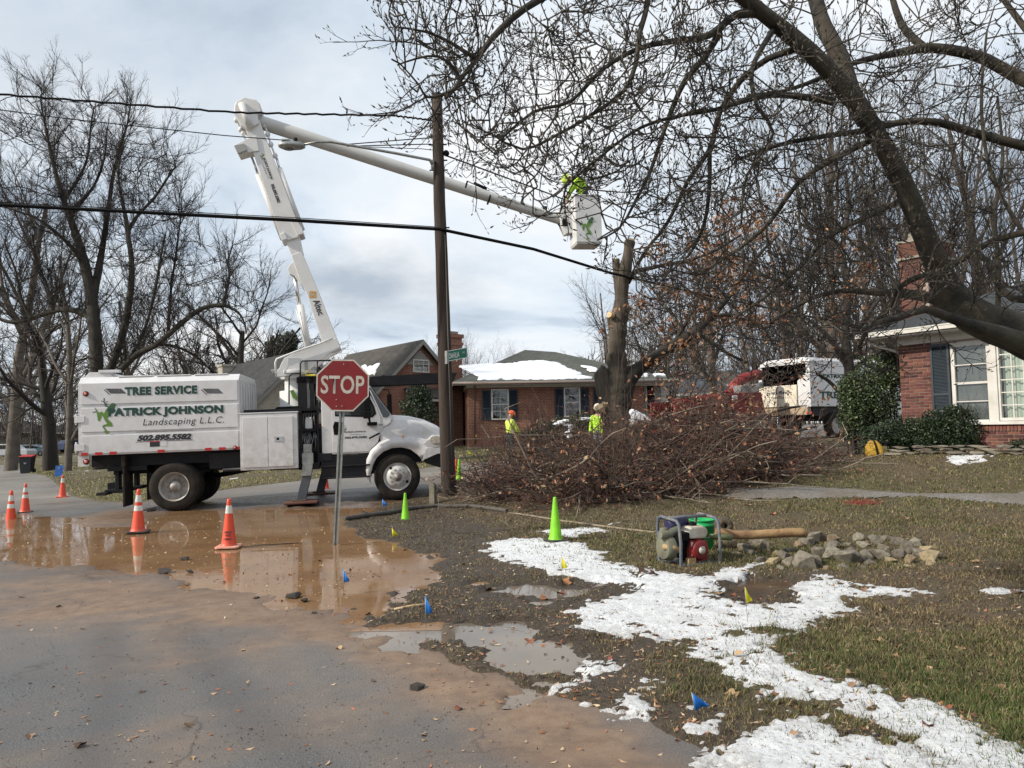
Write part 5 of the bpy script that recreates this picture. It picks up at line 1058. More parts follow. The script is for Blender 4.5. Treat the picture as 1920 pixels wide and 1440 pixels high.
la = at(811, 304, 16.0); lamp_ = thing('street_lamp', 'grey street lamp head on a long arm reaching from the pole over the boom', 'street lamp', la)
m = MB(); q = [at(811, 308, 16)-la, at(806, 300, 15.95)-la, at(740, 287, 15.8)-la, at(660, 273, 15.6)-la, at(620, 266, 15.5)-la, at(596, 266, 15.45)-la, at(571, 271, 15.4)-la]; m.tube(q, [.04, .032, .03, .028, .026, .025, .025], 8); m.tube([at(811, 300, 16)-la, at(811, 320, 16)-la], .035, 8); m.build('lamp_arm', alu, lamp_)
m = MB()
for a, b_ in (((809, 258), (645, 271)), ((809, 270), (652, 274))): m.tube([at(a[0], a[1], 16)-la, at(b_[0], b_[1], 15.6)-la], .012, 5)
m.build('brace_rod', blackm, lamp_)
h0 = at(571, 272, 15.4)-la; h1 = at(523, 272, 15.3)-la; ax_ = (h1-h0); m = MB()
prf = [(0, .075, .05), (.15, .12, .085), (.5, .15, .10), (.85, .14, .08), (1, .06, .04)]; vs = []
for t_, wy, wz in prf:
    c = h0+ax_*t_
    for j in range(12): a = 2*math.pi*j/12; vs.append(c+Vector((0, math.cos(a)*wy, math.sin(a)*wz*(1 if math.sin(a) > 0 else .8)-.02)))
m.add(vs, [(i*12+j, i*12+(j+1) % 12, (i+1)*12+(j+1) % 12, (i+1)*12+j) for i in range(4) for j in range(12)]+[tuple(range(12)), tuple(48+j for j in range(12))], 0, True)
for i in range(7): c = h0+ax_*(.55+i*.05); m.box(c+Vector((-.008, -.08, .07)), c+Vector((.008, .08, .105)))
m.build('lamp_head', alu, lamp_); m = MB(); c = h0+ax_*.62; m.ball(c+Vector((0, 0, -.075)), (.12, .10, .04), 12); m.build('lamp_lens', mat('smoked_lens', (.10, .10, .10), .1), lamp_); m = MB(); c = h0+ax_*.35; m.tube([c+Vector((0, 0, .06)), c+Vector((0, 0, .15))], .04, 10); m.build('photocell', blackm, lamp_)
# green street name sign on the pole
sp_ = at(838, 668, 15.9); sn = thing('street_name_sign', 'small green street name blade mounted on the utility pole', 'street sign', sp_); e1 = at(876, 661, 16.3)-sp_
m = MB(); xd = e1.normalized(); zd = Vector((0, 0, 1)); yd = zd.cross(xd); L_ = e1.length; M_ = Matrix((xd, yd, zd)).transposed().to_4x4()
m.box((0, -.004, -.115), (L_, .004, .115), 0, M_); m.build('sign_blade', mat('sign_green', (.0, .13, .085), .4), sn); m = MB()
for z_ in (-.115, .100): m.box((0, -.006, z_), (L_, -.0042, z_+.015), 0, M_)
for x_ in (.0, L_-.015): m.box((x_, -.006, -.1), (x_+.015, -.0042, .1), 0, M_)
swh = mat('sign_white', (.62, .64, .60), .4); m.build('sign_border', swh, sn)
text('DAHLIA', 'lettering', swh, sn, M_ @ Vector((L_*.34, -.006, -.005)), xd, zd, L_*.52, .12, bold=.02); text('AVE', 'lettering', swh, sn, M_ @ Vector((L_*.80, -.006, .02)), xd, zd, L_*.14, .05)
m = MB(); m.box((-.02, -.02, -.16), (.03, .05, .12), 0, M_); m.box((L_*.46, -.015, -.15), (L_*.5, .01, -.115), 0, M_); m.build('sign_bracket', alu, sn)

# stop sign
sb = ground(630, 1020); st = thing('stop_sign', 'red octagonal stop sign on a leaning perforated steel post in the muddy water', 'stop sign', sb)
D_ = sb.y; pt = at(643, 765, D_-.02)-sb; ptop = at(646, 690, D_-.03)-sb
ch_ = MB(); d_ = (ptop).normalized(); xd = Vector((1, 0, 0)); xd = (xd-d_*xd.dot(d_)).normalized(); yd = d_.cross(xd)
M_ = Matrix((xd, yd, d_)).transposed().to_4x4(); Lp = ptop.length
# u channel with real holes is drawn as two flanges and a web of short pieces
for s in (-1, 1): ch_.box((s*.028-.012, -.030, -.3), (s*.028+.012, -.026, Lp), 0, M_); ch_.box((s*.016-.002, -.026, -.3), (s*.016+.002, .004, Lp), 0, M_)
ch_.box((-.018, .004, -.3), (-.006, .008, Lp), 0, M_); ch_.box((.006, .004, -.3), (.018, .008, Lp), 0, M_)
nh = int(Lp/.025)
for i in range(nh): ch_.box((-.006, .004, i*.025), (.006, .008, i*.025+.013), 0, M_)
ch_.build('post', alu, st)
sc_ = at(642.5, 722.5, D_-.11)-sb; ang = R(-2.0); xs = Vector((math.cos(R(6)), math.sin(R(6)), 0)); zs = Vector((0, 0, 1)); tl_ = R(-2.2)+ROLL
x2 = xs*math.cos(tl_)+zs*math.sin(tl_); z2 = zs*math.cos(tl_)-xs*math.sin(tl_); y2 = z2.cross(x2); M2 = Matrix((x2, y2, z2)).transposed().to_4x4(); M2.translation = sc_
Rr = .381/math.cos(math.pi/8)
def octo(r, y0, y1): 
    m = MB(); q = [M2 @ Vector((r*math.sin(math.pi/8+i*math.pi/4), 0, r*math.cos(math.pi/8+i*math.pi/4))) for i in range(8)]; yv = M2.to_3x3() @ Vector((0, 1, 0))
    m.add([p+yv*y0 for p in q]+[p+yv*y1 for p in q], [tuple(range(8)), tuple(range(8, 16))]+[(i, (i+1) % 8, (i+1) % 8+8, i+8) for i in range(8)]); return m
octo(Rr, -.001, .002).build('sign_border', mat('sign_cream', (.55, .52, .47), .5, (.42, .39, .33), 9), st); octo(Rr*.945, -.003, -.0012).build('sign_face', mat('sign_red', (.20, .004, .008), .45, (.16, .004, .006), 2, dirt=(.12, .02, .015), damt=.3), st)
text('STOP', 'lettering', mat('sign_cream2', (.50, .46, .42), .5, (.40, .36, .31), 12), st, M2 @ Vector((0, -.0045, .01)), x2, z2, .63, .27, bold=.018, spacing=1.02)
for (a, b_) in ((644.5, 683), (641.5, 761.5), (630.8, 762), (630.8, 749.5)):
    c = at(a, b_, D_-.122)-sb; m = MB(); m.lathe([(.001, -.006), (.008, -.005), (.010, 0)], c, 'y', 8); m.build('bolt', alu, st)

# ------------------------------------------------------------------ cones
orange = mat('cone_orange', (.70, .065, .02), .5, (.60, .055, .02), 4, dirt=(.22, .10, .06), dscale=9, damt=.55); lime = mat('cone_lime', (.20, .58, .01), .5, (.16, .48, .01), 4, dirt=(.16, .2, .05), dscale=9, damt=.45); collar = mat('cone_collar', (.66, .66, .63), .4, (.5, .5, .47), 9); basem = mat('cone_base_black', (.03, .028, .028), .7, dirt=(.15, .10, .06), dscale=6)
def cone(label, loc, H, bands, mcol, basec, rz=.2, grp='orange cones', tilt=0):
    c = thing('traffic_cone', label, 'traffic cone', loc, 0, grp, rot=(0, tilt, rz)); s = H/.71; rb, rt2 = .108*s, .026*s
    m = MB(); bs = .165*s; k = .03*s
    q = [(-bs, -bs+k), (-bs+k, -bs), (bs-k, -bs), (bs, -bs+k), (bs, bs-k), (bs-k, bs), (-bs+k, bs), (-bs, bs-k)]; m.prism(q, 0, .028*s, 'xy'); m.build('base', basec, c, bevel=.006)
    m = MB(); z0 = .026*s; rr = lambda z: rb+(rt2-rb)*(z-z0)/(H-z0)
    m.lathe([(rb+.018*s, z0), (rb+.004, z0+.02*s), (rr(.1*H), .1*H), (rr(H*.5), H*.5), (rr(H*.93), H*.93), (rt2, H-.01), (rt2*.6, H), (rt2*.55, H-.02)], (0, 0, 0), 'z', 28); m.build('cone_body', mcol, c)
    for (a, b_) in bands:
        m = MB(); m.lathe([(rr(a*H)+.0015, a*H), (rr(b_*H)+.0015, b_*H)], (0, 0, 0), 'z', 28); m.build('reflective_collar', collar, c)
    return c
B2 = [(.50, .62), (.70, .86)]
cone('orange cone with two white bands nearest the left frame edge, black base in shallow water', ground(20, 986), .72, B2, orange, basem, .2)
cone('orange cone with two white bands standing dry behind the leftmost cone', ground(47, 961), .72, B2, orange, basem, .5)
cone('orange cone with single tall white band beside the blue yard sign', ground(117, 932), .70, [(.66, .86)], orange, orange, .3)
cone('orange double banded cone reflected in brown water below the truck rear wheel', ground(259, 998), .73, B2, orange, basem, .25)
c5 = cone('orange cone printed with water company lettering, nearest the stop sign', ground(429, 1026), .70, [(.70, .86)], orange, mat('cone_base_pink', (.75, .22, .16), .6, (.6, .4, .3), 5), .12)
for s_, z_, w_ in (('CREEKSIDE', .225, .115), ('WATER', .18, .085), ('COMPANY', .13, .125)):
    r_ = .108-.082*(z_-.026)/.68; text(s_, 'lettering', darkprint, c5, (.01, -r_-.004, z_), Vector((1, -.06, 0)), Vector((0, .15, 1)), w_, .032, bold=.03)
c6 = ground(612, 916); cone('orange cone mostly hidden behind the stop sign post beneath the truck', c6, .45, [], orange, orange, .2)
cone('lime green cone on the muddy grass left of the concrete post', ground(760, 977), .51, [], lime, basem, .3, 'lime cones')
cone('lime green cone on patchy snow left of the water pump', ground(1042, 1019)+Vector((0, 0, .04)), .62, [], lime, basem, .4, 'lime cones')
cone('lime green cone with black base behind the utility pole', ground(861, 902), .60, [], lime, basem, .4, 'lime cones')
cone('orange cone pressed against the lime cone behind the utility pole', ground(855, 902)+Vector((0, .15, 0)), .60, [], orange, basem, .4)

# ------------------------------------------------------------------ utility flags
fl_b = mat('flag_blue', (.01, .16, .55), .5); fl_y = mat('flag_yellow', (.75, .68, .02), .5)
def flag(pxf, pyf0, pyf1, wpx, pyb, mcol, label, lean=0.0, fold=.3, grp='utility marking flags'):
    b_ = ground(pxf+lean, pyb); D = b_.y; s = D/F; o = thing('marking_flag', label, 'flag', b_, 0, grp); top = at(pxf, pyf0, D)-b_; bot = at(pxf+lean*.4, pyf1, D)-b_
    m = MB(); m.tube([Vector((0, 0, -.02)), bot, top], .0022, 5); m.build('wire', alu, o)
    w_ = wpx*s; dn = (bot-top); m = MB(); n = 6; vs = []
    for i in range(n+1):
        t_ = i/n; off = Vector((w_*t_, .015*math.sin(t_*5+fold*5), 0)); sh = 1
        vs += [top+off+dn*(.75*t_), top+off+dn*(1-.12*t_)]
    m.add(vs, [(2*i, 2*i+1, 2*i+3, 2*i+2) for i in range(n)], 0, True); f_ = m.build('flag_cloth', mcol, o, fix=False); sd_ = f_.modifiers.new('s', 'SOLIDIFY'); sd_.thickness = .001
    return o
flag(643, 1067, 1093, 11, 1112, fl_b, 'blue flag standing in the brown puddle', 2); flag(797, 1118, 1152, 13, 1172, fl_b, 'blue flag between the brown and the clear puddle', 2)
flag(717, 936, 949, 9, 958, fl_b, 'small blue flag left of the first lime cone'); flag(1297, 1298, 1330, 26, 1345, fl_b, 'large leaning blue flag at the road edge beside snow', 14, .9)
flag(735, 990, 1006, 9, 1010, fl_y, 'yellow flag lying low below the first lime cone', 4, .8); flag(1053, 1043, 1067, 10, 1075, fl_y, 'yellow flag in snow below the second lime cone', 1)
flag(1396, 1100, 1131, 11, 1175, fl_y, 'yellow flag on a long wire beside the dark mud pool', 7, .9); flag(984, 897, 906, 8, 912, fl_b, 'tiny blue flag inside the front of the brush pile')
flag(878, 846, 853, 8, 858, fl_y, 'tiny yellow flag on the grass before the brick ranch house')

# ------------------------------------------------------------------ pump, bucket, hoses
po_ = ground(1277, 1068); pump = thing('water_pump', 'portable water pump with red engine in a worn blue tube frame', 'water pump', po_, R(24))
blue = mat('frame_blue', (.045, .075, .13), .55, (.14, .13, .12), 9, dirt=(.25, .22, .18), dscale=6, damt=.6); pred = mat('engine_red', (.22, .012, .012), .5, (.14, .012, .012), 6, dirt=(.2, .13, .09), damt=.4)
def hoop(x):
    m = MB(); m.tube([(x, .0, .03), (x, -.01, .30), (x, .015, .50), (x, .06, .545), (x, .36, .57), (x, .42, .54), (x, .44, .45), (x, .43, .05), (x, .38, .015), (x, .05, .0), (x, 0, .03)], .019, 8, caps=False); m.build('frame_hoop', blue, pump)
hoop(0); hoop(.56)
m = MB(); m.tube([(0, .22, .56), (.56, .22, .56)], .017, 8); m.tube([(0, .40, .54), (.56, .40, .54)], .017, 8); m.tube([(0, .03, .03), (.56, .03, .03)], .014, 6); m.tube([(0, .40, .03), (.56, .40, .03)], .014, 6); m.box((.1, .10, .03), (.5, .34, .05)); m.build('frame_rail', blue, pump)
m = MB(); m.lathe([(.001, -.0), (.05, -.0), (.105, .01), (.125, .05), (.125, .10)], (.34, .05, .185), 'y', 24); m.prism([(.20, .07), (.30, .05), (.46, .05), (.47, .28), (.22, .30), (.20, .2)], .10, .17); m.build('engine_cover', pred, pump, bevel=.006)
m = MB(); m.lathe([(.04, 0), (.045, -.012), (.001, -.014)], (.34, .05, .185), 'y', 16); m.box((.225, .09, .23), (.25, .10, .28)); m.box((.225, .09, .12), (.25, .10, .17)); m.box((.31, .032, .22), (.37, .036, .228)); m.build('starter_trim', mat('sticker_pale', (.5, .47, .42), .6), pump)
m = MB(); m.box((.20, .14, .06), (.45, .36, .30)); m.box((.18, .16, .28), (.3, .3, .36)); m.build('engine_block', blackm, pump, bevel=.01)
m = MB(); m.prism([(.20, .32), (.43, .31), (.47, .36), (.46, .43), (.40, .46), (.22, .46), (.18, .40)], .08, .30); m.build('fuel_tank', mat('tank_white', (.52, .50, .44), .45, (.38, .34, .27), 5, dirt=(.3, .17, .08), dscale=8, damt=.7), pump, bevel=.025)
m = MB(); m.lathe([(.05, .46), (.05, .485), (.03, .50), (.001, .50)], (.32, .19, 0), 'z', 14); m.build('fuel_cap', blackm, pump)
m = MB(); m.box((.04, .08, .30), (.20, .26, .40)); m.box((.03, .1, .2), (.14, .22, .30)); m.build('air_filter', blackm, pump, bevel=.015)
pgr = mat('pump_green_grey', (.16, .17, .12), .6, (.10, .10, .075), 7, dirt=(.3, .24, .15), damt=.5)
m = MB(); m.lathe([(.001, -.06), (.13, -.06), (.15, -.02), (.15, .05), (.08, .10), (.06, .16)], (-.02, .24, .22), 'x', 20); m.tube([(-.05, .24, .34), (-.05, .24, .45)], .05, 12); m.tube([(-.14, .2, .38), (-.02, .2, .38), (.12, .2, .42)], .05, 12); m.build('pump_body', pgr, pump, bevel=.004)
m = MB(); m.tube([(.05, .3, .46), (.16, .3, .5), (.3, .3, .48)], .07, 12); m.build('muffler', mat('muffler_blue', (.03, .03, .09), .5), pump)
m = MB(); m.tube([(-.10, .2, .24), (-.02, .12, .24), (.05, .1, .2)], .035, 10); m.box((.16, .06, .03), (.26, .12, .1)); m.build('pump_fitting', mat('fitting_tan', (.35, .24, .12), .7), pump)
gb = ground(1318, 1034); gbk = thing('bucket', 'bright green plastic bucket behind the water pump', 'bucket', gb)
grn = mat('bucket_green', (.01, .33, .09), .4); m = MB(); m.lathe([(.001, .0), (.13, .0), (.155, .33), (.165, .335), (.165, .36), (.157, .365), (.157, .40), (.168, .405), (.168, .42), (.155, .42), (.145, .3), (.125, .02), (.001, .02)], (0, 0, 0), 'z', 32); m.build('bucket_body', grn, gbk)
m = MB(); m.tube([(-.165, 0, .34)]+[(-.165*math.cos(a), -.17*math.sin(a), .34-.14*math.sin(a)) for a in np.linspace(.2, math.pi-.2, 10)]+[(.165, 0, .34)], .003, 5); m.build('handle', alu, gbk)
tan = mat('muddy_hose', (.34, .22, .10), .7, (.20, .11, .055), 8, bump=.5, bscale=40, dirt=(.12, .055, .03), dscale=5, damt=.8)
m = MB(); oh = ground(1350, 1015); hz_ = 0.0
def hosepts(l, D, o): return [at(a, b_, D)-o for a, b_ in l]
sh_ = hosepts([(1342, 995), (1356, 999), (1380, 1003), (1410, 1003), (1440, 1001), (1475, 999), (1500, 998), (1512, 1001)], 9.3, oh); m.tube(sh_, [.055]*6+[.057, .052], 16); o = m.build('suction_hose', tan, None); o.location = oh; tag(o, 'thick mud coated tan suction hose lying across the stones', 'hose')
m = MB(); m.tube(hosepts([(1330, 1006), (1350, 1007), (1372, 1008)], 9.15, oh), .034, 12); o = m.build('green_hose', mat('hose_green', (.12, .14, .06), .6), None); o.location = oh; tag(o, 'short olive green hose coming out of the pump beneath the tan hose', 'hose')
m = MB(); cc_ = at(1357, 985, 9.5)-oh
m.lathe([(.10, -.08), (.115, .0), (.10, .09), (.03, .10), (.03, -.08), (.10, -.08)], cc_, 'y', 14); o = m.build('hose_strainer', mat('strainer', (.06, .045, .03), .8, (.12, .09, .06), 20, bump=.8), None); o.location = oh; tag(o, 'round brown hose strainer behind the right side of the pump frame', 'strainer')
def ground_hose(name, pts, r, m_, label, flat=1.0, lift=0.0):
    P = [ground(*p) for p in pts]; o_ = P[0].copy(); q = []
    for i in range(len(P)-1):
        for j in range(8):
            p = P[i].lerp(P[i+1], j/8); p.z = gz(p.x, p.y)+r*flat+.022+lift; q.append(p-o_)
    m = MB(); m.tube(q, r, 10); o = m.build(name, m_, None); o.location = o_; return tag(o, label, 'hose')
ground_hose('discharge_hose', [(645, 979), (690, 972), (730, 967), (775, 958), (820, 954), (880, 954), (925, 960), (955, 965)], .042, mat('hose_dark', (.05, .045, .04), .75, (.09, .08, .07), 5, bump=.4), 'thick dark discharge hose lying on the mud below the concrete post')
ground_hose('discharge_hose', [(955, 965), (1000, 972), (1060, 982), (1120, 990), (1180, 998), (1225, 1003), (1245, 1000)], .018, mat('hose_tan', (.22, .18, .13), .8), 'thin tan hose running from the pump to the dark hose')
# short concrete post
cp = ground(812, 946); pc_ = thing('concrete_post', 'short weathered concrete post in the mud just left of the utility pole', 'post', cp, R(-20))
m = MB(); m.prism([(-.065, 0), (.065, 0), (.06, .42), (.02, .46), (-.05, .455), (-.065, .42)], -.06, .06); m.build('post_block', mat('old_concrete', (.20, .18, .14), .95, (.13, .12, .09), 7, bump=.8, bscale=30), pc_, bevel=.01)

# ------------------------------------------------------------------ rocks
def rock_mesh(name, m_, seed):
    r = random.Random(seed); bm = bmesh.new()
    for q_ in range(14):
        v = Vector((r.gauss(0, 1), r.gauss(0, 1), r.gauss(0, 1))).normalized(); v = v/max(abs(v.x), abs(v.y), abs(v.z))**.55; k_ = r.uniform(.62, 1.05)
        bm.verts.new((v.x*.5*k_, v.y*.5*k_, v.z*.5*k_))
    res = bmesh.ops.convex_hull(bm, input=bm.verts); bmesh.ops.delete(bm, geom=list(set(res['geom_interior']+res['geom_unused']) & set(bm.verts)), context='VERTS')
    bmesh.ops.bevel(bm, geom=bm.edges, offset=.016, segments=1, affect='EDGES'); me = bpy.data.meshes.new(name); bm.to_mesh(me); bm.free(); me.materials.append(m_); return me
stm = [mat('stone_grey', (.30, .265, .21), .9, (.13, .115, .095), 5, bump=1.0, bscale=22, objrand=.3, dirt=(.24, .20, .14), dscale=3, damt=.5), mat('stone_tan', (.42, .33, .20), .9, (.25, .19, .12), 5, bump=.8, bscale=22, objrand=.25)]
rocks = [rock_mesh('stone', stm[1] if i in (3, 7) else stm[0], 100+i) for i in range(9)]
ro_ = ground(1560, 1050); ring_ = thing('stone_ring', 'ring of loose field stones and leaves in the yard right of the pump', 'stones', ro_)
def rock(px, py, wpx, hpx, parent=ring_, i=None, D=None):
    g_ = ground(px, py); s = g_.y/F; o = bpy.data.objects.new('stone', rocks[random.randrange(9) if i is None else i]); C.objects.link(o); o.parent = parent
    o.location = g_-ro_+Vector((0, 0, hpx*s*.40)); o.rotation_euler = (random.uniform(-.4, .4), random.uniform(-.25, .25), random.uniform(0, 6.28)); w_ = wpx*s; o.scale = (w_*1.02, w_*.85*random.uniform(.85, 1.15), hpx*s*1.15); return o
for q in [(1375,1030,28,22),(1398,1034,34,22),(1410,1043,34,16),(1420,1028,38,32),(1436,1036,30,26),(1447,1062,30,20),(1425,1058,26,18),(1470,1050,34,22),(1480,1066,36,26),(1466,1072,22,14),(1508,1068,46,38),(1530,1064,26,26),(1535,1050,34,28),(1556,1052,44,28),(1590,1060,58,32),(1625,1056,36,30),(1572,1048,30,18),(1600,1044,34,20),(1648,1052,50,22),(1632,1064,26,16),(1672,1060,34,18),(1686,1050,38,24),(1708,1060,28,22),(1700,1042,36,30),(1722,1048,32,22),(1748,1054,54,24),(1740,1040,40,18),(1658,1036,26,20),(1682,1026,32,22),(1645,1024,26,16),(1620,1030,34,18),(1590,1030,30,16),(1560,1034,34,20),(1530,1022,40,26),(1512,1026,34,26),(1495,1030,26,18),(1562,1022,32,26),(1610,1018,28,20),(1636,1016,26,14),(1662,1018,28,16),(1695,1020,34,16),(1718,1028,28,22),(1480,1040,24,16),(1455,1044,22,14),(1500,1050,24,14),(1765,1046,22,12),(1745,1064,26,10),(1620,1072,24,12),(1582,1070,24,14),(1552,1072,20,12),(1530,1076,22,10),(1705,1068,22,10),(1385,1046,26,12),(1400,1052,20,10)]: rock(*q)
# low stacked stone edging in front of the near house
g0 = ground(1660, 857); g1 = ground(1935, 857); se = thing('stone_edging', 'low dry stacked slab edging along the bed in front of the corner house', 'wall', g0, math.atan2(g1.y-g0.y, g1.x-g0.x)); LS = (g1-g0).length; SM = Matrix.Translation(g0) @ Matrix.Rotation(se.rotation_euler[2], 4, 'Z')
slab = [rock_mesh('stone', stm[0], 300+i) for i in range(4)]
for c_ in range(3):
    x_ = -.1+c_*.11
    while x_ < LS:
        w_ = random.uniform(.26, .5); p = SM @ Vector((x_+w_/2, 0, 0)); o = bpy.data.objects.new('stone', slab[random.randrange(4)]); C.objects.link(o); o.parent = se
        o.location = (x_+w_/2, random.uniform(-.02, .02)+c_*.02, gz(p.x, p.y)+.07+c_*.06-g0.z); o.rotation_euler = (0, 0, random.choice((0, math.pi))); o.scale = (w_*1.08, .30, .075); x_ += w_*.97

# ------------------------------------------------------------------ bag, bin, yard sign
yb = ground(1642, 858); bag = thing('tool_bag', 'yellow canvas tool bag with black straps on the lawn beside the shrubs', 'bag', yb, R(-15))
m = MB(); n = 14; vs = []
for z_, a, b_ in ((0, .17, .13), (.10, .19, .14), (.24, .16, .11), (.33, .10, .06), (.36, .06, .03)):
    for j in range(n): t_ = 2*math.pi*j/n; rr_ = 1+.06*math.sin(5*t_+z_*20); vs.append((a*math.copysign(abs(math.cos(t_))**.6, math.cos(t_))*rr_-z_*.12, b_*math.copysign(abs(math.sin(t_))**.6, math.sin(t_))*rr_, z_))
m.add(vs, [(i*n+j, i*n+(j+1) % n, (i+1)*n+(j+1) % n, (i+1)*n+j) for i in range(4) for j in range(n)]+[tuple(range(n)), tuple(4*n+j for j in range(n))], 0, True); m.build('bag_body', mat('canvas_yellow', (.48, .30, .03), .8, (.36, .20, .025), 6, bump=.8, bscale=14), bag)
m = MB(); m.tube([(.02, -.15, .0), (.01, -.155, .12), (-.01, -.12, .25), (-.03, -.06, .35), (-.04, .05, .36)], .018, 6); m.tube([(.17, .0, .28), (.26, -.02, .22), (.30, -.03, .08), (.22, -.04, .02)], .018, 6); m.tube([(.1, -.1, .33), (.2, -.1, .3), (.24, -.12, .1)], .01, 5); m.lathe([(.001, -.03), (.06, -.02), (.06, .02), (.001, .03)], (.30, -.05, .07), 'y', 12); m.build('strap', blackm, bag)
m = MB(); m.box((.10, -.08, .06), (.27, .10, .24)); m.build('side_pouch', mat('canvas_olive', (.10, .085, .035), .85), bag, bevel=.04)
bb = ground(51, 887); bin_ = thing('trash_bin', 'dark wheeled trash bin with red lid at the far grass edge', 'trash bin', bb, R(12)); s = .37
m = MB(); m.add([(-.27, -.28, 0), (.27, -.28, 0), (.27, .22, 0), (-.27, .22, 0), (-.33, -.36, .95), (.33, -.36, .95), (.33, .34, .98), (-.33, .34, .98)], [(0, 3, 2, 1), (4, 5, 6, 7), (0, 1, 5, 4), (1, 2, 6, 5), (2, 3, 7, 6), (3, 0, 4, 7)]); m.box((-.34, -.38, .90), (.34, .36, .955)); m.build('bin_body', mat('bin_black', (.008, .010, .014), .5), bin_, bevel=.02)
m = MB(); m.prism([(-.37, .96), (-.40, .99), (.2, 1.08), (.42, 1.05), (.42, .98)], -.35, .35, 'yz'); m.build('bin_lid', mat('lid_red', (.45, .02, .02), .4), bin_, bevel=.01)
for x_ in (-.30, .30): m = MB(); m.lathe([(.001, x_-.03), (.12, x_-.03), (.12, x_+.03), (.001, x_+.03)], (0, .28, .12), 'x', 16); m.build('bin_wheel', rubber, bin_)
m = MB(); m.lathe([(.07, 0), (.05, -.002)], (0, -.335, .68), 'y', 14); m.box((-.06, -.338, .55), (.06, -.330, .60)); m.build('bin_mark', mat('mark_grey', (.3, .32, .34), .6), bin_)
ys = ground(110, 905); yd_ = thing('yard_sign', 'small blue yard sign tilted on the grass near the trash bin', 'sign', ys, R(8))
m = MB(); z0 = (at(110, 893, ys.y).z-ys.z); z1 = (at(110, 873, ys.y).z-ys.z); m.prism([(-.16, z0), (.12, z0), (.18, z1), (-.12, z1+.0)], -.004, .004); m.build('sign_panel', mat('sign_blue', (.015, .06, .28), .4, (.03, .14, .42), 9), yd_)
m = MB(); m.tube([(-.12, .01, 0), (-.10, .01, z1-.05)], .008, 5); m.tube([(.10, .01, 0), (.12, .01, z1-.05)], .008, 5); m.ball((.02, -.01, z1-.09), (.03, .004, .03), 8); m.build('sign_stake', alu, yd_)

# ------------------------------------------------------------------ parked cars far down the side street
def car(name, label, cat, loc, rz, prof, col, wins, W=1.8, wheels=(.85, 3.6), truck_bed=None):
    c = thing(name, label, cat, loc, rz); m = MB(); m.prism(prof, -W/2, W/2); m.build('car_body', col, c, bevel=.05)
    for w_ in wins:
        for s in (-1, 1):
            m = MB(); m.prism(w_, s*(W/2+.002), s*(W/2+.012)); m.build('window', glassd, c)
    for x_ in wheels:
        for s in (-1, 1):
            m = MB(); m.lathe([(.001, -.11), (.2, -.11), (.33, -.10), (.34, 0), (.33, .10), (.001, .1)], (x_, s*(W/2-.08), .34), 'y', 18); wh = m.build('wheel', rubber, c); m = MB(); m.lathe([(.2, s*.0), (.12, s*.03), (.001, s*.03)], (x_, s*(W/2+.02), .34), 'y', 12); m.build('rim', alu, wh)
    return c
silver = mat('car_silver', (.42, .45, .47), .3, coat=.4); bluegrey = mat('car_bluegrey', (.16, .22, .28), .3, coat=.4)
q = at(-6, 858, 88); car('pickup_truck', 'white pickup truck cut off by the left frame edge', 'pickup', (q.x-1.0, 88, gz(q.x, 88)+.1), R(2), [(-1.2, .5), (5.0, .5), (5.05, .95), (4.9, 1.15), (3.75, 1.22), (3.0, 1.78), (1.6, 1.80), (1.5, 1.2), (-1.2, 1.2)], silver, [[(1.75, 1.22), (1.75, 1.68), (2.9, 1.68), (3.5, 1.22)]], 1.9, (.3, 4.1))
q = at(33, 856, 104); car('parked_car', 'blue grey hatchback parked behind the small dark tree', 'car', (q.x, 104, gz(q.x, 104)+.1), R(2), [(0, .4), (4.3, .4), (4.35, .85), (4.1, 1.05), (3.2, 1.42), (2.2, 1.60), (.5, 1.58), (.05, 1.1)], bluegrey, [[(.4, 1.08), (.6, 1.42), (2.1, 1.46), (3.0, 1.32), (3.5, 1.1)]])
q = at(112, 846, 95); car('parked_car', 'dark blue car glimpsed between the two thick tree trunks', 'car', (q.x, 95, gz(q.x, 95)+.4), R(60), [(0, .4), (4.3, .4), (4.35, .85), (4.1, 1.05), (3.2, 1.42), (2.2, 1.60), (.5, 1.58), (.05, 1.1)], mat('car_navy', (.01, .02, .06), .3), [[(.4, 1.08), (.6, 1.42), (2.1, 1.46), (3.0, 1.32), (3.5, 1.1)]])
# ------------------------------------------------------------------ chipper truck
N_ = at(1519, 702, 28); zg = gz(N_.x, 28); ct = Frame((N_.x, 28), 30, zg)   # x along the truck's side, -x face is the open rear
ctr = thing('chipper_truck', 'white chip truck with black open rear, half hidden behind branches and evergreen', 'truck', ct.o, ct.rz)
def rear(px, py, u=0.0):
    o = ct.I @ EYEV; d = ct.I.to_3x3() @ ray(px, py); k = (u-o.x)/d.x; p = o+d*k; return (p.y, p.z)
zt_ = ct.tl(1530, 676)[1]; zb_ = ct.tl(1530, 762)[1]; WR = 2.45
ytop = rear(1425, 700)[0]; WR = max(2.2, min(2.9, ytop))
m = MB(); m.box((0, 0, zb_), (4.4, .04, zt_)); m.box((0, WR-.04, zb_), (4.4, WR, zt_)); m.box((.0, .04, zb_), (4.4, WR-.04, zb_+.05)); m.box((4.36, .04, zb_), (4.4, WR-.04, zt_)); m.prism([(0, zt_), (.3, zt_+.15), (WR-.3, zt_+.15), (WR, zt_)], .05, 4.4, 'yz'); m.build('chip_body', white, ctr, bevel=.02)
m = MB(); m.box((-.06, -.03, zb_), (0, .14, zt_)); m.box((-.06, WR-.14, zb_), (0, WR+.03, zt_-.1)); m.box((-.08, .14, zt_-.1), (0, WR-.1, zt_+.02)); m.prism([(.14, zb_+.05), (.55, zb_+.05), (.55, zt_-.75), (.14, zt_-.45)], -.05, 0, 'yz'); m.build('rear_frame', white, ctr)
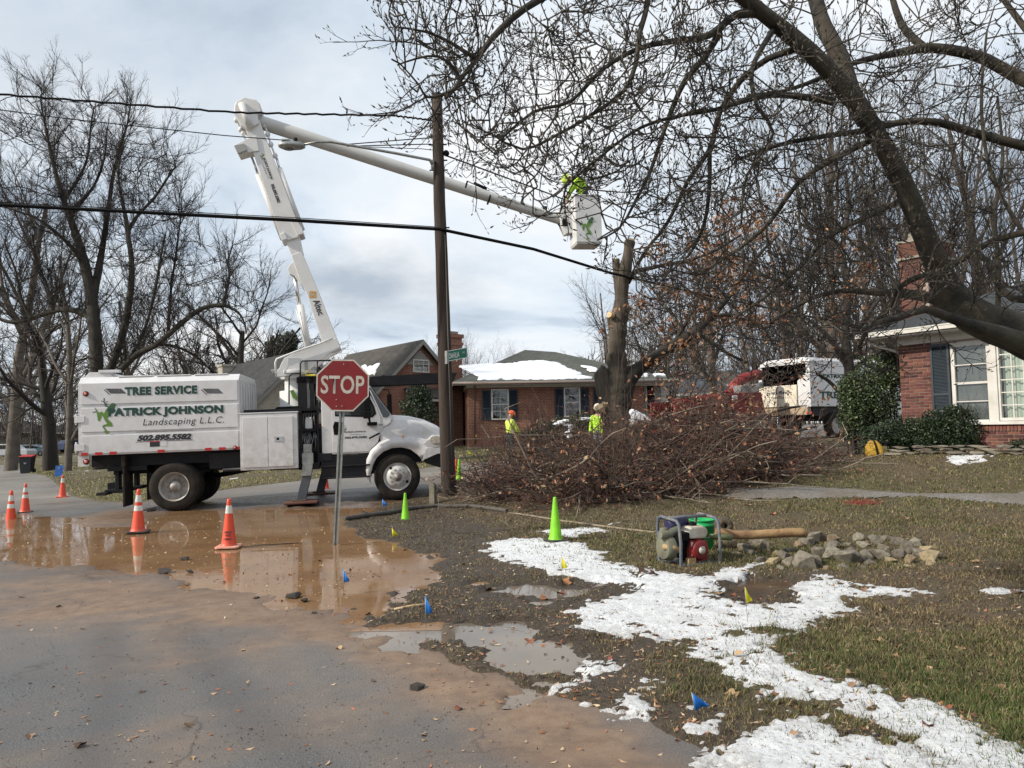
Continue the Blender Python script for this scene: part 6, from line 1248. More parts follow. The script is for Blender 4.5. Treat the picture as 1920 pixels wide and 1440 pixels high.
m = MB(); m.box((-.12, .55, zb_+.02), (-.06, WR-.05, zb_+.85)); m.build('tailgate', mat('tailgate_cream', (.70, .66, .56), .5, (.6, .55, .45), 2, dirt=(.35, .28, .2), damt=.5), ctr, bevel=.02)
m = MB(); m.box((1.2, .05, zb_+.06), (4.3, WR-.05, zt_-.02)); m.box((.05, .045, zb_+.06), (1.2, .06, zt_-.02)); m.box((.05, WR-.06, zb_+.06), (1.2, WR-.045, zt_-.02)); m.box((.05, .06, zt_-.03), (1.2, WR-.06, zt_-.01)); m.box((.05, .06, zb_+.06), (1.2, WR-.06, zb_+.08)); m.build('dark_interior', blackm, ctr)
m = MB(); m.box((-.10, .1, zb_-.30), (.1, WR-.1, zb_-.02)); m.build('bumper_beam', mat('beam_tan', (.36, .28, .19), .7), ctr)
m = MB(); m.box((.1, .75, .7), (6.6, 1.6, 1.05)); m.box((.3, .2, .9), (4.3, WR-.2, zb_)); m.build('chassis', black, ctr)
m = MB(); m.prism([(4.6, .6), (6.9, .6), (7.2, 1.4), (5.9, 1.65), (5.4, 2.5), (4.6, 2.55)], .1, WR-.1); m.build('cab', white, ctr, bevel=.05)
for u in (1.5, 6.0):
    for v in (.04, WR-.3):
        w_ = bpy.data.objects.new('wheel', None); C.objects.link(w_); w_.parent = ctr; w_.location = (u, v, .52); m = MB(); tyre(m, 0, .27, (0, 0)); m.build('tyre', rubber, w_); m = MB(); m.lathe([(.31, 0), (.27, .08), (.1, .1), (.001, .05)], (0, 0, 0), 'y', 20); m.build('rim', rimm, w_)
for (a, y_) in ((1514, 774), (1521, 774)): 
    q = rear(a, y_, -.12); m = MB(); m.lathe([(.045, 0), (.03, -.03), (.001, -.03)], (-.12, q[0], q[1]), 'x', 12); m.build('tail_lamp', redrefl, ctr)
def ctext(s, a, c, py, h, m_, **k): p = ct.tl(a, py); q = ct.tl(c, py); return text(s, 'lettering', m_, ctr, ((p[0]+q[0])/2, -.006, (p[1]+q[1])/2), (1, 0, 0), (0, 0, 1), abs(q[0]-p[0]), h, **k)
ctext('PATRICK JOHNSON', 1543, 1640, 707, .2, dgreen, bold=.045); ctext('TREE SERVICE', 1536, 1660, 741, .27, dgreen, bold=.045); frog(ctr, lambda a, b_: ct.tl(1532+a/70, 696+b_/62), 1, -.006)
yc = (rear(1443, 745)[0]+rear(1488, 743)[0])/2; text('PATRICK JOHNSON', 'lettering', darkprint, ctr, (-.125, yc, zb_+.55), (0, -1, 0), (0, 0, 1), 1.15, .11, bold=.04); text('Landscaping L.L.C.', 'lettering', darkprint, ctr, (-.125, yc-.1, zb_+.38), (0, -1, 0), (0, 0, 1), .9, .10, shear=.2)
# ------------------------------------------------------------------ red chipper behind it
cc = at(1345, 800, 27); fc = Frame((cc.x, 27), 22, gz(cc.x, 27)); chp = thing('wood_chipper', 'red wood chipper on wheels behind the tangled brush, hitched to the chip truck', 'wood chipper', fc.o, fc.rz)
cred = mat('chipper_red', (.24, .012, .012), .5, (.14, .010, .010), 4, dirt=(.12, .05, .035), damt=.5)
def cpl(pts, v0, v1, name, m_, v=0, bev=.02): m = MB(); m.prism([fc.tl(a, b_, v) for a, b_ in pts], v0, v1); return m.build(name, m_, chp, bevel=bev)
cpl([(1264, 752), (1300, 750), (1312, 806), (1262, 808), (1264, 780)], 0, .06, 'infeed_side', cred); cpl([(1264, 752), (1268, 752), (1268, 778), (1254, 808), (1250, 806), (1264, 777)], -.03, 0, 'infeed_edge', mat('chipper_red_bright', (.32, .02, .02), .5)); cpl([(1264, 752), (1300, 750), (1312, 806), (1262, 808), (1264, 780)], 1.5, 1.56, 'infeed_side', cred)
cpl([(1252, 806), (1312, 803), (1312, 808), (1252, 812)], 0, 1.5, 'infeed_table', cred); cpl([(1300, 745), (1350, 742), (1352, 790), (1310, 795)], .1, 1.4, 'feed_housing', cred); cpl([(1350, 738), (1427, 735), (1440, 790), (1352, 794)], 0, 1.5, 'engine_housing', cred)
cpl([(1352, 754), (1368, 752), (1368, 772), (1352, 774)], -.03, .0, 'access_panel', mat('chipper_red_bright', (.32, .02, .02), .5)); cpl([(1372, 742), (1382, 741), (1382, 750), (1372, 751)], -.04, .0, 'sticker', white); cpl([(1395, 722), (1425, 720), (1427, 736), (1395, 738)], .2, .9, 'engine', alu)
m = MB(); q = [(fc.tl(a, b_, .8)[0], .8, fc.tl(a, b_, .8)[1]) for a, b_ in ((1372, 740), (1378, 722), (1392, 710), (1412, 704), (1424, 703))]; m.tube(q, [.28, .2, .2, .19, .22], 10); m.build('discharge_chute', cred, chp)
m = MB(); q = [(fc.tl(a, b_, .5)[0], .5, fc.tl(a, b_, .5)[1]) for a, b_ in ((1400, 735), (1415, 726), (1428, 722))]; m.tube(q, .12, 10); m.build('exhaust', alu, chp)
for x_ in (fc.tl(1375, 800)[0],):
    for v in (-.05, 1.35): m = MB(); m.lathe([(.001, v), (.2, v), (.36, v+.01), (.37, v+.2), (.001, v+.2)], (x_, 0, .38), 'y', 24); m.build('wheel', rubber, chp)
m = MB(); xq = fc.tl(1440, 800)[0]; m.box((fc.tl(1310, 800)[0], .3, .45), (xq+.9, .45, .58)); m.box((fc.tl(1310, 800)[0], 1.0, .45), (xq+.9, 1.15, .58)); m.box((xq+.6, .6, .42), (xq+1.6, .75, .55)); m.build('trailer_frame', black, chp)

# ------------------------------------------------------------------ people
skin = mat('skin', (.38, .22, .16), .6); hiviz = mat('hiviz_yellow', (.50, .62, .10), .7, (.42, .55, .07), 5, bump=.5, bscale=10); hilime = mat('hiviz_lime', (.42, .72, .02), .7, (.34, .62, .02), 6, bump=.5, bscale=10); pants = mat('work_trousers', (.025, .032, .036), .9, (.04, .045, .045), 6); boots = mat('boots', (.04, .028, .02), .8)
def person(label, loc, rz, J, top_m, helm=None, helmname='hard_hat', group=None, low_m=pants, faces=True):
    """one skinned body; J gives joints in metres, z up, the person looks along +y"""
    root = thing('person', label, 'person', loc, rz, group)
    names = ['pelvis', 'waist', 'chest', 'neck', 'head0', 'head1', 'head2', 'shl', 'ell', 'wrl', 'hdl', 'shr', 'elr', 'wrr', 'hdr', 'hil', 'knl', 'anl', 'tol', 'hir', 'knr', 'anr', 'tor']
    rad = dict(pelvis=(.17, .13), waist=(.155, .125), chest=(.19, .14), neck=(.06, .06), head0=(.065, .075), head1=(.085, .10), head2=(.075, .09), shl=(.085, .085), ell=(.062, .062), wrl=(.04, .04), hdl=(.04, .045), shr=(.085, .085), elr=(.062, .062), wrr=(.04, .04), hdr=(.04, .045), hil=(.105, .11), knl=(.075, .08), anl=(.055, .06), tol=(.045, .045), hir=(.105, .11), knr=(.075, .08), anr=(.055, .06), tor=(.045, .045))
    E = [('pelvis', 'waist'), ('waist', 'chest'), ('chest', 'neck'), ('neck', 'head0'), ('head0', 'head1'), ('head1', 'head2'), ('chest', 'shl'), ('shl', 'ell'), ('ell', 'wrl'), ('wrl', 'hdl'), ('chest', 'shr'), ('shr', 'elr'), ('elr', 'wrr'), ('wrr', 'hdr'), ('pelvis', 'hil'), ('hil', 'knl'), ('knl', 'anl'), ('anl', 'tol'), ('pelvis', 'hir'), ('hir', 'knr'), ('knr', 'anr'), ('anr', 'tor')]
    me = bpy.data.meshes.new('body'); me.from_pydata([J[n] for n in names], [(names.index(a), names.index(b_)) for a, b_ in E], []); o = bpy.data.objects.new('body', me); C.objects.link(o); o.parent = root
    sk = o.modifiers.new('skin', 'SKIN'); sk.use_smooth_shade = True
    for i, n in enumerate(names): me.skin_vertices[0].data[i].radius = rad[n]; me.skin_vertices[0].data[i].use_root = (i == 0)
    ss = o.modifiers.new('sub', 'SUBSURF'); ss.levels = 2; ss.render_levels = 2
    bpy.context.view_layer.update(); me2 = bpy.data.meshes.new_from_object(o.evaluated_get(bpy.context.evaluated_depsgraph_get())); o.modifiers.clear(); o.data = me2
    me2.materials.clear()
    for q in (top_m, low_m, skin, boots): me2.materials.append(q)
    JV = {n: Vector(J[n]) for n in names}; zone = {}
    for n in names: zone[n] = 0
    for n in ('pelvis', 'knl', 'anl', 'knr', 'anr', 'hil', 'hir'): zone[n] = 1
    for n in ('head0', 'head1', 'head2', 'neck', 'hdl', 'hdr'): zone[n] = 2
    for n in ('tol', 'tor'): zone[n] = 3
    for p in me2.polygons:
        c = p.center; best, bd = 'chest', 9
        for a, b_ in E:
            A, B = JV[a], JV[b_]; t_ = max(0, min(1, (c-A).dot(B-A)/max((B-A).length_squared, 1e-6))); d = (c-A.lerp(B, t_)).length
            if d < bd: bd = d; best = a if t_ < .5 else b_
        p.material_index = zone[best]; p.use_smooth = True
    h1 = JV['head1']; hd = (JV['head2']-JV['head0']).normalized(); fw_ = Vector((0, 1, 0)); fw_ = (fw_-hd*fw_.dot(hd)); fw_ = fw_.normalized() if fw_.length > .1 else Vector((0, 0, -1)); sd2 = fw_.cross(hd)
    m = MB(); m.ball(h1+fw_*.105-hd*.02, (.014, .018, .022), 8); m.build('nose', skin, root)
    m = MB()
    for s in (-1, 1): m.ball(h1+fw_*.088+sd2*s*.032+hd*.012, .011, 6)
    m.build('eyes', blackm, root); m = MB()
    for s in (-1, 1): m.ball(h1+sd2*s*.088, (.015, .025, .032), 6)
    m.build('ears', skin, root); m = MB(); m.ball(h1+fw_*.082-hd*.055, (.028, .012, .008), 8); m.build('mouth', mat('lips', (.25, .10, .08), .6), root)
    for side in ('l', 'r'):
        w_ = JV['wr'+side]; h_ = JV['hd'+side]; d = (h_-w_).normalized(); s2 = d.orthogonal().normalized(); s3 = d.cross(s2)
        for i, ln_ in enumerate((.055, .068, .073, .068)):
            b_ = h_+s2*((i-1.5)*.019)+d*.02; m = MB(); m.tube([b_-d*.02, b_+d*ln_*.5, b_+d*ln_*.8+s3*.02, b_+d*ln_*.85+s3*.04], [.010, .0095, .0085, .007], 6); m.build('finger', skin, root)
        m = MB(); m.tube([h_-s2*.03, h_-s2*.055+d*.02+s3*.015, h_-s2*.05+d*.045+s3*.03], [.012, .011, .009], 6); m.build('thumb', skin, root)
    if helm:
        Mh = Matrix((sd2, fw_, hd)).transposed().to_4x4(); Mh.translation = h1+hd*.035; m = MB(); pr = [(.142, -.02), (.135, .0), (.128, .05), (.10, .10), (.05, .125), (.001, .13)]; n = 20; vs = []
        for r_, z_ in pr:
            for j in range(n):
                a = 2*math.pi*j/n; ex = 1.0+(.22 if (math.sin(a) > .3 and z_ < 0) else 0); vs.append(Mh @ Vector((r_*math.cos(a)*.92, r_*math.sin(a)*1.05*ex, z_)))
        m.add(vs, [(i*n+j, i*n+(j+1) % n, (i+1)*n+(j+1) % n, (i+1)*n+j) for i in range(len(pr)-1) for j in range(n)], 0, True); m.build(helmname, helm, root)
    # reflective bands on the jacket
    return root
def stand(**k):
    J = dict(pelvis=(0, 0, .95), waist=(0, .01, 1.12), chest=(0, .0, 1.36), neck=(0, .0, 1.50), head0=(0, .01, 1.56), head1=(0, .02, 1.65), head2=(0, .02, 1.72), shl=(.19, 0, 1.40), ell=(.25, .0, 1.13), wrl=(.23, .14, .92), hdl=(.22, .19, .86), shr=(-.19, 0, 1.40), elr=(-.25, 0, 1.13), wrr=(-.23, .14, .92), hdr=(-.22, .19, .86), hil=(.10, 0, .88), knl=(.11, .03, .50), anl=(.11, 0, .09), tol=(.12, .15, .04), hir=(-.10, 0, .88), knr=(-.11, .03, .50), anr=(-.11, 0, .09), tor=(-.12, .15, .04)); J.update(k); return J
hat_o = mat('helmet_orange', (.62, .10, .02), .3); hat_w = mat('helmet_white', (.62, .56, .45), .4)
p1 = ground(957, 866); p1 = Vector((at(957, 840, 26).x, 26, gz(at(957, 840, 26).x, 26))); sc1 = (at(957, 770, 26).z-p1.z)/1.78
w1_ = person('worker in pale yellow jacket and orange hard hat behind the brush pile', p1, R(-60), stand(chest=(0, .03, 1.34), head1=(0, .06, 1.63), head2=(0, .08, 1.70), elr=(-.22, .16, 1.12), wrr=(-.12, .3, 1.0), hdr=(-.1, .35, .98), ell=(.22, .16, 1.12), wrl=(.12, .3, 1.0), hdl=(.1, .35, .98)), hiviz, hat_o); w1_.scale = (sc1,)*3
x3 = at(1124, 850, 22.8); p3 = Vector((x3.x, 22.8, gz(x3.x, 22.8))); sc3 = (at(1125, 757, 22.8).z-p3.z)/1.80
w3_ = person('worker in yellow vest mostly hidden by the cut tree trunk', p3, R(150), stand(), hilime, hat_w, low_m=mat('jeans', (.16, .18, .21), .9)); w3_.scale = (sc3,)*3
# the worker in the bucket bends over its left edge
q0 = TM @ Vector(((BU0+BU1)/2, (BV0+BV1)/2, BZ0+.08)); hp_ = BZ1-BZ0-.08
sb_ = stand(pelvis=(0, 0, hp_+.06), waist=(0, .05, hp_+.22), chest=(0, .20, hp_+.41), neck=(0, .31, hp_+.48), head0=(0, .36, hp_+.50), head1=(0, .44, hp_+.49), head2=(0, .50, hp_+.52), shl=(.20, .19, hp_+.45), ell=(.25, .34, hp_+.22), wrl=(.17, .42, hp_+.02), hdl=(.15, .44, hp_-.04), shr=(-.20, .18, hp_+.45), elr=(-.29, .36, hp_+.26), wrr=(-.22, .48, hp_+.06), hdr=(-.2, .50, hp_+.0), hil=(.10, -.02, hp_-.04), knl=(.11, .06, .48), anl=(.11, 0, .08), tol=(.12, .13, .04), hir=(-.10, -.02, hp_-.04), knr=(-.11, .06, .48), anr=(-.11, 0, .08), tor=(-.12, .13, .04))
wb = person('worker in lime jacket leaning over the edge of the raised bucket', q0, R(100), sb_, hilime, mat('helmet_lime', (.55, .72, .08), .4))
m = MB(); m.tube([(.18, .06, hp_+.24), (.06, -.12, hp_+.26), (-.06, -.12, hp_+.26), (-.18, .06, hp_+.24), (-.08, .2, hp_+.2), (.08, .2, hp_+.2), (.18, .06, hp_+.24)], .022, 6); m.tube([(.12, .18, hp_+.56), (.0, .03, hp_+.44), (-.1, -.08, hp_+.28)], .02, 6); m.tube([(-.12, .18, hp_+.56), (.0, .03, hp_+.44), (.1, -.08, hp_+.28)], .02, 6); m.build('harness', mat('harness', (.02, .02, .05), .8), wb)
# ------------------------------------------------------------------ vegetation
def rv(s=1.0): return Vector((random.gauss(0, s), random.gauss(0, s), random.gauss(0, s)))
class Segs:
    def __init__(s): s.a = []; s.b = []; s.ra = []; s.rb = []; s.tips = []
    def add(s, p, q, r0, r1): s.a.append(tuple(p)); s.b.append(tuple(q)); s.ra.append(r0); s.rb.append(r1)
    def mesh(s, name, sides, m_, parent, origin): return segmesh(name, s.a, s.b, s.ra, s.rb, sides, m_, parent, tuple(origin))
def grow(S, p, d, L, r, lv, P, big=None):
    """a branch that bends, thins and forks; P holds the habit of the tree"""
    n = P['nseg'][lv]; st = L/n; tgt = big if (big is not None and lv <= P.get('biglv', 1)) else S; q = p.copy(); kids = P['kids'][lv] if lv < len(P['kids']) else 0
    for i in range(n):
        t0, t1 = i/n, (i+1)/n; d = (d+rv(P['wig'][lv])+Vector((0, 0, P['up'][lv]))).normalized(); e = q+d*st; r0 = r*(1-t0*P['taper']); r1 = r*(1-t1*P['taper'])
        tgt.add(q, e, r0, r1)
        if kids and t1 > P['bare'][lv]:
            k = kids/n/(1-P['bare'][lv]); k = int(k)+(random.random() < k-int(k))
            for _ in range(k):
                pos = q.lerp(e, random.random()); ax = d.cross(rv()).normalized(); an = random.uniform(*P['ang'][lv]); nd_ = (d*math.cos(an)+ax*math.sin(an)).normalized()
                grow(S, pos, nd_, L*random.uniform(*P['len'][lv])*(1-.45*t1), min(r1*.85, max(r1*P['rr'], P['rmin'])), lv+1, P, big)
        q = e
    if lv >= min(2, len(P['nseg'])-1): S.tips.append((tuple(q), tuple(d)))
MAPLE = dict(nseg=[7, 6, 5, 4, 3], kids=[9, 7, 6, 4], wig=[.05, .10, .13, .16, .18], up=[.02, .06, .05, .05, .04], taper=.72, bare=[.25, .12, .1, .05], ang=[(.45, .95), (.4, .9), (.4, .95), (.4, 1.0)], len=[(.55, .8), (.45, .7), (.4, .65), (.4, .7)], rr=.55, rmin=.008, biglv=1)
COLUMN = dict(nseg=[8, 7, 5, 3, 2], kids=[13, 8, 5, 3], wig=[.03, .06, .12, .15, .2], up=[.03, .10, .08, .06, .05], taper=.8, bare=[.12, .15, .1, .0], ang=[(.25, .6), (.3, .7), (.4, .9), (.4, 1.0)], len=[(.45, .7), (.4, .6), (.35, .6), (.4, .7)], rr=.5, rmin=.010, biglv=0)
WIDE = dict(nseg=[5, 7, 6, 4, 3], kids=[8, 8, 6, 4], wig=[.05, .13, .16, .18, .2], up=[.02, .03, .05, .05, .03], taper=.7, bare=[.4, .15, .1, .05], ang=[(.6, 1.15), (.4, .9), (.4, .95), (.4, 1.0)], len=[(.8, 1.15), (.45, .7), (.4, .6), (.4, .7)], rr=.6, rmin=.009, biglv=1)
def make_tree(name, P, H, r, seed, m_b=None, m_t=None, sides=3, nstem=1):
    random.seed(seed); big = Segs(); S = Segs()
    for k in range(nstem):
        d = Vector((random.uniform(-.25, .25)*(nstem > 1), random.uniform(-.25, .25)*(nstem > 1), 1)).normalized(); grow(S, Vector((0, 0, -.3)), d, H*random.uniform(.85, 1) if nstem > 1 else H, r, 0, P, big)
    root = bpy.data.objects.new(name, None); C.objects.link(root)
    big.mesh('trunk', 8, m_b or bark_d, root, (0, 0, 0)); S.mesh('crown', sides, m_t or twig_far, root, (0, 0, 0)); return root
def put(proto, used, px, py_top, D, label, rz=0, group=None, sx=1.0, H=1.0, base=None):
    o = proto if not used else copy_tree(proto); x = at(px, 800, D).x; z = gz(x, D); top = at(px, py_top, D).z; s = (top-z)/H; o.location = (x, D, z-.1); o.rotation_euler = (0, 0, rz); o.scale = (s*sx, s*sx, s); tag(o, label, 'tree', group); return o
HT_ = {}
def proto(key, *a, **k):
    o = make_tree('bare_tree', *a, **k); zs = []
    for c in o.children:
        co = np.empty(len(c.data.vertices)*3, np.float32); c.data.vertices.foreach_get('co', co); zs.append(np.percentile(co[2::3], 99.7))
    HT_[key] = [o, False, max(zs)]
def place(key, px, py, D, label, rz=0, group=None, sx=1.0):
    P_ = HT_[key]; o = put(P_[0], P_[1], px, py, D, label, rz, group, sx, P_[2]); P_[1] = True; return o
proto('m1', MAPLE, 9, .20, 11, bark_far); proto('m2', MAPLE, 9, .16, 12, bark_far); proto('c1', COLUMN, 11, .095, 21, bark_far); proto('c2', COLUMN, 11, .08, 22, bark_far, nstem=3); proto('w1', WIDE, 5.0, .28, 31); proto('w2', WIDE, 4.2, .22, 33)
gA = 'bare trees lining the far left of the street'
place('m2', 35, 560, 70, 'dark slender tree standing between the pickup and the hatchback', .5, gA); place('m1', 20, 250, 52, 'tall bare tree whose crown fills the far left edge', 1.2, gA)
place('w1', 98, 470, 46, 'forked thick trunk tree directly right of the parked hatchback', 2.1, gA); place('m2', 128, 380, 40, 'straight thick trunk tree with a burl, touching the chip box edge', 3.3, gA)
place('w1', 455, 455, 50, 'rounded bare tree whose crown rises behind the chip box front', .4, gA); place('w2', 395, 585, 56, 'low spreading bare tree behind the middle of the chip box', 1.7, gA); place('w2', 520, 560, 60, 'low bare tree left of the lift cylinder', 4.0, gA); place('w1', 330, 560, 75, 'distant spreading tree above the tree service lettering', 5, gA)
place('m1', 250, 500, 80, 'distant bare tree above the roof hatch of the chip box', 4.4, gA); place('w1', -60, 520, 60, 'spreading bare tree cut by the left frame edge', 2.8, gA)
ORD = ['narrow bare tree whose top shows just right of the brick chimney', 'narrow bare tree immediately behind the utility pole shaft', 'narrow bare tree above the street name blade', 'tallest narrow bare tree over the left slope of the hipped roof', 'narrow bare tree next right after the tallest of the row', 'narrow bare tree midway between the street name blade and roof peak', 'narrow bare tree a little left of the hipped roof peak', 'narrow bare tree nearly behind the hipped roof peak', 'narrow bare tree immediately right of the hipped roof peak', 'small narrow bare tree over the right slope of the hipped roof', 'last and lowest narrow bare tree of the row towards the cut trunk', 'narrow bare tree mostly hidden by the gable house and its chimney']
gB = 'row of narrow bare trees behind the brick ranch house'
for i, (px, py) in enumerate([(803, 618), (832, 606), (862, 622), (884, 604), (905, 616), (928, 620), (950, 626), (972, 632), (994, 638), (1014, 646), (1036, 652), (770, 640)]): place('c1' if i % 3 else 'c2', px, py, 62+(i*7) % 11, ORD[i], i*1.3, gB, 1.25)
place('w2', 1085, 622, 50, 'spreading bare tree right of the hipped roof peak', 2.0, None, 1.0); place('m2', 1140, 480, 44, 'bare tree just left of the cut trunk', 2.4, None, .9)
gC = 'tall bare trees beyond the yard on the right'
LBL = ['leggy many stemmed bare tree just right of the cut trunk', 'tall bare tree above the red chipper', 'tall narrow tree left of the chip truck roof', 'tall bare tree directly above the chip truck', 'thick bare tree between the chip truck and the evergreen', 'tall straight tree rising left of the brick chimney', 'tall narrow bare tree behind the chimney', 'bare tree right of the chimney behind the roof', 'tall bare tree behind the corner house roof', 'bare tree at the right frame edge behind the house', 'bare tree rising over the far grey roofed house', 'slim tree between the chipper and the chip truck', 'bare tree behind the long evergreen shrub', 'tall bare tree between two leaning magnolia limbs', 'bare tree with many fine shoots above the ranch porch']
for i, (k, px, py, D, sx) in enumerate([('c2', 1255, 440, 38, 1.4), ('m1', 1340, 300, 46, 1.0), ('c1', 1410, 180, 44, 1.3), ('c2', 1490, 110, 42, 1.3), ('m1', 1565, 90, 38, .9), ('c1', 1640, 60, 36, 1.3), ('c2', 1710, 70, 40, 1.3), ('c1', 1775, 90, 38, 1.4), ('m2', 1850, 60, 40, 1.0), ('c2', 1930, 80, 36, 1.3), ('m2', 1300, 420, 60, 1.0), ('c1', 1450, 330, 58, 1.4), ('w1', 1600, 420, 34, .8), ('m1', 1680, 250, 54, 1.0), ('w2', 1215, 560, 55, 1.1)]): place(k, px, py, D, LBL[i], i*1.9, gC, sx)
# a far dense wood that reads as one mass, closing the horizon
random.seed(5); S = Segs()
def far_wood(n, x0, x1, D0, D1, h0, h1):
    for _ in range(n):
        D = random.uniform(D0, D1); x = random.uniform(x0, x1)*D/D1; z = gz(x, D)-.3; h = random.uniform(h0, h1); p = Vector((x, D, z)); d = Vector((random.uniform(-.1, .1), 0, 1)); r = random.uniform(.06, .16)
        for k in range(4): e = p+d*h/4; S.add(p, e, r*(1-k*.22), r*(1-(k+1)*.22)); p = e; d = (d+rv(.05)).normalized()
        for k in range(26):
            t = random.uniform(.15, 1); b_ = Vector((x, D, z+h*t)); dd = Vector((random.gauss(0, .5), random.gauss(0, .5), random.uniform(.2, 1))).normalized(); l_ = random.uniform(.8, 2.6); m_ = b_+dd*l_; S.add(b_, m_, .035, .02)
            for _ in range(3): b2 = b_.lerp(m_, random.uniform(.3, 1)); S.add(b2, b2+(dd+rv(.4)).normalized()*l_*.5, .02, .01)
far_wood(420, -115, -30, 95, 150, 7, 15); far_wood(160, -30, 30, 105, 150, 6, 10); far_wood(420, 20, 125, 75, 140, 8, 17)
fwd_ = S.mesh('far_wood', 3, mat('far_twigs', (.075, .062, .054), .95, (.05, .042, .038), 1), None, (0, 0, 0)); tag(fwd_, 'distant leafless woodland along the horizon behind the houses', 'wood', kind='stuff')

# --- traced trees
def tube_limb(mb, pts, widths, sides=12, lump=.05):
    """pts world; a smooth tapering limb through them with slight swellings"""
    P = [Vector(p) for p in pts]; q = []; rr = []
    n = len(P)
    for i in range(n-1):
        p0 = P[max(i-1, 0)]; p1 = P[i]; p2 = P[i+1]; p3 = P[min(i+2, n-1)]; L = max(2, int((p2-p1).length/.10))
        L = min(L, 10)
        for j in range(L):
            t = j/L; t2, t3 = t*t, t*t*t
            q.append(.5*((2*p1)+(p2-p0)*t+(2*p0-5*p1+4*p2-p3)*t2+(3*p1-p0-3*p2+p3)*t3)); rr.append((widths[i]*(1-t)+widths[i+1]*t)*(1+random.uniform(-lump, lump)))
    q.append(P[-1]); rr.append(widths[-1]); mb.tube(q, rr, sides); return q, rr
def trace(spec, D):
    """[(px, py, width px, depth)] -> world points and radii"""
    pts = []; rr = []
    for s in spec:
        d = s[3] if len(s) > 3 else D; pts.append(at(s[0], s[1], d)); rr.append(s[2]/2*d/F)
    return pts, rr
random.seed(21)
mag = thing('magnolia_tree', 'big bare magnolia leaning in from the right with fuzzy buds on every twig', 'tree', (7.4, 6.6, gz(7.4, 6.6)))
mo = Vector(mag.location)
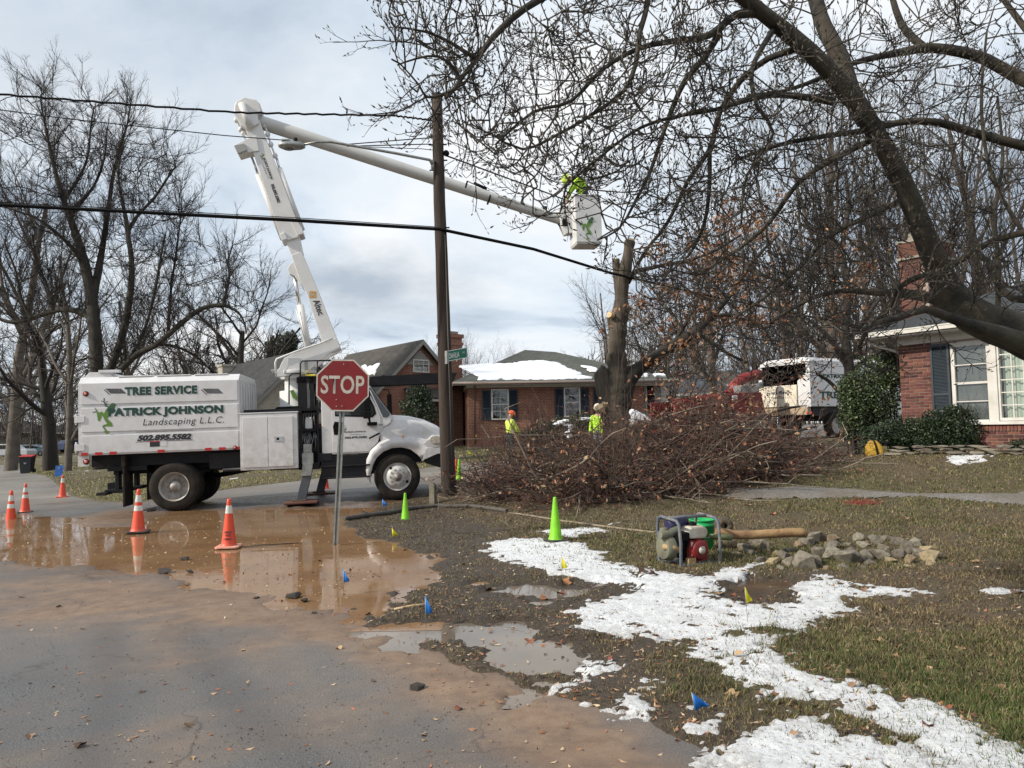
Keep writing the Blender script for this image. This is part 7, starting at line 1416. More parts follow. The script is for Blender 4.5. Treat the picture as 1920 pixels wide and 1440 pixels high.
LIMBS = [
 ([(2330,1150,190,6.3),(2230,900,160,6.4),(2090,720,120,6.5),(1970,648,92,6.55),(1890,618,76,6.6),(1822,590,66,6.6),(1776,540,52,6.6),(1742,462,42,6.5),(1700,360,37,6.4),(1660,280,36,6.3),(1618,212,35,6.2),(1574,156,34,6.1),(1522,100,32,6.0),(1462,50,30,5.9),(1402,2,28,5.8),(1330,-60,26,5.7),(1240,-120,20,5.6)], 'trunk'),
 ([(1625,225,40,6.25),(1598,180,36,6.3),(1575,110,34,6.4),(1545,50,30,6.5),(1530,0,28,6.6),(1515,-80,20,6.7)], 'limb'),
 ([(1985,690,50,6.3),(1930,650,40,6.25),(1880,628,32,6.2),(1830,612,24,6.1),(1780,596,19,6.0),(1735,580,15,5.9),(1690,594,13,5.8),(1650,604,11,5.7),(1610,622,8,5.6)], 'limb'),
 ([(1795,590,30,6.6),(1765,565,24,6.7),(1735,556,21,6.8),(1700,551,19,6.9),(1682,550,17,7.0),(1672,565,14,7.1),(1655,590,11,7.2),(1625,620,9,7.3),(1610,655,8,7.4)], 'limb'),
 ([(2050,400,16,6.0),(1920,436,13,6.1),(1860,452,12,6.2),(1810,482,12,6.3),(1770,506,11,6.35),(1720,520,11,6.4),(1690,536,10,6.5),(1675,556,10,6.9)], 'limb'),
 ([(2050,190,34,6.8),(1960,165,28,6.9),(1900,140,24,7.0),(1850,112,22,7.0),(1800,97,20,7.0),(1740,90,19,7.0),(1690,98,16,6.9),(1640,108,12,6.8),(1590,122,10,6.7),(1530,150,9,6.6),(1470,170,7,6.5),(1400,180,5,6.4)], 'limb'),
 ([(2050,310,24,6.4),(1960,285,20,6.5),(1890,266,18,6.5),(1830,250,16,6.5),(1760,230,15,6.4),(1700,228,13,6.4),(1650,238,12,6.3),(1600,248,11,6.2),(1530,258,9,6.1),(1460,272,8,6.0),(1380,300,6,5.9)], 'limb'),
 ([(2000,150,14,6.9),(1920,50,12,7.2),(1860,-30,8,7.4)], 'limb'), ([(1740,95,16,7.0),(1700,60,14,7.1),(1680,20,12,7.2),(1660,-60,9,7.3)], 'limb'),
 ([(1560,190,16,6.15),(1510,182,13,6.1),(1450,178,11,6.0),(1400,188,10,5.9),(1340,206,8,5.8),(1270,218,7,5.7),(1200,240,6,5.6),(1130,290,5,5.5),(1060,350,4,5.4)], 'limb'),
 ([(1430,22,22,5.85),(1380,28,16,5.8),(1330,66,13,5.7),(1270,76,11,5.6),(1200,90,10,5.5),(1130,130,8,5.4),(1070,190,7,5.3),(1000,210,6,5.2),(930,270,4,5.1)], 'limb'),
 ([(1400,-10,20,5.8),(1330,-30,18,5.7),(1200,-50,17,5.5),(1090,-35,16,5.3),(1010,0,15,5.2),(960,35,13,5.1),(920,75,12,5.0),(895,110,10,4.95),(870,140,9,4.9),(850,170,7,4.85),(835,185,5,4.8)], 'limb'),
 ([(895,110,9,4.95),(870,96,8,4.9),(845,80,7,4.9),(800,60,5,4.8),(740,50,3,4.7)], 'limb'), ([(862,148,7,4.9),(850,126,6,4.85),(820,105,5,4.8),(780,110,4,4.8),(745,122,3,4.75)], 'limb'),
 ([(855,165,7,4.85),(830,178,6,4.8),(800,182,5,4.75),(786,160,4,4.7),(760,130,3,4.65)], 'limb'),
 ([(1350,60,14,5.75),(1320,110,12,5.8),(1285,150,11,5.8),(1262,200,10,5.8),(1240,260,8,5.75),(1220,320,7,5.7),(1190,380,6,5.6),(1160,430,4,5.5),(1120,450,3,5.4)], 'limb'),
 ([(1200,-50,12,5.5),(1215,0,11,5.5),(1200,60,10,5.45),(1192,120,9,5.4),(1170,170,8,5.4),(1110,215,7,5.3),(1050,250,6,5.3),(980,280,5,5.2),(920,250,3,5.1)], 'limb'),
 ([(1500,90,14,6.0),(1440,110,12,6.2),(1390,150,11,6.4),(1350,210,10,6.5),(1330,280,9,6.6),(1290,340,8,6.7),(1250,420,7,6.8),(1210,470,5,6.9),(1180,520,3,7.0)], 'limb'),
 ([(1330,280,9,6.6),(1330,350,8,6.7),(1320,420,7,6.8),(1290,480,5,6.9),(1240,520,3,7.0)], 'limb'), ([(1640,260,14,6.3),(1580,290,11,6.5),(1500,340,10,6.8),(1440,420,8,7.1),(1380,470,7,7.4),(1300,520,5,7.6)], 'limb'),
 ([(1700,370,12,6.4),(1640,400,10,6.7),(1560,440,9,7.0),(1500,500,7,7.3),(1430,560,6,7.6),(1370,600,4,7.8)], 'limb'), ([(1682,550,14,7.0),(1630,548,12,7.2),(1580,545,10,7.4),(1520,560,8,7.6),(1450,600,6,7.8)], 'limb'),
 ([(1920,438,9,6.1),(1860,330,7,6.3),(1840,200,6,6.5),(1850,60,4,6.6)], 'limb'), ([(1870,600,10,6.6),(1872,500,9,6.6),(1865,400,8,6.6),(1880,300,6,6.7),(1870,180,4,6.8)], 'limb'), ([(1960,560,20,6.9),(1900,560,15,7.0),(1870,530,13,7.1),(1850,490,11,7.2),(1830,470,9,7.2),(1820,440,6,7.3)], 'limb'),
 ([(1450,55,12,5.9),(1410,130,9,5.6),(1420,200,8,5.5),(1450,250,6,5.5),(1400,330,5,5.6),(1390,420,4,5.7)], 'limb')]
PTS = []; RR = []; mbs = MB()
for spec, nm in LIMBS:
    pts, rr = trace(spec, 6); mb = MB(); q, r_ = tube_limb(mb, [p-mo for p in pts], rr, 14 if nm == 'trunk' else 9, .035); mb.build(nm, mag_bark, mag, fix=False)
    for a, b_ in zip(q, r_): PTS.append(a+mo); RR.append(b_)
def fill(PTS, RR, targets, S, rtw, up, step, maxr=.02, wig=.18, maxlen=1.4):
    """grow side branches from whatever stands nearest towards each target"""
    n0 = len(PTS); cap = n0+len(targets)*8+10; A = np.zeros((cap, 3)); A[:n0] = [tuple(p) for p in PTS]; Rr = np.zeros(cap); Rr[:n0] = RR; n = n0
    T = np.array([tuple(t) for t in targets]); d0 = np.array([np.min(((A[:n0]-t)**2).sum(1)) for t in T]); order = np.argsort(d0); ends = []
    for k in order:
        t = T[k]; dd = ((A[:n]-t)**2).sum(1); i = int(np.argmin(dd)); L = math.sqrt(dd[i])
        if L < step*.6 or L > maxlen: continue
        p = Vector(A[i]); tv = Vector(t); r0 = min(Rr[i]*.75, maxr, .0035+L*.011); ns = max(2, min(7, int(L/step)+1)); prev = p; side = rv(.12*L)
        for j in range(1, ns+1):
            s = j/ns; c = p.lerp(tv, s)+side*math.sin(s*math.pi)+rv(wig*L/ns*.35)+Vector((0, 0, -up*L*math.sin(s*math.pi)))
            ra = r0*(1-(s-1/ns)*.6); rb = r0*(1-s*.6); rb = max(rb, rtw); ra = max(ra, rtw); S.add(prev, c, ra, rb)
            if n < cap: A[n] = tuple(c); Rr[n] = rb; n += 1
            d_ = (c-prev).normalized(); prev = c
            if j > 1: ends.append((c, d_, rb))
    return ends
def inpoly(px, py, P):
    r = False; n = len(P)
    for i in range(n):
        ax, ay = P[i]; bx, by = P[(i+1) % n]
        if (ay > py) != (by > py) and px < (bx-ax)*(py-ay)/(by-ay)+ax: r = not r
    return r
MP = [(700,-40),(735,60),(716,120),(755,170),(835,195),(845,225),(880,260),(895,300),(950,330),(985,400),(1040,425),(1110,440),(1180,440),(1185,540),(1230,590),(1300,640),(1420,690),(1640,700),(1700,620),(1990,600),(1990,-60)]
TG = []
while len(TG) < 1150:
    px, py = random.uniform(720, 1985), random.uniform(-60, 680)
    if not inpoly(px, py, MP): continue
    if px > 1650 and random.random() < .35: continue
    if px > 1280 and py > 560 and random.random() < .5: continue
    if inpoly(px, py, [(905, 90), (1010, 60), (1040, 130), (1000, 190), (920, 190)]) or (1035 < px < 1120 and 320 < py < 400 and random.random() < .7): continue
    t_ = (px-700)/1200; D = random.uniform(4.4+t_*1.0, 5.6+t_*2.6); TG.append(at(px, py, D))
S = Segs(); ends = fill(PTS, RR, TG, S, .0055, .07, .2, .017, .22, 1.6)
MG = dict(nseg=[6, 4, 3], kids=[6, 3], wig=[.16, .2, .22], up=[.05, .08, .14], taper=.5, bare=[.1, .1], ang=[(.3, .85), (.35, .9)], len=[(.38, .62), (.4, .6)], rr=.62, rmin=.0034, biglv=-1)
tw = Segs(); tw.tips = []
def inview(p, m_=80):
    q = p-EYEV; zc = q.dot(fwd); return zc > .5 and -m_ < 960+F*q.dot(rt)/zc < 1920+m_ and -m_ < 720-F*q.dot(up)/zc < 1440
for (c, d, r) in ends:
    if random.random() < .36: continue
    dd = (d*.8+rv(.4)+Vector((0, 0, .1))).normalized(); grow(tw, c, dd, random.uniform(.28, .62), min(.0085, r*.95), 0, MG)
for a_, r_ in zip(PTS, RR):
    if r_ < .02 and random.random() < .35: grow(tw, a_, (rv()+Vector((0, 0, .3))).normalized(), random.uniform(.25, .6), .006, 0, MG)
B0 = [Vector(t[0]) for t in tw.tips]; B1 = [(Vector(t[1])+Vector((0, 0, .25))).normalized() for t in tw.tips]
S.mesh('branches', 6, mat('magnolia_branch', (.07, .057, .042), .85, (.03, .025, .02), 6), mag, mo); tw.mesh('twigs', 4, twig, mag, mo)
def buds(name, B0, B1, parent, mo, L0=.028, L1=.052, w=.0075, m_=bud):
    n = len(B0); P0 = np.array([tuple(p-mo) for p in B0]); D = np.array([tuple(d) for d in B1]); Lg = RNG.uniform(L0, L1, n)[:, None]; ref = np.where(np.abs(D[:, 2:3]) < .9, [[0, 0, 1.]], [[1., 0, 0]]); A = np.cross(D, ref); A /= np.linalg.norm(A, axis=1, keepdims=True); B = np.cross(D, A)
    V = [P0]+[P0+D*Lg*.38+(A*math.cos(a)+B*math.sin(a))*w*(Lg/L1) for a in (0, math.pi/2, math.pi, 1.5*math.pi)]+[P0+D*Lg]; V = np.stack(V, 1).reshape(-1, 3); b = (np.arange(n)*6)[:, None]
    f = np.concatenate([b+np.array([[0, 1+j, 1+(j+1) % 4]]) for j in range(4)]+[b+np.array([[5, 1+(j+1) % 4, 1+j]]) for j in range(4)], 0); o = fastmesh(name, V, f, m_, parent, smooth=False); return o
tag(buds('buds', B0, B1, mag, mo), kind='stuff')
for o in mag.children:
    if o.name.startswith(('branches', 'twigs')): o['kind'] = 'stuff'

def leaf_quads(name, P, m_, parent, origin, size=(.05, .09), cols=None, up=0.0, curl=.3):
    """small bent leaves: two triangles folded at the midrib"""
    n = len(P); P = np.array([tuple(p) for p in P])-np.array(tuple(origin)); d = RNG.normal(size=(n, 3)); d[:, 2] *= (1-up); d /= np.linalg.norm(d, axis=1, keepdims=True); r = RNG.normal(size=(n, 3)); r[:, 2] *= (1-up); s = np.cross(d, r); 
    if up > .5: s = np.cross(d, np.array([[0, 0, 1.]])+r*.25)
    s /= np.maximum(np.linalg.norm(s, axis=1, keepdims=True), 1e-6); nn = np.cross(d, s); L = RNG.uniform(*size, n)[:, None]; W = L*RNG.uniform(.35, .6, n)[:, None]
    V = np.stack([P-d*L/2, P+s*W/2+nn*L*curl*.5, P+d*L/2+nn*L*curl*.3, P-s*W/2+nn*L*curl*.5], 1).reshape(-1, 3); b = (np.arange(n)*4)[:, None]; f = np.concatenate([b+[[0, 1, 2]], b+[[0, 2, 3]]], 0)
    cc = None
    if cols is not None: cc = {'col': np.repeat(cols[RNG.integers(0, len(cols), n)]*RNG.uniform(.65, 1.25, (n, 1)), 4, 0)}
    return fastmesh(name, V, f, m_, parent, cols=cc)
dryleaf = mat('dry_leaf', (.2, .1, .05), .85, attr='col', scale=20); DRY = np.array([[.22, .095, .04], [.17, .07, .035], [.26, .13, .06], [.12, .055, .035], [.30, .18, .10]])
LT = np.array([[.38, .25, .15], [.26, .14, .075], [.46, .35, .23], [.15, .08, .05], [.28, .11, .05]])

# --- the big left tree, traced
random.seed(31); lt = thing('bare_maple', 'largest bare tree, rising behind the chip box with a long low limb to its right', 'tree', (at(186, 800, 30).x, 30, gz(at(186, 800, 30).x, 30))); lo = Vector(lt.location)
LL = [[(188,880,34),(186,780,32),(182,700,30),(178,620,28),(172,560,26),(160,500,22),(146,450,19),(132,410,15),(118,370,12),(106,330,10),(96,290,8),(88,250,6),(80,210,4),(76,180,3)],
 [(174,560,20),(186,500,16),(196,440,12),(205,380,10),(212,330,8),(225,280,6),(238,235,4),(246,190,3)], [(160,500,14),(140,470,10),(110,440,8),(70,410,6),(30,395,5),(-10,380,4)], [(120,375,8),(150,330,6),(165,290,5),(170,240,4),(176,200,3)],
 [(196,715,20),(212,680,18),(226,640,17),(236,600,16),(243,560,15),(247,520,13),(246,480,12),(240,440,11),(236,410,10),(228,370,7),(222,330,5),(226,290,4),(236,260,3)], [(240,430,9),(262,400,7),(290,370,6),(310,340,5),(330,310,3)], [(176,600,16),(150,585,14),(120,580,13),(90,586,12),(55,598,12),(20,604,9),(-20,590,7)],
 [(200,720,15),(230,690,14),(258,664,14),(290,648,13),(315,628,13),(345,602,12),(372,582,11),(400,573,10),(424,574,8),(444,584,6),(456,600,4),(462,625,3)], [(420,574,7),(424,545,5),(430,520,5),(428,490,4),(436,460,3)], [(315,630,9),(318,580,7),(322,530,6),(330,480,5),(336,430,4),(342,390,3)], [(230,690,9),(262,640,7),(280,590,6),(292,540,6),(300,490,5),(310,440,4)], [(130,410,10),(150,380,7),(175,350,6),(192,310,5),(200,270,3)], [(60,598,8),(40,560,6),(30,510,5),(10,460,4)], [(100,582,8),(90,540,6),(70,490,5),(60,440,4)], [(290,645,8),(330,650,6),(370,670,5),(400,700,4)]]
PTS = []; RR = []; mb = MB()
for i, spec in enumerate(LL):
    s_ = [(a, b_, w_, 30+(0 if i == 0 else 1.6*math.sin(i*2.4)*min(1, j/4))) for j, (a, b_, w_) in enumerate(spec)]; pts, rr = trace(s_, 30); rr = [q_*.82 for q_ in rr]; q, r_ = tube_limb(mb, [p-lo for p in pts], rr, 9, .06)
    for a, b_ in zip(q, r_): PTS.append(a+lo); RR.append(b_)
mb.build('trunk', bark, lt, fix=False); TP = [(-30,200),(40,160),(60,150),(130,140),(150,165),(190,215),(205,245),(270,225),(290,240),(330,270),(368,345),(350,375),(395,430),(400,480),(470,460),(505,540),(480,610),(400,640),(330,700),(180,700),(-30,640)]; TG = []
while len(TG) < 300:
    px, py = random.uniform(-30, 505), random.uniform(140, 700)
    if inpoly(px, py, TP) and not (py > 600 and random.random() < .6): TG.append(at(px, py, 30+random.gauss(0, 1.7)))
S = Segs(); ends = fill(PTS, RR, TG, S, .016, .03, .6, .05, .2, 4.0); tw = Segs()
ML = dict(nseg=[5, 4, 3], kids=[9, 6], wig=[.12, .16, .18], up=[.12, .08, .06], taper=.6, bare=[.08, .08], ang=[(.3, .8), (.35, .9)], len=[(.4, .62), (.4, .6)], rr=.6, rmin=.0075, biglv=-1)
for (c, d, r) in ends:
    if random.random() < .15: continue
    grow(tw, c, (d*.8+rv(.35)+Vector((0, 0, .45))).normalized(), random.uniform(1.0, 2.2), .015, 0, ML)
for a_, r_ in zip(PTS, RR):
    if r_ < .16 and random.random() < .7: grow(tw, a_, (rv(.6)+Vector((0, 0, .8))).normalized(), random.uniform(1.0, 2.2), .018, 0, ML)
S.mesh('branches', 4, twig, lt, lo)['kind'] = 'stuff'; tw.mesh('twigs', 3, twig, lt, lo)['kind'] = 'stuff'

# --- the tree being cut
random.seed(41); DC = 21.0; ctx = at(1166, 880, DC).x; cto = Vector((ctx, DC, gz(ctx, DC))); cut = thing('cut_tree', 'topped tree with thick furrowed trunk, pale saw cuts and one crown limb left', 'tree', cto)
def climb(spec, name, m_, sides=16, lump=.05, capm=True):
    pts, rr = trace(spec, DC); mb = MB(); q, r_ = tube_limb(mb, [p-cto for p in pts], rr, sides, lump); mb.build(name, m_, cut, fix=False); return [a+cto for a in q], r_
barkc = mat('bark_furrowed', (.095, .075, .056), .95, (.03, .024, .019), 7, bump=1.2, bscale=11, stretch=(1.6, 1.6, .22), dirt=(.14, .125, .09), dscale=2, damt=.45)
climb([(1154,905,66),(1155,860,56),(1157,820,52),(1156,780,50),(1157,740,46),(1158,700,40),(1156,660,35),(1158,625,33),(1163,590,32),(1165,560,27),(1166,530,27),(1172,505,24),(1177,480,21),(1181,452,20)], 'trunk', barkc, 18, .10)
climb([(1164,560,22),(1159,530,17),(1156,505,14),(1155,487,14)], 'stub', barkc, 12); climb([(1157,640,30),(1148,612,16),(1145,592,14),(1145,585,13)], 'stub', barkc, 12); climb([(1152,800,44),(1142,755,38),(1133,722,33),(1127,700,34),(1121,693,24)], 'stub', barkc, 14, .12); climb([(1160,590,26),(1170,582,22),(1178,574,16)], 'stub', barkc, 10)
climb([(1165,800,26),(1178,830,24),(1188,870,22),(1192,930,20)], 'side_stem', mat('bark_pale', (.22, .20, .16), .9, (.12, .10, .08), 8, bump=.6), 12)
PTS = []; RR = []
for spec in ([(1160,760,50),(1178,712,34),(1200,690,26),(1225,672,22),(1250,655,21),(1280,638,21),(1305,622,20),(1330,596,15),(1355,570,12),(1378,540,10),(1400,505,8),(1430,470,6),(1460,440,4)], [(1176,530,12),(1190,510,9),(1205,506,9),(1240,498,7),(1290,488,6),(1340,470,5),(1390,440,4)], [(1330,600,9),(1360,590,7),(1400,600,6),(1450,605,5),(1500,590,4)], [(1305,622,9),(1330,640,7),(1360,660,6),(1400,680,5)], [(1255,655,9),(1290,600,6),(1310,560,5),(1320,520,4)], [(1400,505,6),(1440,520,5),(1490,540,4)]):
    a, b_ = climb(spec, 'limb', bark_d, 10); PTS += a; RR += b_
m = MB()
for (a, b_, w_, n_) in ((1181, 451, 18, (0, 0, 1)), (1155, 486, 13, (-.1, -.2, 1)), (1143, 590, 12, (-.7, -.7, .1)), (1123, 764, 19, (-.45, -.45, .75)), (1134, 756, 12, (-.2, -.6, .8))):
    c = at(a, b_, DC-.25 if n_[2] < .9 else DC)-cto; r_ = w_/2*DC/F; nz_ = Vector(n_).normalized(); t1_ = nz_.orthogonal().normalized(); t2_ = nz_.cross(t1_); m = MB(); m.add([c+nz_*.03]+[c+nz_*.02+(t1_*math.cos(q_*.524)+t2_*math.sin(q_*.524))*r_*(1+.08*math.sin(q_*3)) for q_ in range(12)]+[c-nz_*.12+(t1_*math.cos(q_*.524)+t2_*math.sin(q_*.524))*r_*1.05 for q_ in range(12)], [(0, 1+q_, 1+(q_+1) % 12) for q_ in range(12)]+[(1+q_, 13+q_, 13+(q_+1) % 12, 1+(q_+1) % 12) for q_ in range(12)]); m.build('saw_cut', cutwood, cut, fix=False)
CPL = [(1190,480),(1230,450),(1330,420),(1440,400),(1560,440),(1620,520),(1600,620),(1540,680),(1440,720),(1300,720),(1230,690),(1200,600)]; TG = []
while len(TG) < 230:
    px, py = random.uniform(1185, 1620), random.uniform(400, 725)
    if inpoly(px, py, CPL): TG.append(at(px, py, DC+random.gauss(0, 1.4)))
S = Segs(); ends = fill(PTS, RR, TG, S, .011, .08, .45, .035, .25, 3.2); tw = Segs(); LV = []
MC = dict(nseg=[5, 4, 3], kids=[5, 4], wig=[.18, .22, .25], up=[.02, .03, .02], taper=.6, bare=[.08, .08], ang=[(.4, 1.0), (.4, 1.0)], len=[(.4, .65), (.4, .6)], rr=.6, rmin=.005, biglv=-1)
for (c, d, r) in ends:
    if random.random() < .3: continue
    grow(tw, c, (d*.6+rv(.5)+Vector((0, 0, .1))).normalized(), random.uniform(.6, 1.2), .010, 0, MC)
for (p, d) in tw.tips:
    p = Vector(p)
    if random.random() < .05+.6*(vnoise(np.array([p.x*.8]), np.array([p.z*.8]), 3)[0] > .58):
        for _ in range(random.randint(1, 3)): LV.append(p+rv(.08))
S.mesh('branches', 4, twig_far, cut, cto)['kind'] = 'stuff'; tw.mesh('twigs', 3, twig_far, cut, cto)['kind'] = 'stuff'; tag(leaf_quads('dry_leaves', LV, dryleaf, cut, cto, (.10, .20), DRY), kind='stuff')
# thin hanging vines on the trunk
m = MB()
for k in range(5):
    q = [at(1150+k*14+random.uniform(-6, 6)+12*math.sin(j*.9+k), 560+j*60, DC-.6-.05*k)-cto for j in range(6)]; m.tube(q, .009, 4)
m.build('vine', twig_far, cut, fix=False)
# clusters of brown leaves held by a second tree beside the chip truck
random.seed(43); bx = at(1585, 800, 24).x; bo = Vector((bx, 24, gz(bx, 24))); oak = thing('leafy_oak', 'thin tree holding dry brown leaves beside the tall evergreen shrub', 'tree', bo)
mb = MB(); PTS = []; RR = []
for spec in ([(1590,830,22),(1588,760,20),(1592,690,18),(1585,620,16),(1590,550,14),(1580,470,10),(1590,390,8),(1585,320,5)], [(1590,690,12),(1560,640,9),(1530,610,7),(1500,590,5)], [(1588,640,10),(1620,600,8),(1650,560,6)], [(1592,700,10),(1630,670,8),(1670,650,6)], [(1590,760,9),(1560,720,7),(1530,700,5)]):
    pts, rr = trace([(a, b_, w_, 24) for a, b_, w_ in spec], 24); q, r_ = tube_limb(mb, [p-bo for p in pts], rr, 9); PTS += [a+bo for a in q]; RR += r_
mb.build('trunk', bark_d, oak, fix=False); TG = [at(random.uniform(1490, 1690), random.uniform(430, 740), 24+random.gauss(0, .9)) for _ in range(260)]; S = Segs(); ends = fill(PTS, RR, TG, S, .006, .05, .35, .03, .2, 3); LV = []
for (c, d, r) in ends:
    e = c+(d+rv(.5)).normalized()*.35; S.add(c, e, .006, .004)
    if random.random() < .4 and at(0, 560, 24).z > e.z:
        for _ in range(random.randint(2, 6)): LV.append(e+rv(.14))
S.mesh('branches', 4, twig_far, oak, bo)['kind'] = 'stuff'; tag(leaf_quads('dry_leaves', LV, dryleaf, oak, bo, (.10, .19), DRY), kind='stuff')

# --- evergreens
def shrub(name, label, blobs, n, leafc, size, D, stems=True, seedn=0, cat='shrub'):
    random.seed(50+seedn); x = at(blobs[0][0], 830, D).x; o_ = Vector((x, D, gz(x, D))); o = thing(name, label, cat, o_); P = []
    for (px, py, rx, ry, w_) in blobs:
        c = at(px, py, D); a = rx*D/F; b_ = ry*D/F
        for _ in range(int(n*w_)):
            v = rv().normalized(); t = random.random()**.45*(1+.12*math.sin(v.x*9+v.z*7)); p = c+Vector((v.x*a, v.y*a*.8, v.z*b_))*t
            if random.random() < .75 or t > .6: P.append(p)
    P = [p for p in P if p.z > gz(p.x, p.y)+.02]; m_ = mat('leaf_'+name, (.05, .07, .03), .5, attr='col', scale=9); tag(leaf_quads('foliage', P, m_, o, o_, size, leafc), kind='stuff')
    S = Segs()
    for (px, py, rx, ry, w_) in blobs:
        c = at(px, py, D)
        for _ in range(7):
            b_ = Vector((c.x+random.uniform(-.3, .3)*rx*D/F, D+random.uniform(-.2, .2), o_.z)); p = b_; t_ = c+Vector((random.uniform(-.7, .7)*rx*D/F, random.uniform(-.3, .3), random.uniform(-.2, .8)*ry*D/F))
            for j in range(4): e = b_.lerp(t_, (j+1)/4)+rv(.05); S.add(p, e, .022-.004*j, .018-.004*j); p = e
    S.mesh('stems', 5, bark_d, o, o_); return o
EG = np.array([[.045, .075, .022], [.03, .052, .018], [.07, .10, .035], [.02, .034, .014], [.09, .11, .05]]); YW = np.array([[.012, .028, .010], [.020, .042, .014], [.008, .018, .008], [.032, .055, .018]])
shrub('evergreen_shrub', 'tall loose evergreen shrub between the chip truck and the brick wall', [(1640, 735, 50, 72, 1.0), (1605, 770, 34, 58, .7), (1668, 690, 24, 40, .35), (1590, 730, 20, 30, .2)], 8000, EG, (.045, .085), 17.6, seedn=1)
shrub('yew_shrub', 'dark rounded yew directly below the shutter', [(1780, 815, 62, 40, 1.1), (1815, 800, 36, 36, .6), (1755, 800, 30, 34, .5), (1790, 772, 20, 14, .15), (1835, 825, 26, 26, .4)], 7000, YW, (.03, .07), 15.85, seedn=2)
shrub('yew_shrub', 'dark low yew left of the brick wall corner above the slab edging', [(1690, 818, 54, 36, 1.1), (1645, 826, 34, 30, .6), (1728, 816, 34, 36, .6)], 6500, YW, (.03, .07), 16.6, seedn=3)
shrub('yew_shrub', 'small yew clump at the right frame edge below the picture window', [(1912, 838, 22, 16, .5), (1940, 832, 24, 20, .5)], 1800, YW, (.03, .06), 14.6, seedn=4)
shrub('holly_bush', 'dark conical evergreen between the truck hood and the pole', [(785, 775, 38, 48, 1.0), (788, 738, 22, 28, .4)], 4200, YW, (.06, .12), 27.5, seedn=5)
shrub('juniper_bush', 'dark low evergreen bushes along the front of the brick ranch house', [(1040, 812, 46, 30, 1.0), (1090, 800, 36, 28, .8), (1000, 822, 30, 22, .5), (1140, 806, 36, 30, .8), (1205, 812, 34, 24, .7)], 3400, YW, (.07, .13), 29.5, seedn=6)
shrub('evergreen_tree', 'small dark evergreen behind the turntable of the boom', [(525, 655, 30, 28, 1.0), (545, 640, 16, 22, .4)], 2600, YW, (.16, .3), 58, seedn=7, cat='tree')
shrub('privet_hedge', 'brown leafless hedge beside the ranch porch', [(1235, 800, 26, 30, 1)], 1500, np.array([[.10, .08, .06], [.06, .05, .04]]), (.05, .1), 27.8, seedn=8)
# snow caps on the junipers
def snowcap(px, py, wx, wy, D, label, n=5):
    random.seed(int(px)); o_ = at(px, py, D); m = MB()
    for i in range(n):
        c = Vector((random.uniform(-.5, .5)*wx*D/F, random.uniform(-.2, .2), random.uniform(-.5, .5)*wy*D/F)); m.ball(c, (wx*D/F*.35, .3, wy*D/F*.22), 10)
    o = m.build('snow_clump', mat('roof_snow', (.8, .83, .88)), None); o.location = o_; tag(o, label, 'snow')
q = [(1170, 776), (1180, 766), (1192, 771), (1206, 778), (1216, 786), (1221, 797), (1206, 795), (1190, 794), (1178, 802), (1170, 796)]
m = MB(); D = 27.6; o_ = at(1190, 785, D); pp = [(at(a, b_, D)-o_) for a, b_ in q]; m.prism([(p.x, p.z) for p in pp], -.5, .5); o = m.build('snow_clump', mat('roof_snow', (.8, .83, .88)), None, bevel=.09); o.location = o_; tag(o, 'sloping white snow cap on the bush right of the cut trunk', 'snow')
snowcap(1052, 792, 22, 12, 28.4, 'snow clump on the juniper left of the yellow vest worker'); snowcap(1070, 808, 16, 22, 28.3, 'thin snow trail low on the juniper'); snowcap(1100, 785, 60, 5, 28.4, 'flat snow line on top of the juniper behind the brush')

# --- the brush pile
random.seed(61); bp0 = ground(1100, 935); S = Segs(); LV = []
TOP = [(870, 930), (900, 915), (930, 905), (962, 892), (985, 845), (1005, 810), (1040, 812), (1080, 826), (1110, 850), (1150, 856), (1200, 848), (1235, 815), (1265, 790), (1300, 765), (1340, 750), (1380, 785), (1420, 812), (1460, 845), (1500, 865), (1540, 880), (1620, 885)]
BOT = [(870, 928), (940, 944), (1040, 952), (1150, 948), (1260, 938), (1350, 925), (1450, 903), (1560, 880), (1620, 874)]
def interp(T, x):
    for (a, b_), (c, d) in zip(T[:-1], T[1:]):
        if a <= x <= c: return b_+(d-b_)*(x-a)/(c-a)
    return T[0][1] if x < T[0][0] else T[-1][1]
def pile_pt():
    px = random.uniform(905, 1500) if random.random() < .8 else random.uniform(980, 1420); b_ = interp(BOT, px); g_ = ground(px, b_); D = g_.y+random.uniform(0, 4.2)*random.random()**.5+.1; 
    x = at(px, 800, D).x; zg_ = gz(x, D); tp = at(px, interp(TOP, px), D).z; ed = min(1, (D-g_.y)/1.3+.15); h = max(.08, (tp-zg_))*ed; return Vector((x, D, zg_+h*random.random()**1.5))
for _ in range(1350):
    p = pile_pt(); d = Vector((random.gauss(0, 1), random.gauss(0, .7), random.uniform(-.12, .40))).normalized(); L = random.uniform(.5, 1.7); r = random.uniform(.005, .015)*(1.8 if random.random() < .07 else 1); n = 5; q = p
    for j in range(n):
        e = q+d*L/n; g_ = gz(e.x, e.y)+.02
        if e.z < g_: e.z = g_+.01; d.z = abs(d.z)*.3
        S.add(q, e, r*(1-j/n*.6), r*(1-(j+1)/n*.6)); d = (d+rv(.13)+Vector((0, 0, .02))).normalized()
        for _ in range(3):
            dd = (d*.7+rv(.5)).normalized(); l_ = random.uniform(.12, .45); m1 = e+dd*l_*.5; m2 = m1+(dd+rv(.25)).normalized()*l_*.5; rr_ = max(.003, r*.35); S.add(e, m1, rr_, rr_*.8); S.add(m1, m2, rr_*.8, rr_*.55)
            if random.random() < .30: LV.append(m2+rv(.03))
        q = e
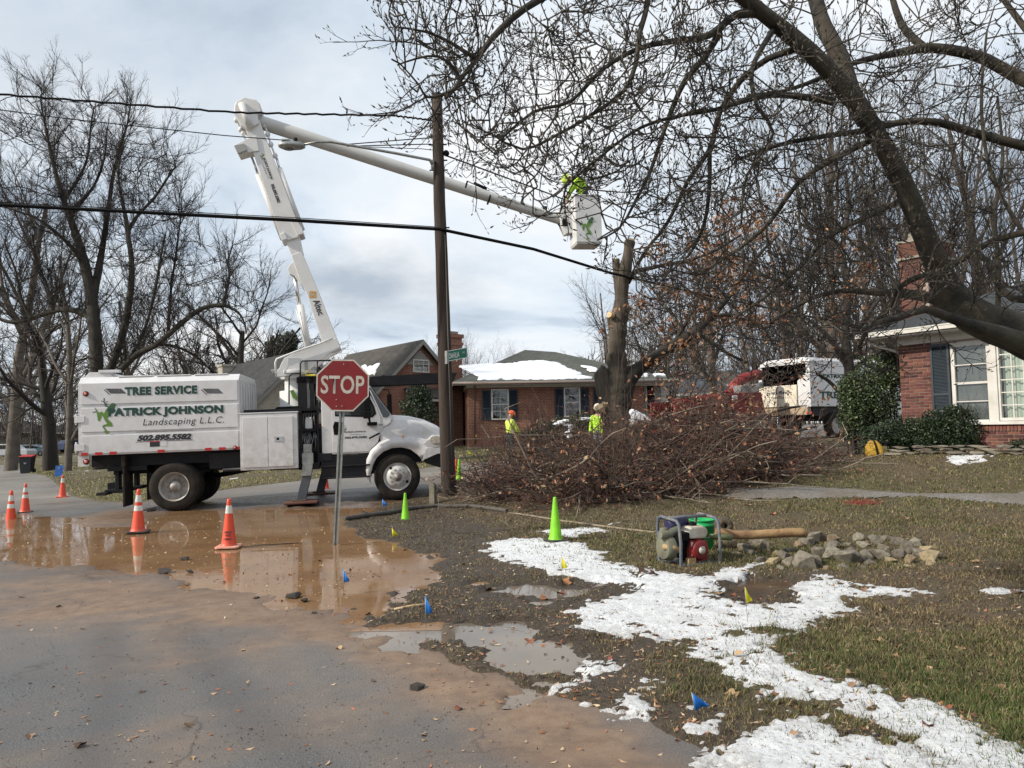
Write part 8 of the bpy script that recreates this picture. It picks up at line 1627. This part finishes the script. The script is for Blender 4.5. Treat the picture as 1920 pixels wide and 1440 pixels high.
# upright whips that stick out of the pile
for _ in range(150):
    p = pile_pt(); p.z = gz(p.x, p.y)+.3; d = Vector((random.gauss(0, .5), random.gauss(0, .3), 1)).normalized(); q = p; L = random.uniform(.7, 1.9)
    for j in range(5):
        e = q+d*L/5; S.add(q, e, .011-.0015*j, .0095-.0015*j); d = (d+rv(.13)).normalized()
        dd = (d+rv(.5)).normalized(); S.add(e, e+dd*.3, .004, .002); q = e
pile = thing('brush_pile', 'tangled pile of cut reddish brown branches and dead leaves in the middle of the yard', 'brush pile', bp0)
S.mesh('tangled_branches', 4, mat('brush_bark', (.12, .075, .058), .85, (.028, .017, .015), 2.2), pile, bp0)['kind'] = 'stuff'
S2 = Segs()
for _ in range(170):
    p = pile_pt(); d = Vector((random.gauss(0, 1), random.gauss(0, .5)-.3, random.uniform(-.2, .3))).normalized(); q = p; L = random.uniform(.7, 2.2); r = random.uniform(.012, .028)
    for j in range(6):
        e = q+d*L/6; g_ = gz(e.x, e.y)+.04
        if e.z < g_: e.z = g_
        S2.add(q, e, r*(1-j*.11), r*(1-(j+1)*.11)); d = (d+rv(.12)).normalized(); q = e
        if random.random() < .5: dd = (d+rv(.6)).normalized(); S2.add(e, e+dd*.35, r*.45, r*.25)
S2.mesh('thick_branches', 6, mat('brush_limb', (.26, .22, .17), .9, (.10, .08, .065), 1.6, bump=.4, bscale=20), pile, bp0)['kind'] = 'stuff'
for _ in range(800):
    px = random.gauss(1320, 60); py = random.gauss(805, 46); D = random.uniform(15.6, 18.5); p = at(px, py, D)
    if py > 705 and p.z > gz(p.x, D): LV += [p+rv(.10) for _ in range(3)]; 
for _ in range(11000):
    p = pile_pt(); p.z = gz(p.x, p.y)+(p.z-gz(p.x, p.y))*random.random()**.8+.02; LV.append(p)
tag(leaf_quads('pile_leaves', LV, dryleaf, pile, bp0, (.05, .12), np.array([[.22, .085, .04], [.13, .045, .03], [.28, .14, .07], [.08, .032, .024], [.34, .23, .14]])), kind='stuff')
LG = [([(1080,1000),(1040,948),(1000,948),(1060,935)], 0)]
def log(pts, w0, w1, D0, D1, label, m_=None):
    P = []; n = len(pts)
    for i, (a, b_) in enumerate(pts): P.append(at(a, b_, D0+(D1-D0)*i/(n-1)))
    mb = MB(); o_ = P[0].copy(); D = (D0+D1)/2; tube_limb(mb, [p-o_ for p in P], [w_/2*D/F for w_ in np.linspace(w0, w1, n)], 9, .08); o = mb.build('cut_branch', m_ or mat('grey_limb', (.24, .21, .17), .9, (.13, .11, .09), 6, bump=.5), None, fix=False); o.location = o_; tag(o, label, 'branch', 'larger cut limbs in the brush pile')
log([(1340, 865), (1365, 882), (1385, 900), (1404, 908), (1430, 914), (1455, 920)], 8, 5, 15.6, 14.6, 'pale grey limb sliding off the front right of the brush pile'); log([(1240, 870), (1262, 905), (1285, 925), (1310, 935), (1340, 955)], 8, 4, 15, 13.6, 'pale forked limb reaching down onto the lawn below the brush'); log([(1160, 880), (1200, 862), (1235, 850), (1280, 835)], 6, 4, 15.5, 16.5, 'long thin grey branch across the base of the cut tree')
log([(1080, 900), (1130, 880), (1180, 870), (1240, 872)], 8, 5, 15, 15.5, 'grey limb lying level in the front middle of the brush', bark_d); log([(1330, 848), (1350, 820), (1362, 770), (1352, 730)], 13, 6, 17, 17.5, 'dark thick limb standing upright before the red chipper', bark_d); log([(1350, 820), (1400, 800), (1460, 770), (1500, 762)], 10, 4, 17, 17.5, 'dark limb rising toward the tailgate of the chip truck', bark_d)
log([(1425, 830), (1480, 812), (1530, 800)], 8, 4, 16, 16.5, 'dark stick pointing at the chip truck wheel', bark_d); log([(1010, 840), (1050, 862), (1085, 880), (1100, 905)], 9, 6, 15.5, 14.8, 'dark curved limb at the left of the brush pile', bark_d); log([(1325, 858), (1335, 830), (1330, 812)], 10, 9, 16, 16.2, 'short dark stub on top of the brush', bark_d)
m = MB()
for k, (a, b_, c, d) in enumerate([(1578, 812, 1592, 766), (1586, 812, 1596, 768), (1572, 830, 1590, 775)]):
    o_ = at(a, b_, 19); m = MB(); m.tube([Vector(), at(c, d, 19)-o_], .02, 6); o = m.build('wooden_stake', mat('stake_wood', (.30, .16, .10), .8), None); o.location = o_; tag(o, ['left', 'right', 'lower'][k]+' of three thin wooden stakes leaning before the chip truck wheel', 'stake')

# --- fallen leaves, grass blades, grit
def scatter(n, y0, y1, k0=-.72, k1=.72):
    y = np.exp(RNG.uniform(math.log(y0), math.log(y1), n)); k = RNG.uniform(k0, k1, n); return k*y, y
def lawn_z(x, y): s, h = lawn_h(x, y, LAWN1); return terr(x, y)+h-puddle_cut(x, y, 0), s
x, y = scatter(520000, 2.4, 17, -.35, .74); z, s = lawn_z(x, y); sn_ = snow_s(x, y, SNOWP); g = green_of(x, y); pc2 = puddle_cut(x, y, 0); wk = sdpoly(x, y, WALK); ww = wet(x, y, WETL, .8)
tuft = fbm(x, y, 3.2, 3, 123)+fbm(x, y, 14, 3, 124)
keep = (s > .02) & ((sn_ < .0) | (RNG.random(len(x)) < .10)) & (pc2 < .03) & (wk < -.1) & (RNG.random(len(x)) < np.clip(.36+g*.9+tuft*1.4, .05, 1)*(1-.25*ww))
x, y, z, g, ww = x[keep], y[keep], z[keep], g[keep], ww[keep]; n = len(x)
h = RNG.uniform(.012, .036, n)*(1+.8*np.clip(tuft[keep], 0, .5))*(1+.5*g)*(1-.4*ww); wd = .0012+.0006*y; an = RNG.uniform(0, 2*math.pi, n); le = RNG.uniform(.2, 1.1, n)*h; la_ = RNG.uniform(0, 2*math.pi, n)
b0 = np.stack([x-np.cos(an)*wd, y-np.sin(an)*wd, z-.004], 1); b1x = np.stack([x+np.cos(an)*wd, y+np.sin(an)*wd, z-.004], 1); tpx = np.stack([x+np.cos(la_)*le, y+np.sin(la_)*le, z+h], 1)
V = np.stack([b0, b1x, tpx], 1).reshape(-1, 3); f = np.arange(3*n).reshape(-1, 3)
gc = np.array([[.060, .088, .018]]); stw = np.array([[.19, .155, .075]]); bw = np.array([[.10, .072, .04]]); u = RNG.random((n, 1)); gm = np.clip(g[:, None]*1.15-.1, 0, 1)
colr = np.where(u < gm*.85, gc, np.where(RNG.random((n, 1)) < .5, stw, bw))*RNG.uniform(.6, 1.35, (n, 1))
grs = fastmesh('grass', V, f, mat('grass_blade', (.1, .1, .04), .8, attr='col', scale=3), cols={'col': np.repeat(colr, 3, 0)}); tag(grs, 'short patchy winter grass, greener at the lower right', 'grass', kind='stuff')
x, y = scatter(60000, 16, 60, -.74, .3); s2 = sdpoly(x, y, LAWN2); keep = (s2 > .1) & (snow_s(x, y, SNOWF, .5) < 0); x, y = x[keep], y[keep]; n = len(x); sl, hh = lawn_h(x, y, LAWN2); z = terr(x, y)+hh; h = RNG.uniform(.03, .07, n); wd = .002+.0007*y; an = RNG.uniform(0, 6.28, n)
V = np.stack([np.stack([x-np.cos(an)*wd, y-np.sin(an)*wd, z-.01], 1), np.stack([x+np.cos(an)*wd, y+np.sin(an)*wd, z-.01], 1), np.stack([x+RNG.normal(0, .02, n), y, z+h], 1)], 1).reshape(-1, 3)
colr = np.where(RNG.random((n, 1)) < .45, np.array([[.12, .15, .04]]), np.array([[.34, .29, .14]]))*RNG.uniform(.7, 1.3, (n, 1)); grf = fastmesh('grass', V, np.arange(3*n).reshape(-1, 3), MATS['grass_blade'], cols={'col': np.repeat(colr, 3, 0)}); tag(grf, 'worn yellowish grass across the street behind the truck', 'grass', kind='stuff')
# small leaf litter
def surf_z(x, y):
    z, s = lawn_z(x, y); zr = terr(x, y)-puddle_cut(x, y, 0)+fbm(x, y, 3.0, 4, 9)*.006; z = np.where(s > 0, np.maximum(z, zr), zr); return np.maximum(z, -.013), s
x, y = scatter(34000, 2.3, 24); z, s = surf_z(x, y); cl = fbm(x, y, .8, 4, 201); pr_ = np.where(s > 0, .50+cl*1.8, .02+cl*.18+.28*np.clip(sdpoly(x, y, PUD1)+.5, 0, 1)); keep = (RNG.random(len(x)) < np.clip(pr_, .02, 1)); keep &= ~((snow_s(x, y, SNOWP) > .05) & (RNG.random(len(x)) < .62)); keep &= ~((puddle_cut(x, y, 0) > .016) & (s > 0) & (RNG.random(len(x)) < .85)); x, y, z = x[keep], y[keep], z[keep]
lit = leaf_quads('leaf_litter', np.stack([x, y, z+.006+.006*RNG.random(len(x))], 1), dryleaf, None, (0, 0, 0), (.018, .055), LT, up=.85, curl=.35); tag(lit, 'small dead leaf scraps strewn over lawn, snow and flooded street', 'leaf litter', kind='stuff')
# wood chips and grit on the road
x, y = scatter(9000, 2.2, 16, -.72, .1); z, s = surf_z(x, y); keep = (s < .1) & (RNG.random(len(x)) < np.clip(.35+fbm(x, y, 1.2, 4, 301)*2, .05, 1)); x, y, z = x[keep], y[keep], z[keep]
gt = leaf_quads('road_grit', np.stack([x, y, z+.004], 1), mat('grit', (.06, .05, .04), .9, attr='col', scale=9), None, (0, 0, 0), (.006, .022), np.array([[.03, .025, .02], [.10, .07, .045], [.28, .24, .18], [.05, .035, .025]]), up=.7, curl=.6); tag(gt, 'grit, bark crumbs and wood chips scattered on the wet asphalt', 'grit', kind='stuff')
# larger fallen leaves, one by one
random.seed(71); LM = []
lcol = [mat('fallen_leaf_rust', (.26, .095, .045), .8, (.17, .06, .03), 30, objrand=.3), mat('fallen_leaf_tan', (.36, .23, .13), .8, (.24, .14, .08), 30, objrand=.3), mat('fallen_leaf_brown', (.12, .065, .04), .85, (.08, .045, .03), 30, objrand=.3)]
for i in range(6):
    bm = bmesh.new(); n = 14; rng_ = random.Random(i+7); c = bm.verts.new((0, 0, .004)); rim = []
    for j in range(n):
        a = 2*math.pi*j/n; r = .5*(.62+.38*abs(math.cos(a*2.5+.3)))*(1 if j % 2 else .78)*rng_.uniform(.85, 1.1); rim.append(bm.verts.new((r*math.cos(a), r*.8*math.sin(a), .10*math.sin(a*2+i)+.22*r*abs(math.sin(a))+rng_.uniform(0, .07))))
    for j in range(n): bm.faces.new((c, rim[j], rim[(j+1) % n]))
    st_ = [bm.verts.new(p) for p in ((-.4, 0, .03), (-.75, .05, .10), (-.74, .07, .10))]; bm.faces.new(st_)
    me = bpy.data.meshes.new('fallen_leaf'); bm.to_mesh(me); bm.free(); me.materials.append(lcol[i % 3]); 
    for p in me.polygons: p.use_smooth = True
    LM.append(me)
def leaf(px, py, wpx, k=None, grp='large fallen leaves on the lawn and snow', lab='curled brown fallen leaf lying on the winter lawn or old snow'):
    g_ = ground(px, py); xx, yy = np.array([g_.x]), np.array([g_.y]); zz1 = float(surf_z(xx, yy)[0][0]); 
    if float(snow_s(xx, yy, SNOWP)[0]) > 0: zz1 += .02
    s_ = wpx*g_.y/F*1.15; o = bpy.data.objects.new('fallen_leaf', LM[random.randrange(6) if k is None else k]); C.objects.link(o); o.location = (g_.x, g_.y, zz1+.004); o.rotation_euler = (random.uniform(-.35, .35), random.uniform(-.35, .35), random.uniform(0, 6.28)); o.scale = (s_, s_, s_); kk = LM.index(o.data) % 3; on_ = 'old snow' if float(snow_s(xx, yy, SNOWP)[0]) > 0 else ('muddy water' if zz1 <= -.012 else ('wet asphalt' if 'street' in grp else 'winter grass')); tag(o, ('rust red', 'pale tan', 'dark brown')[kk]+' curled fallen leaf lying on '+on_, 'leaf', ('rust red', 'pale tan', 'dark brown')[kk]+' fallen leaves on '+on_)
for q in [(1052,1112,22,0),(1020,1122,18,3),(930,1150,16,2),(912,1105,26,5),(1060,1095,28,3),(992,1200,24,0),(1048,1204,22,3),(1142,1245,16,0),(1385,1240,22,1),(1375,1312,32,1),(1425,1318,24,2),(1360,1296,14,2),(1490,1395,18,1),(1650,1212,34,1),(1800,1228,22,4),(1728,1212,24,1),(1830,1060,20,1),(1600,1300,26,4),(1595,1280,20,4),(1700,1300,22,1),(1775,1340,26,0),(1740,1375,22,3),(1540,1290,14,3),(1340,1230,18,5),(1232,1208,14,3),(1350,1118,18,1),(1375,1125,14,0),(1290,1090,14,2),(1395,1080,14,1),(1205,1080,26,2),(1225,1085,22,5),(1620,1115,18,4),(1560,1110,14,1),(1905,1120,26,4),(1860,1200,20,1),(1500,1140,12,2),(1680,1240,18,4),(1740,1262,20,1),(1790,1280,18,4),(1880,1300,24,1),(1905,1340,20,4),(1850,1225,16,1),(1270,1390,12,3),(1310,1418,14,1),(1490,938,16,4),(1402,952,16,1),(1582,972,14,1),(1700,975,12,4),(1450,968,16,0),(1320,960,12,1),(1130,1020,12,2),(1180,1032,10,2),(870,1065,12,5),(820,1040,10,2),(760,1030,12,0)]: leaf(*q)
for q in [(635,1217,18,4),(352,1363,30,2),(150,1400,26,5),(155,1180,10,2),(55,1382,22,4),(265,1298,18,2),(690,1150,16,2),(920,1180,14,1),(860,1330,18,3),(950,1305,10,2),(780,1288,14,5),(455,1220,10,1),(470,1368,12,1),(360,1424,14,4),(280,1430,10,1),(700,1278,12,2),(640,1245,8,1),(350,1095,16,2),(545,1075,10,0),(600,1050,10,2),(700,1035,12,0),(420,1090,10,2),(110,1138,14,2),(40,1120,12,2)]: leaf(*q, 'leaves on the street', 'brown fallen leaf lying on the wet asphalt or brown puddle')
# clods of dark mud by the puddle edge
random.seed(81); mud_ = mat('dark_mud', (.035, .028, .022), .7, (.06, .045, .035), 20, bump=.8)
for k, (px, py, w_, lab) in enumerate([(552, 1118, 34, 'black mud clod with twigs beside the lower edge of the brown puddle'), (570, 1126, 20, 'smaller mud clod touching the right of the black clod'), (590, 1150, 14, 'tiny mud clod just below the black clod'), (480, 1122, 14, 'lone round mud clod left of the black clod'), (310, 1072, 34, 'flat muddy clump below the double banded cone'), (355, 1072, 18, 'low mud clump right of the flat muddy clump'), (782, 1290, 38, 'fibrous dark clump of roots on the asphalt'), (345, 1048, 24, 'mud ridge within the brown puddle right of the cone'), (200, 1200, 1, '')][:8]):
    g_ = ground(px, py); s = g_.y/F; me_ = rock_mesh('mud_clod', mud_, 500+k); o = bpy.data.objects.new('mud_clod', me_); C.objects.link(o); o.location = (g_.x, g_.y, g_.z+.004); o.scale = (w_*s, w_*s*.8, w_*s*.42); o.rotation_euler = (0, 0, k*1.3); tag(o, lab, 'mud')
# one long splinter in snow and a stick on the walk
for (pts, w_, lab) in (([(1578, 1384), (1615, 1380), (1640, 1392), (1660, 1388)], 8, 'dark strip of bark lying on the snow near the bottom edge'), ([(1470, 930), (1530, 925), (1590, 918), (1612, 917)], 5, 'dark crooked stick lying on the sidewalk'), ([(740, 1149), (770, 1143), (800, 1139)], 7, 'pale flattened stick left of the second blue flag'), ([(470, 1026), (520, 1024), (560, 1022)], 2, 'thin dark strip drawn as the shadow right of the lettered cone')):  # last entry is the lettered cone's cast shadow, modelled as a dark strip
    P = [ground(*p)+Vector((0, 0, .03)) for p in pts]; o_ = P[0].copy(); mb = MB(); mb.tube([p-o_ for p in P], [w_/2*P[0].y/F*.8]*len(P), 6); o = mb.build('stick', bark_d if 'pale' not in lab else cutwood, None); o.location = o_; tag(o, lab, 'stick')
# red paint mark sprayed on the grass
g_ = ground(1615, 946); n = 900; px_ = g_.x+RNG.normal(0, .16, n); py_ = g_.y+RNG.normal(0, .13, n); zz1, _ = lawn_z(px_, py_); rp = leaf_quads('paint_mark', np.stack([px_, py_, zz1+.02], 1), mat('red_marking_paint', (.30, .03, .03), .7), None, (0, 0, 0), (.012, .03), up=.6); tag(rp, 'faded red spray paint mark on the grass below the sidewalk', 'paint mark', kind='stuff')
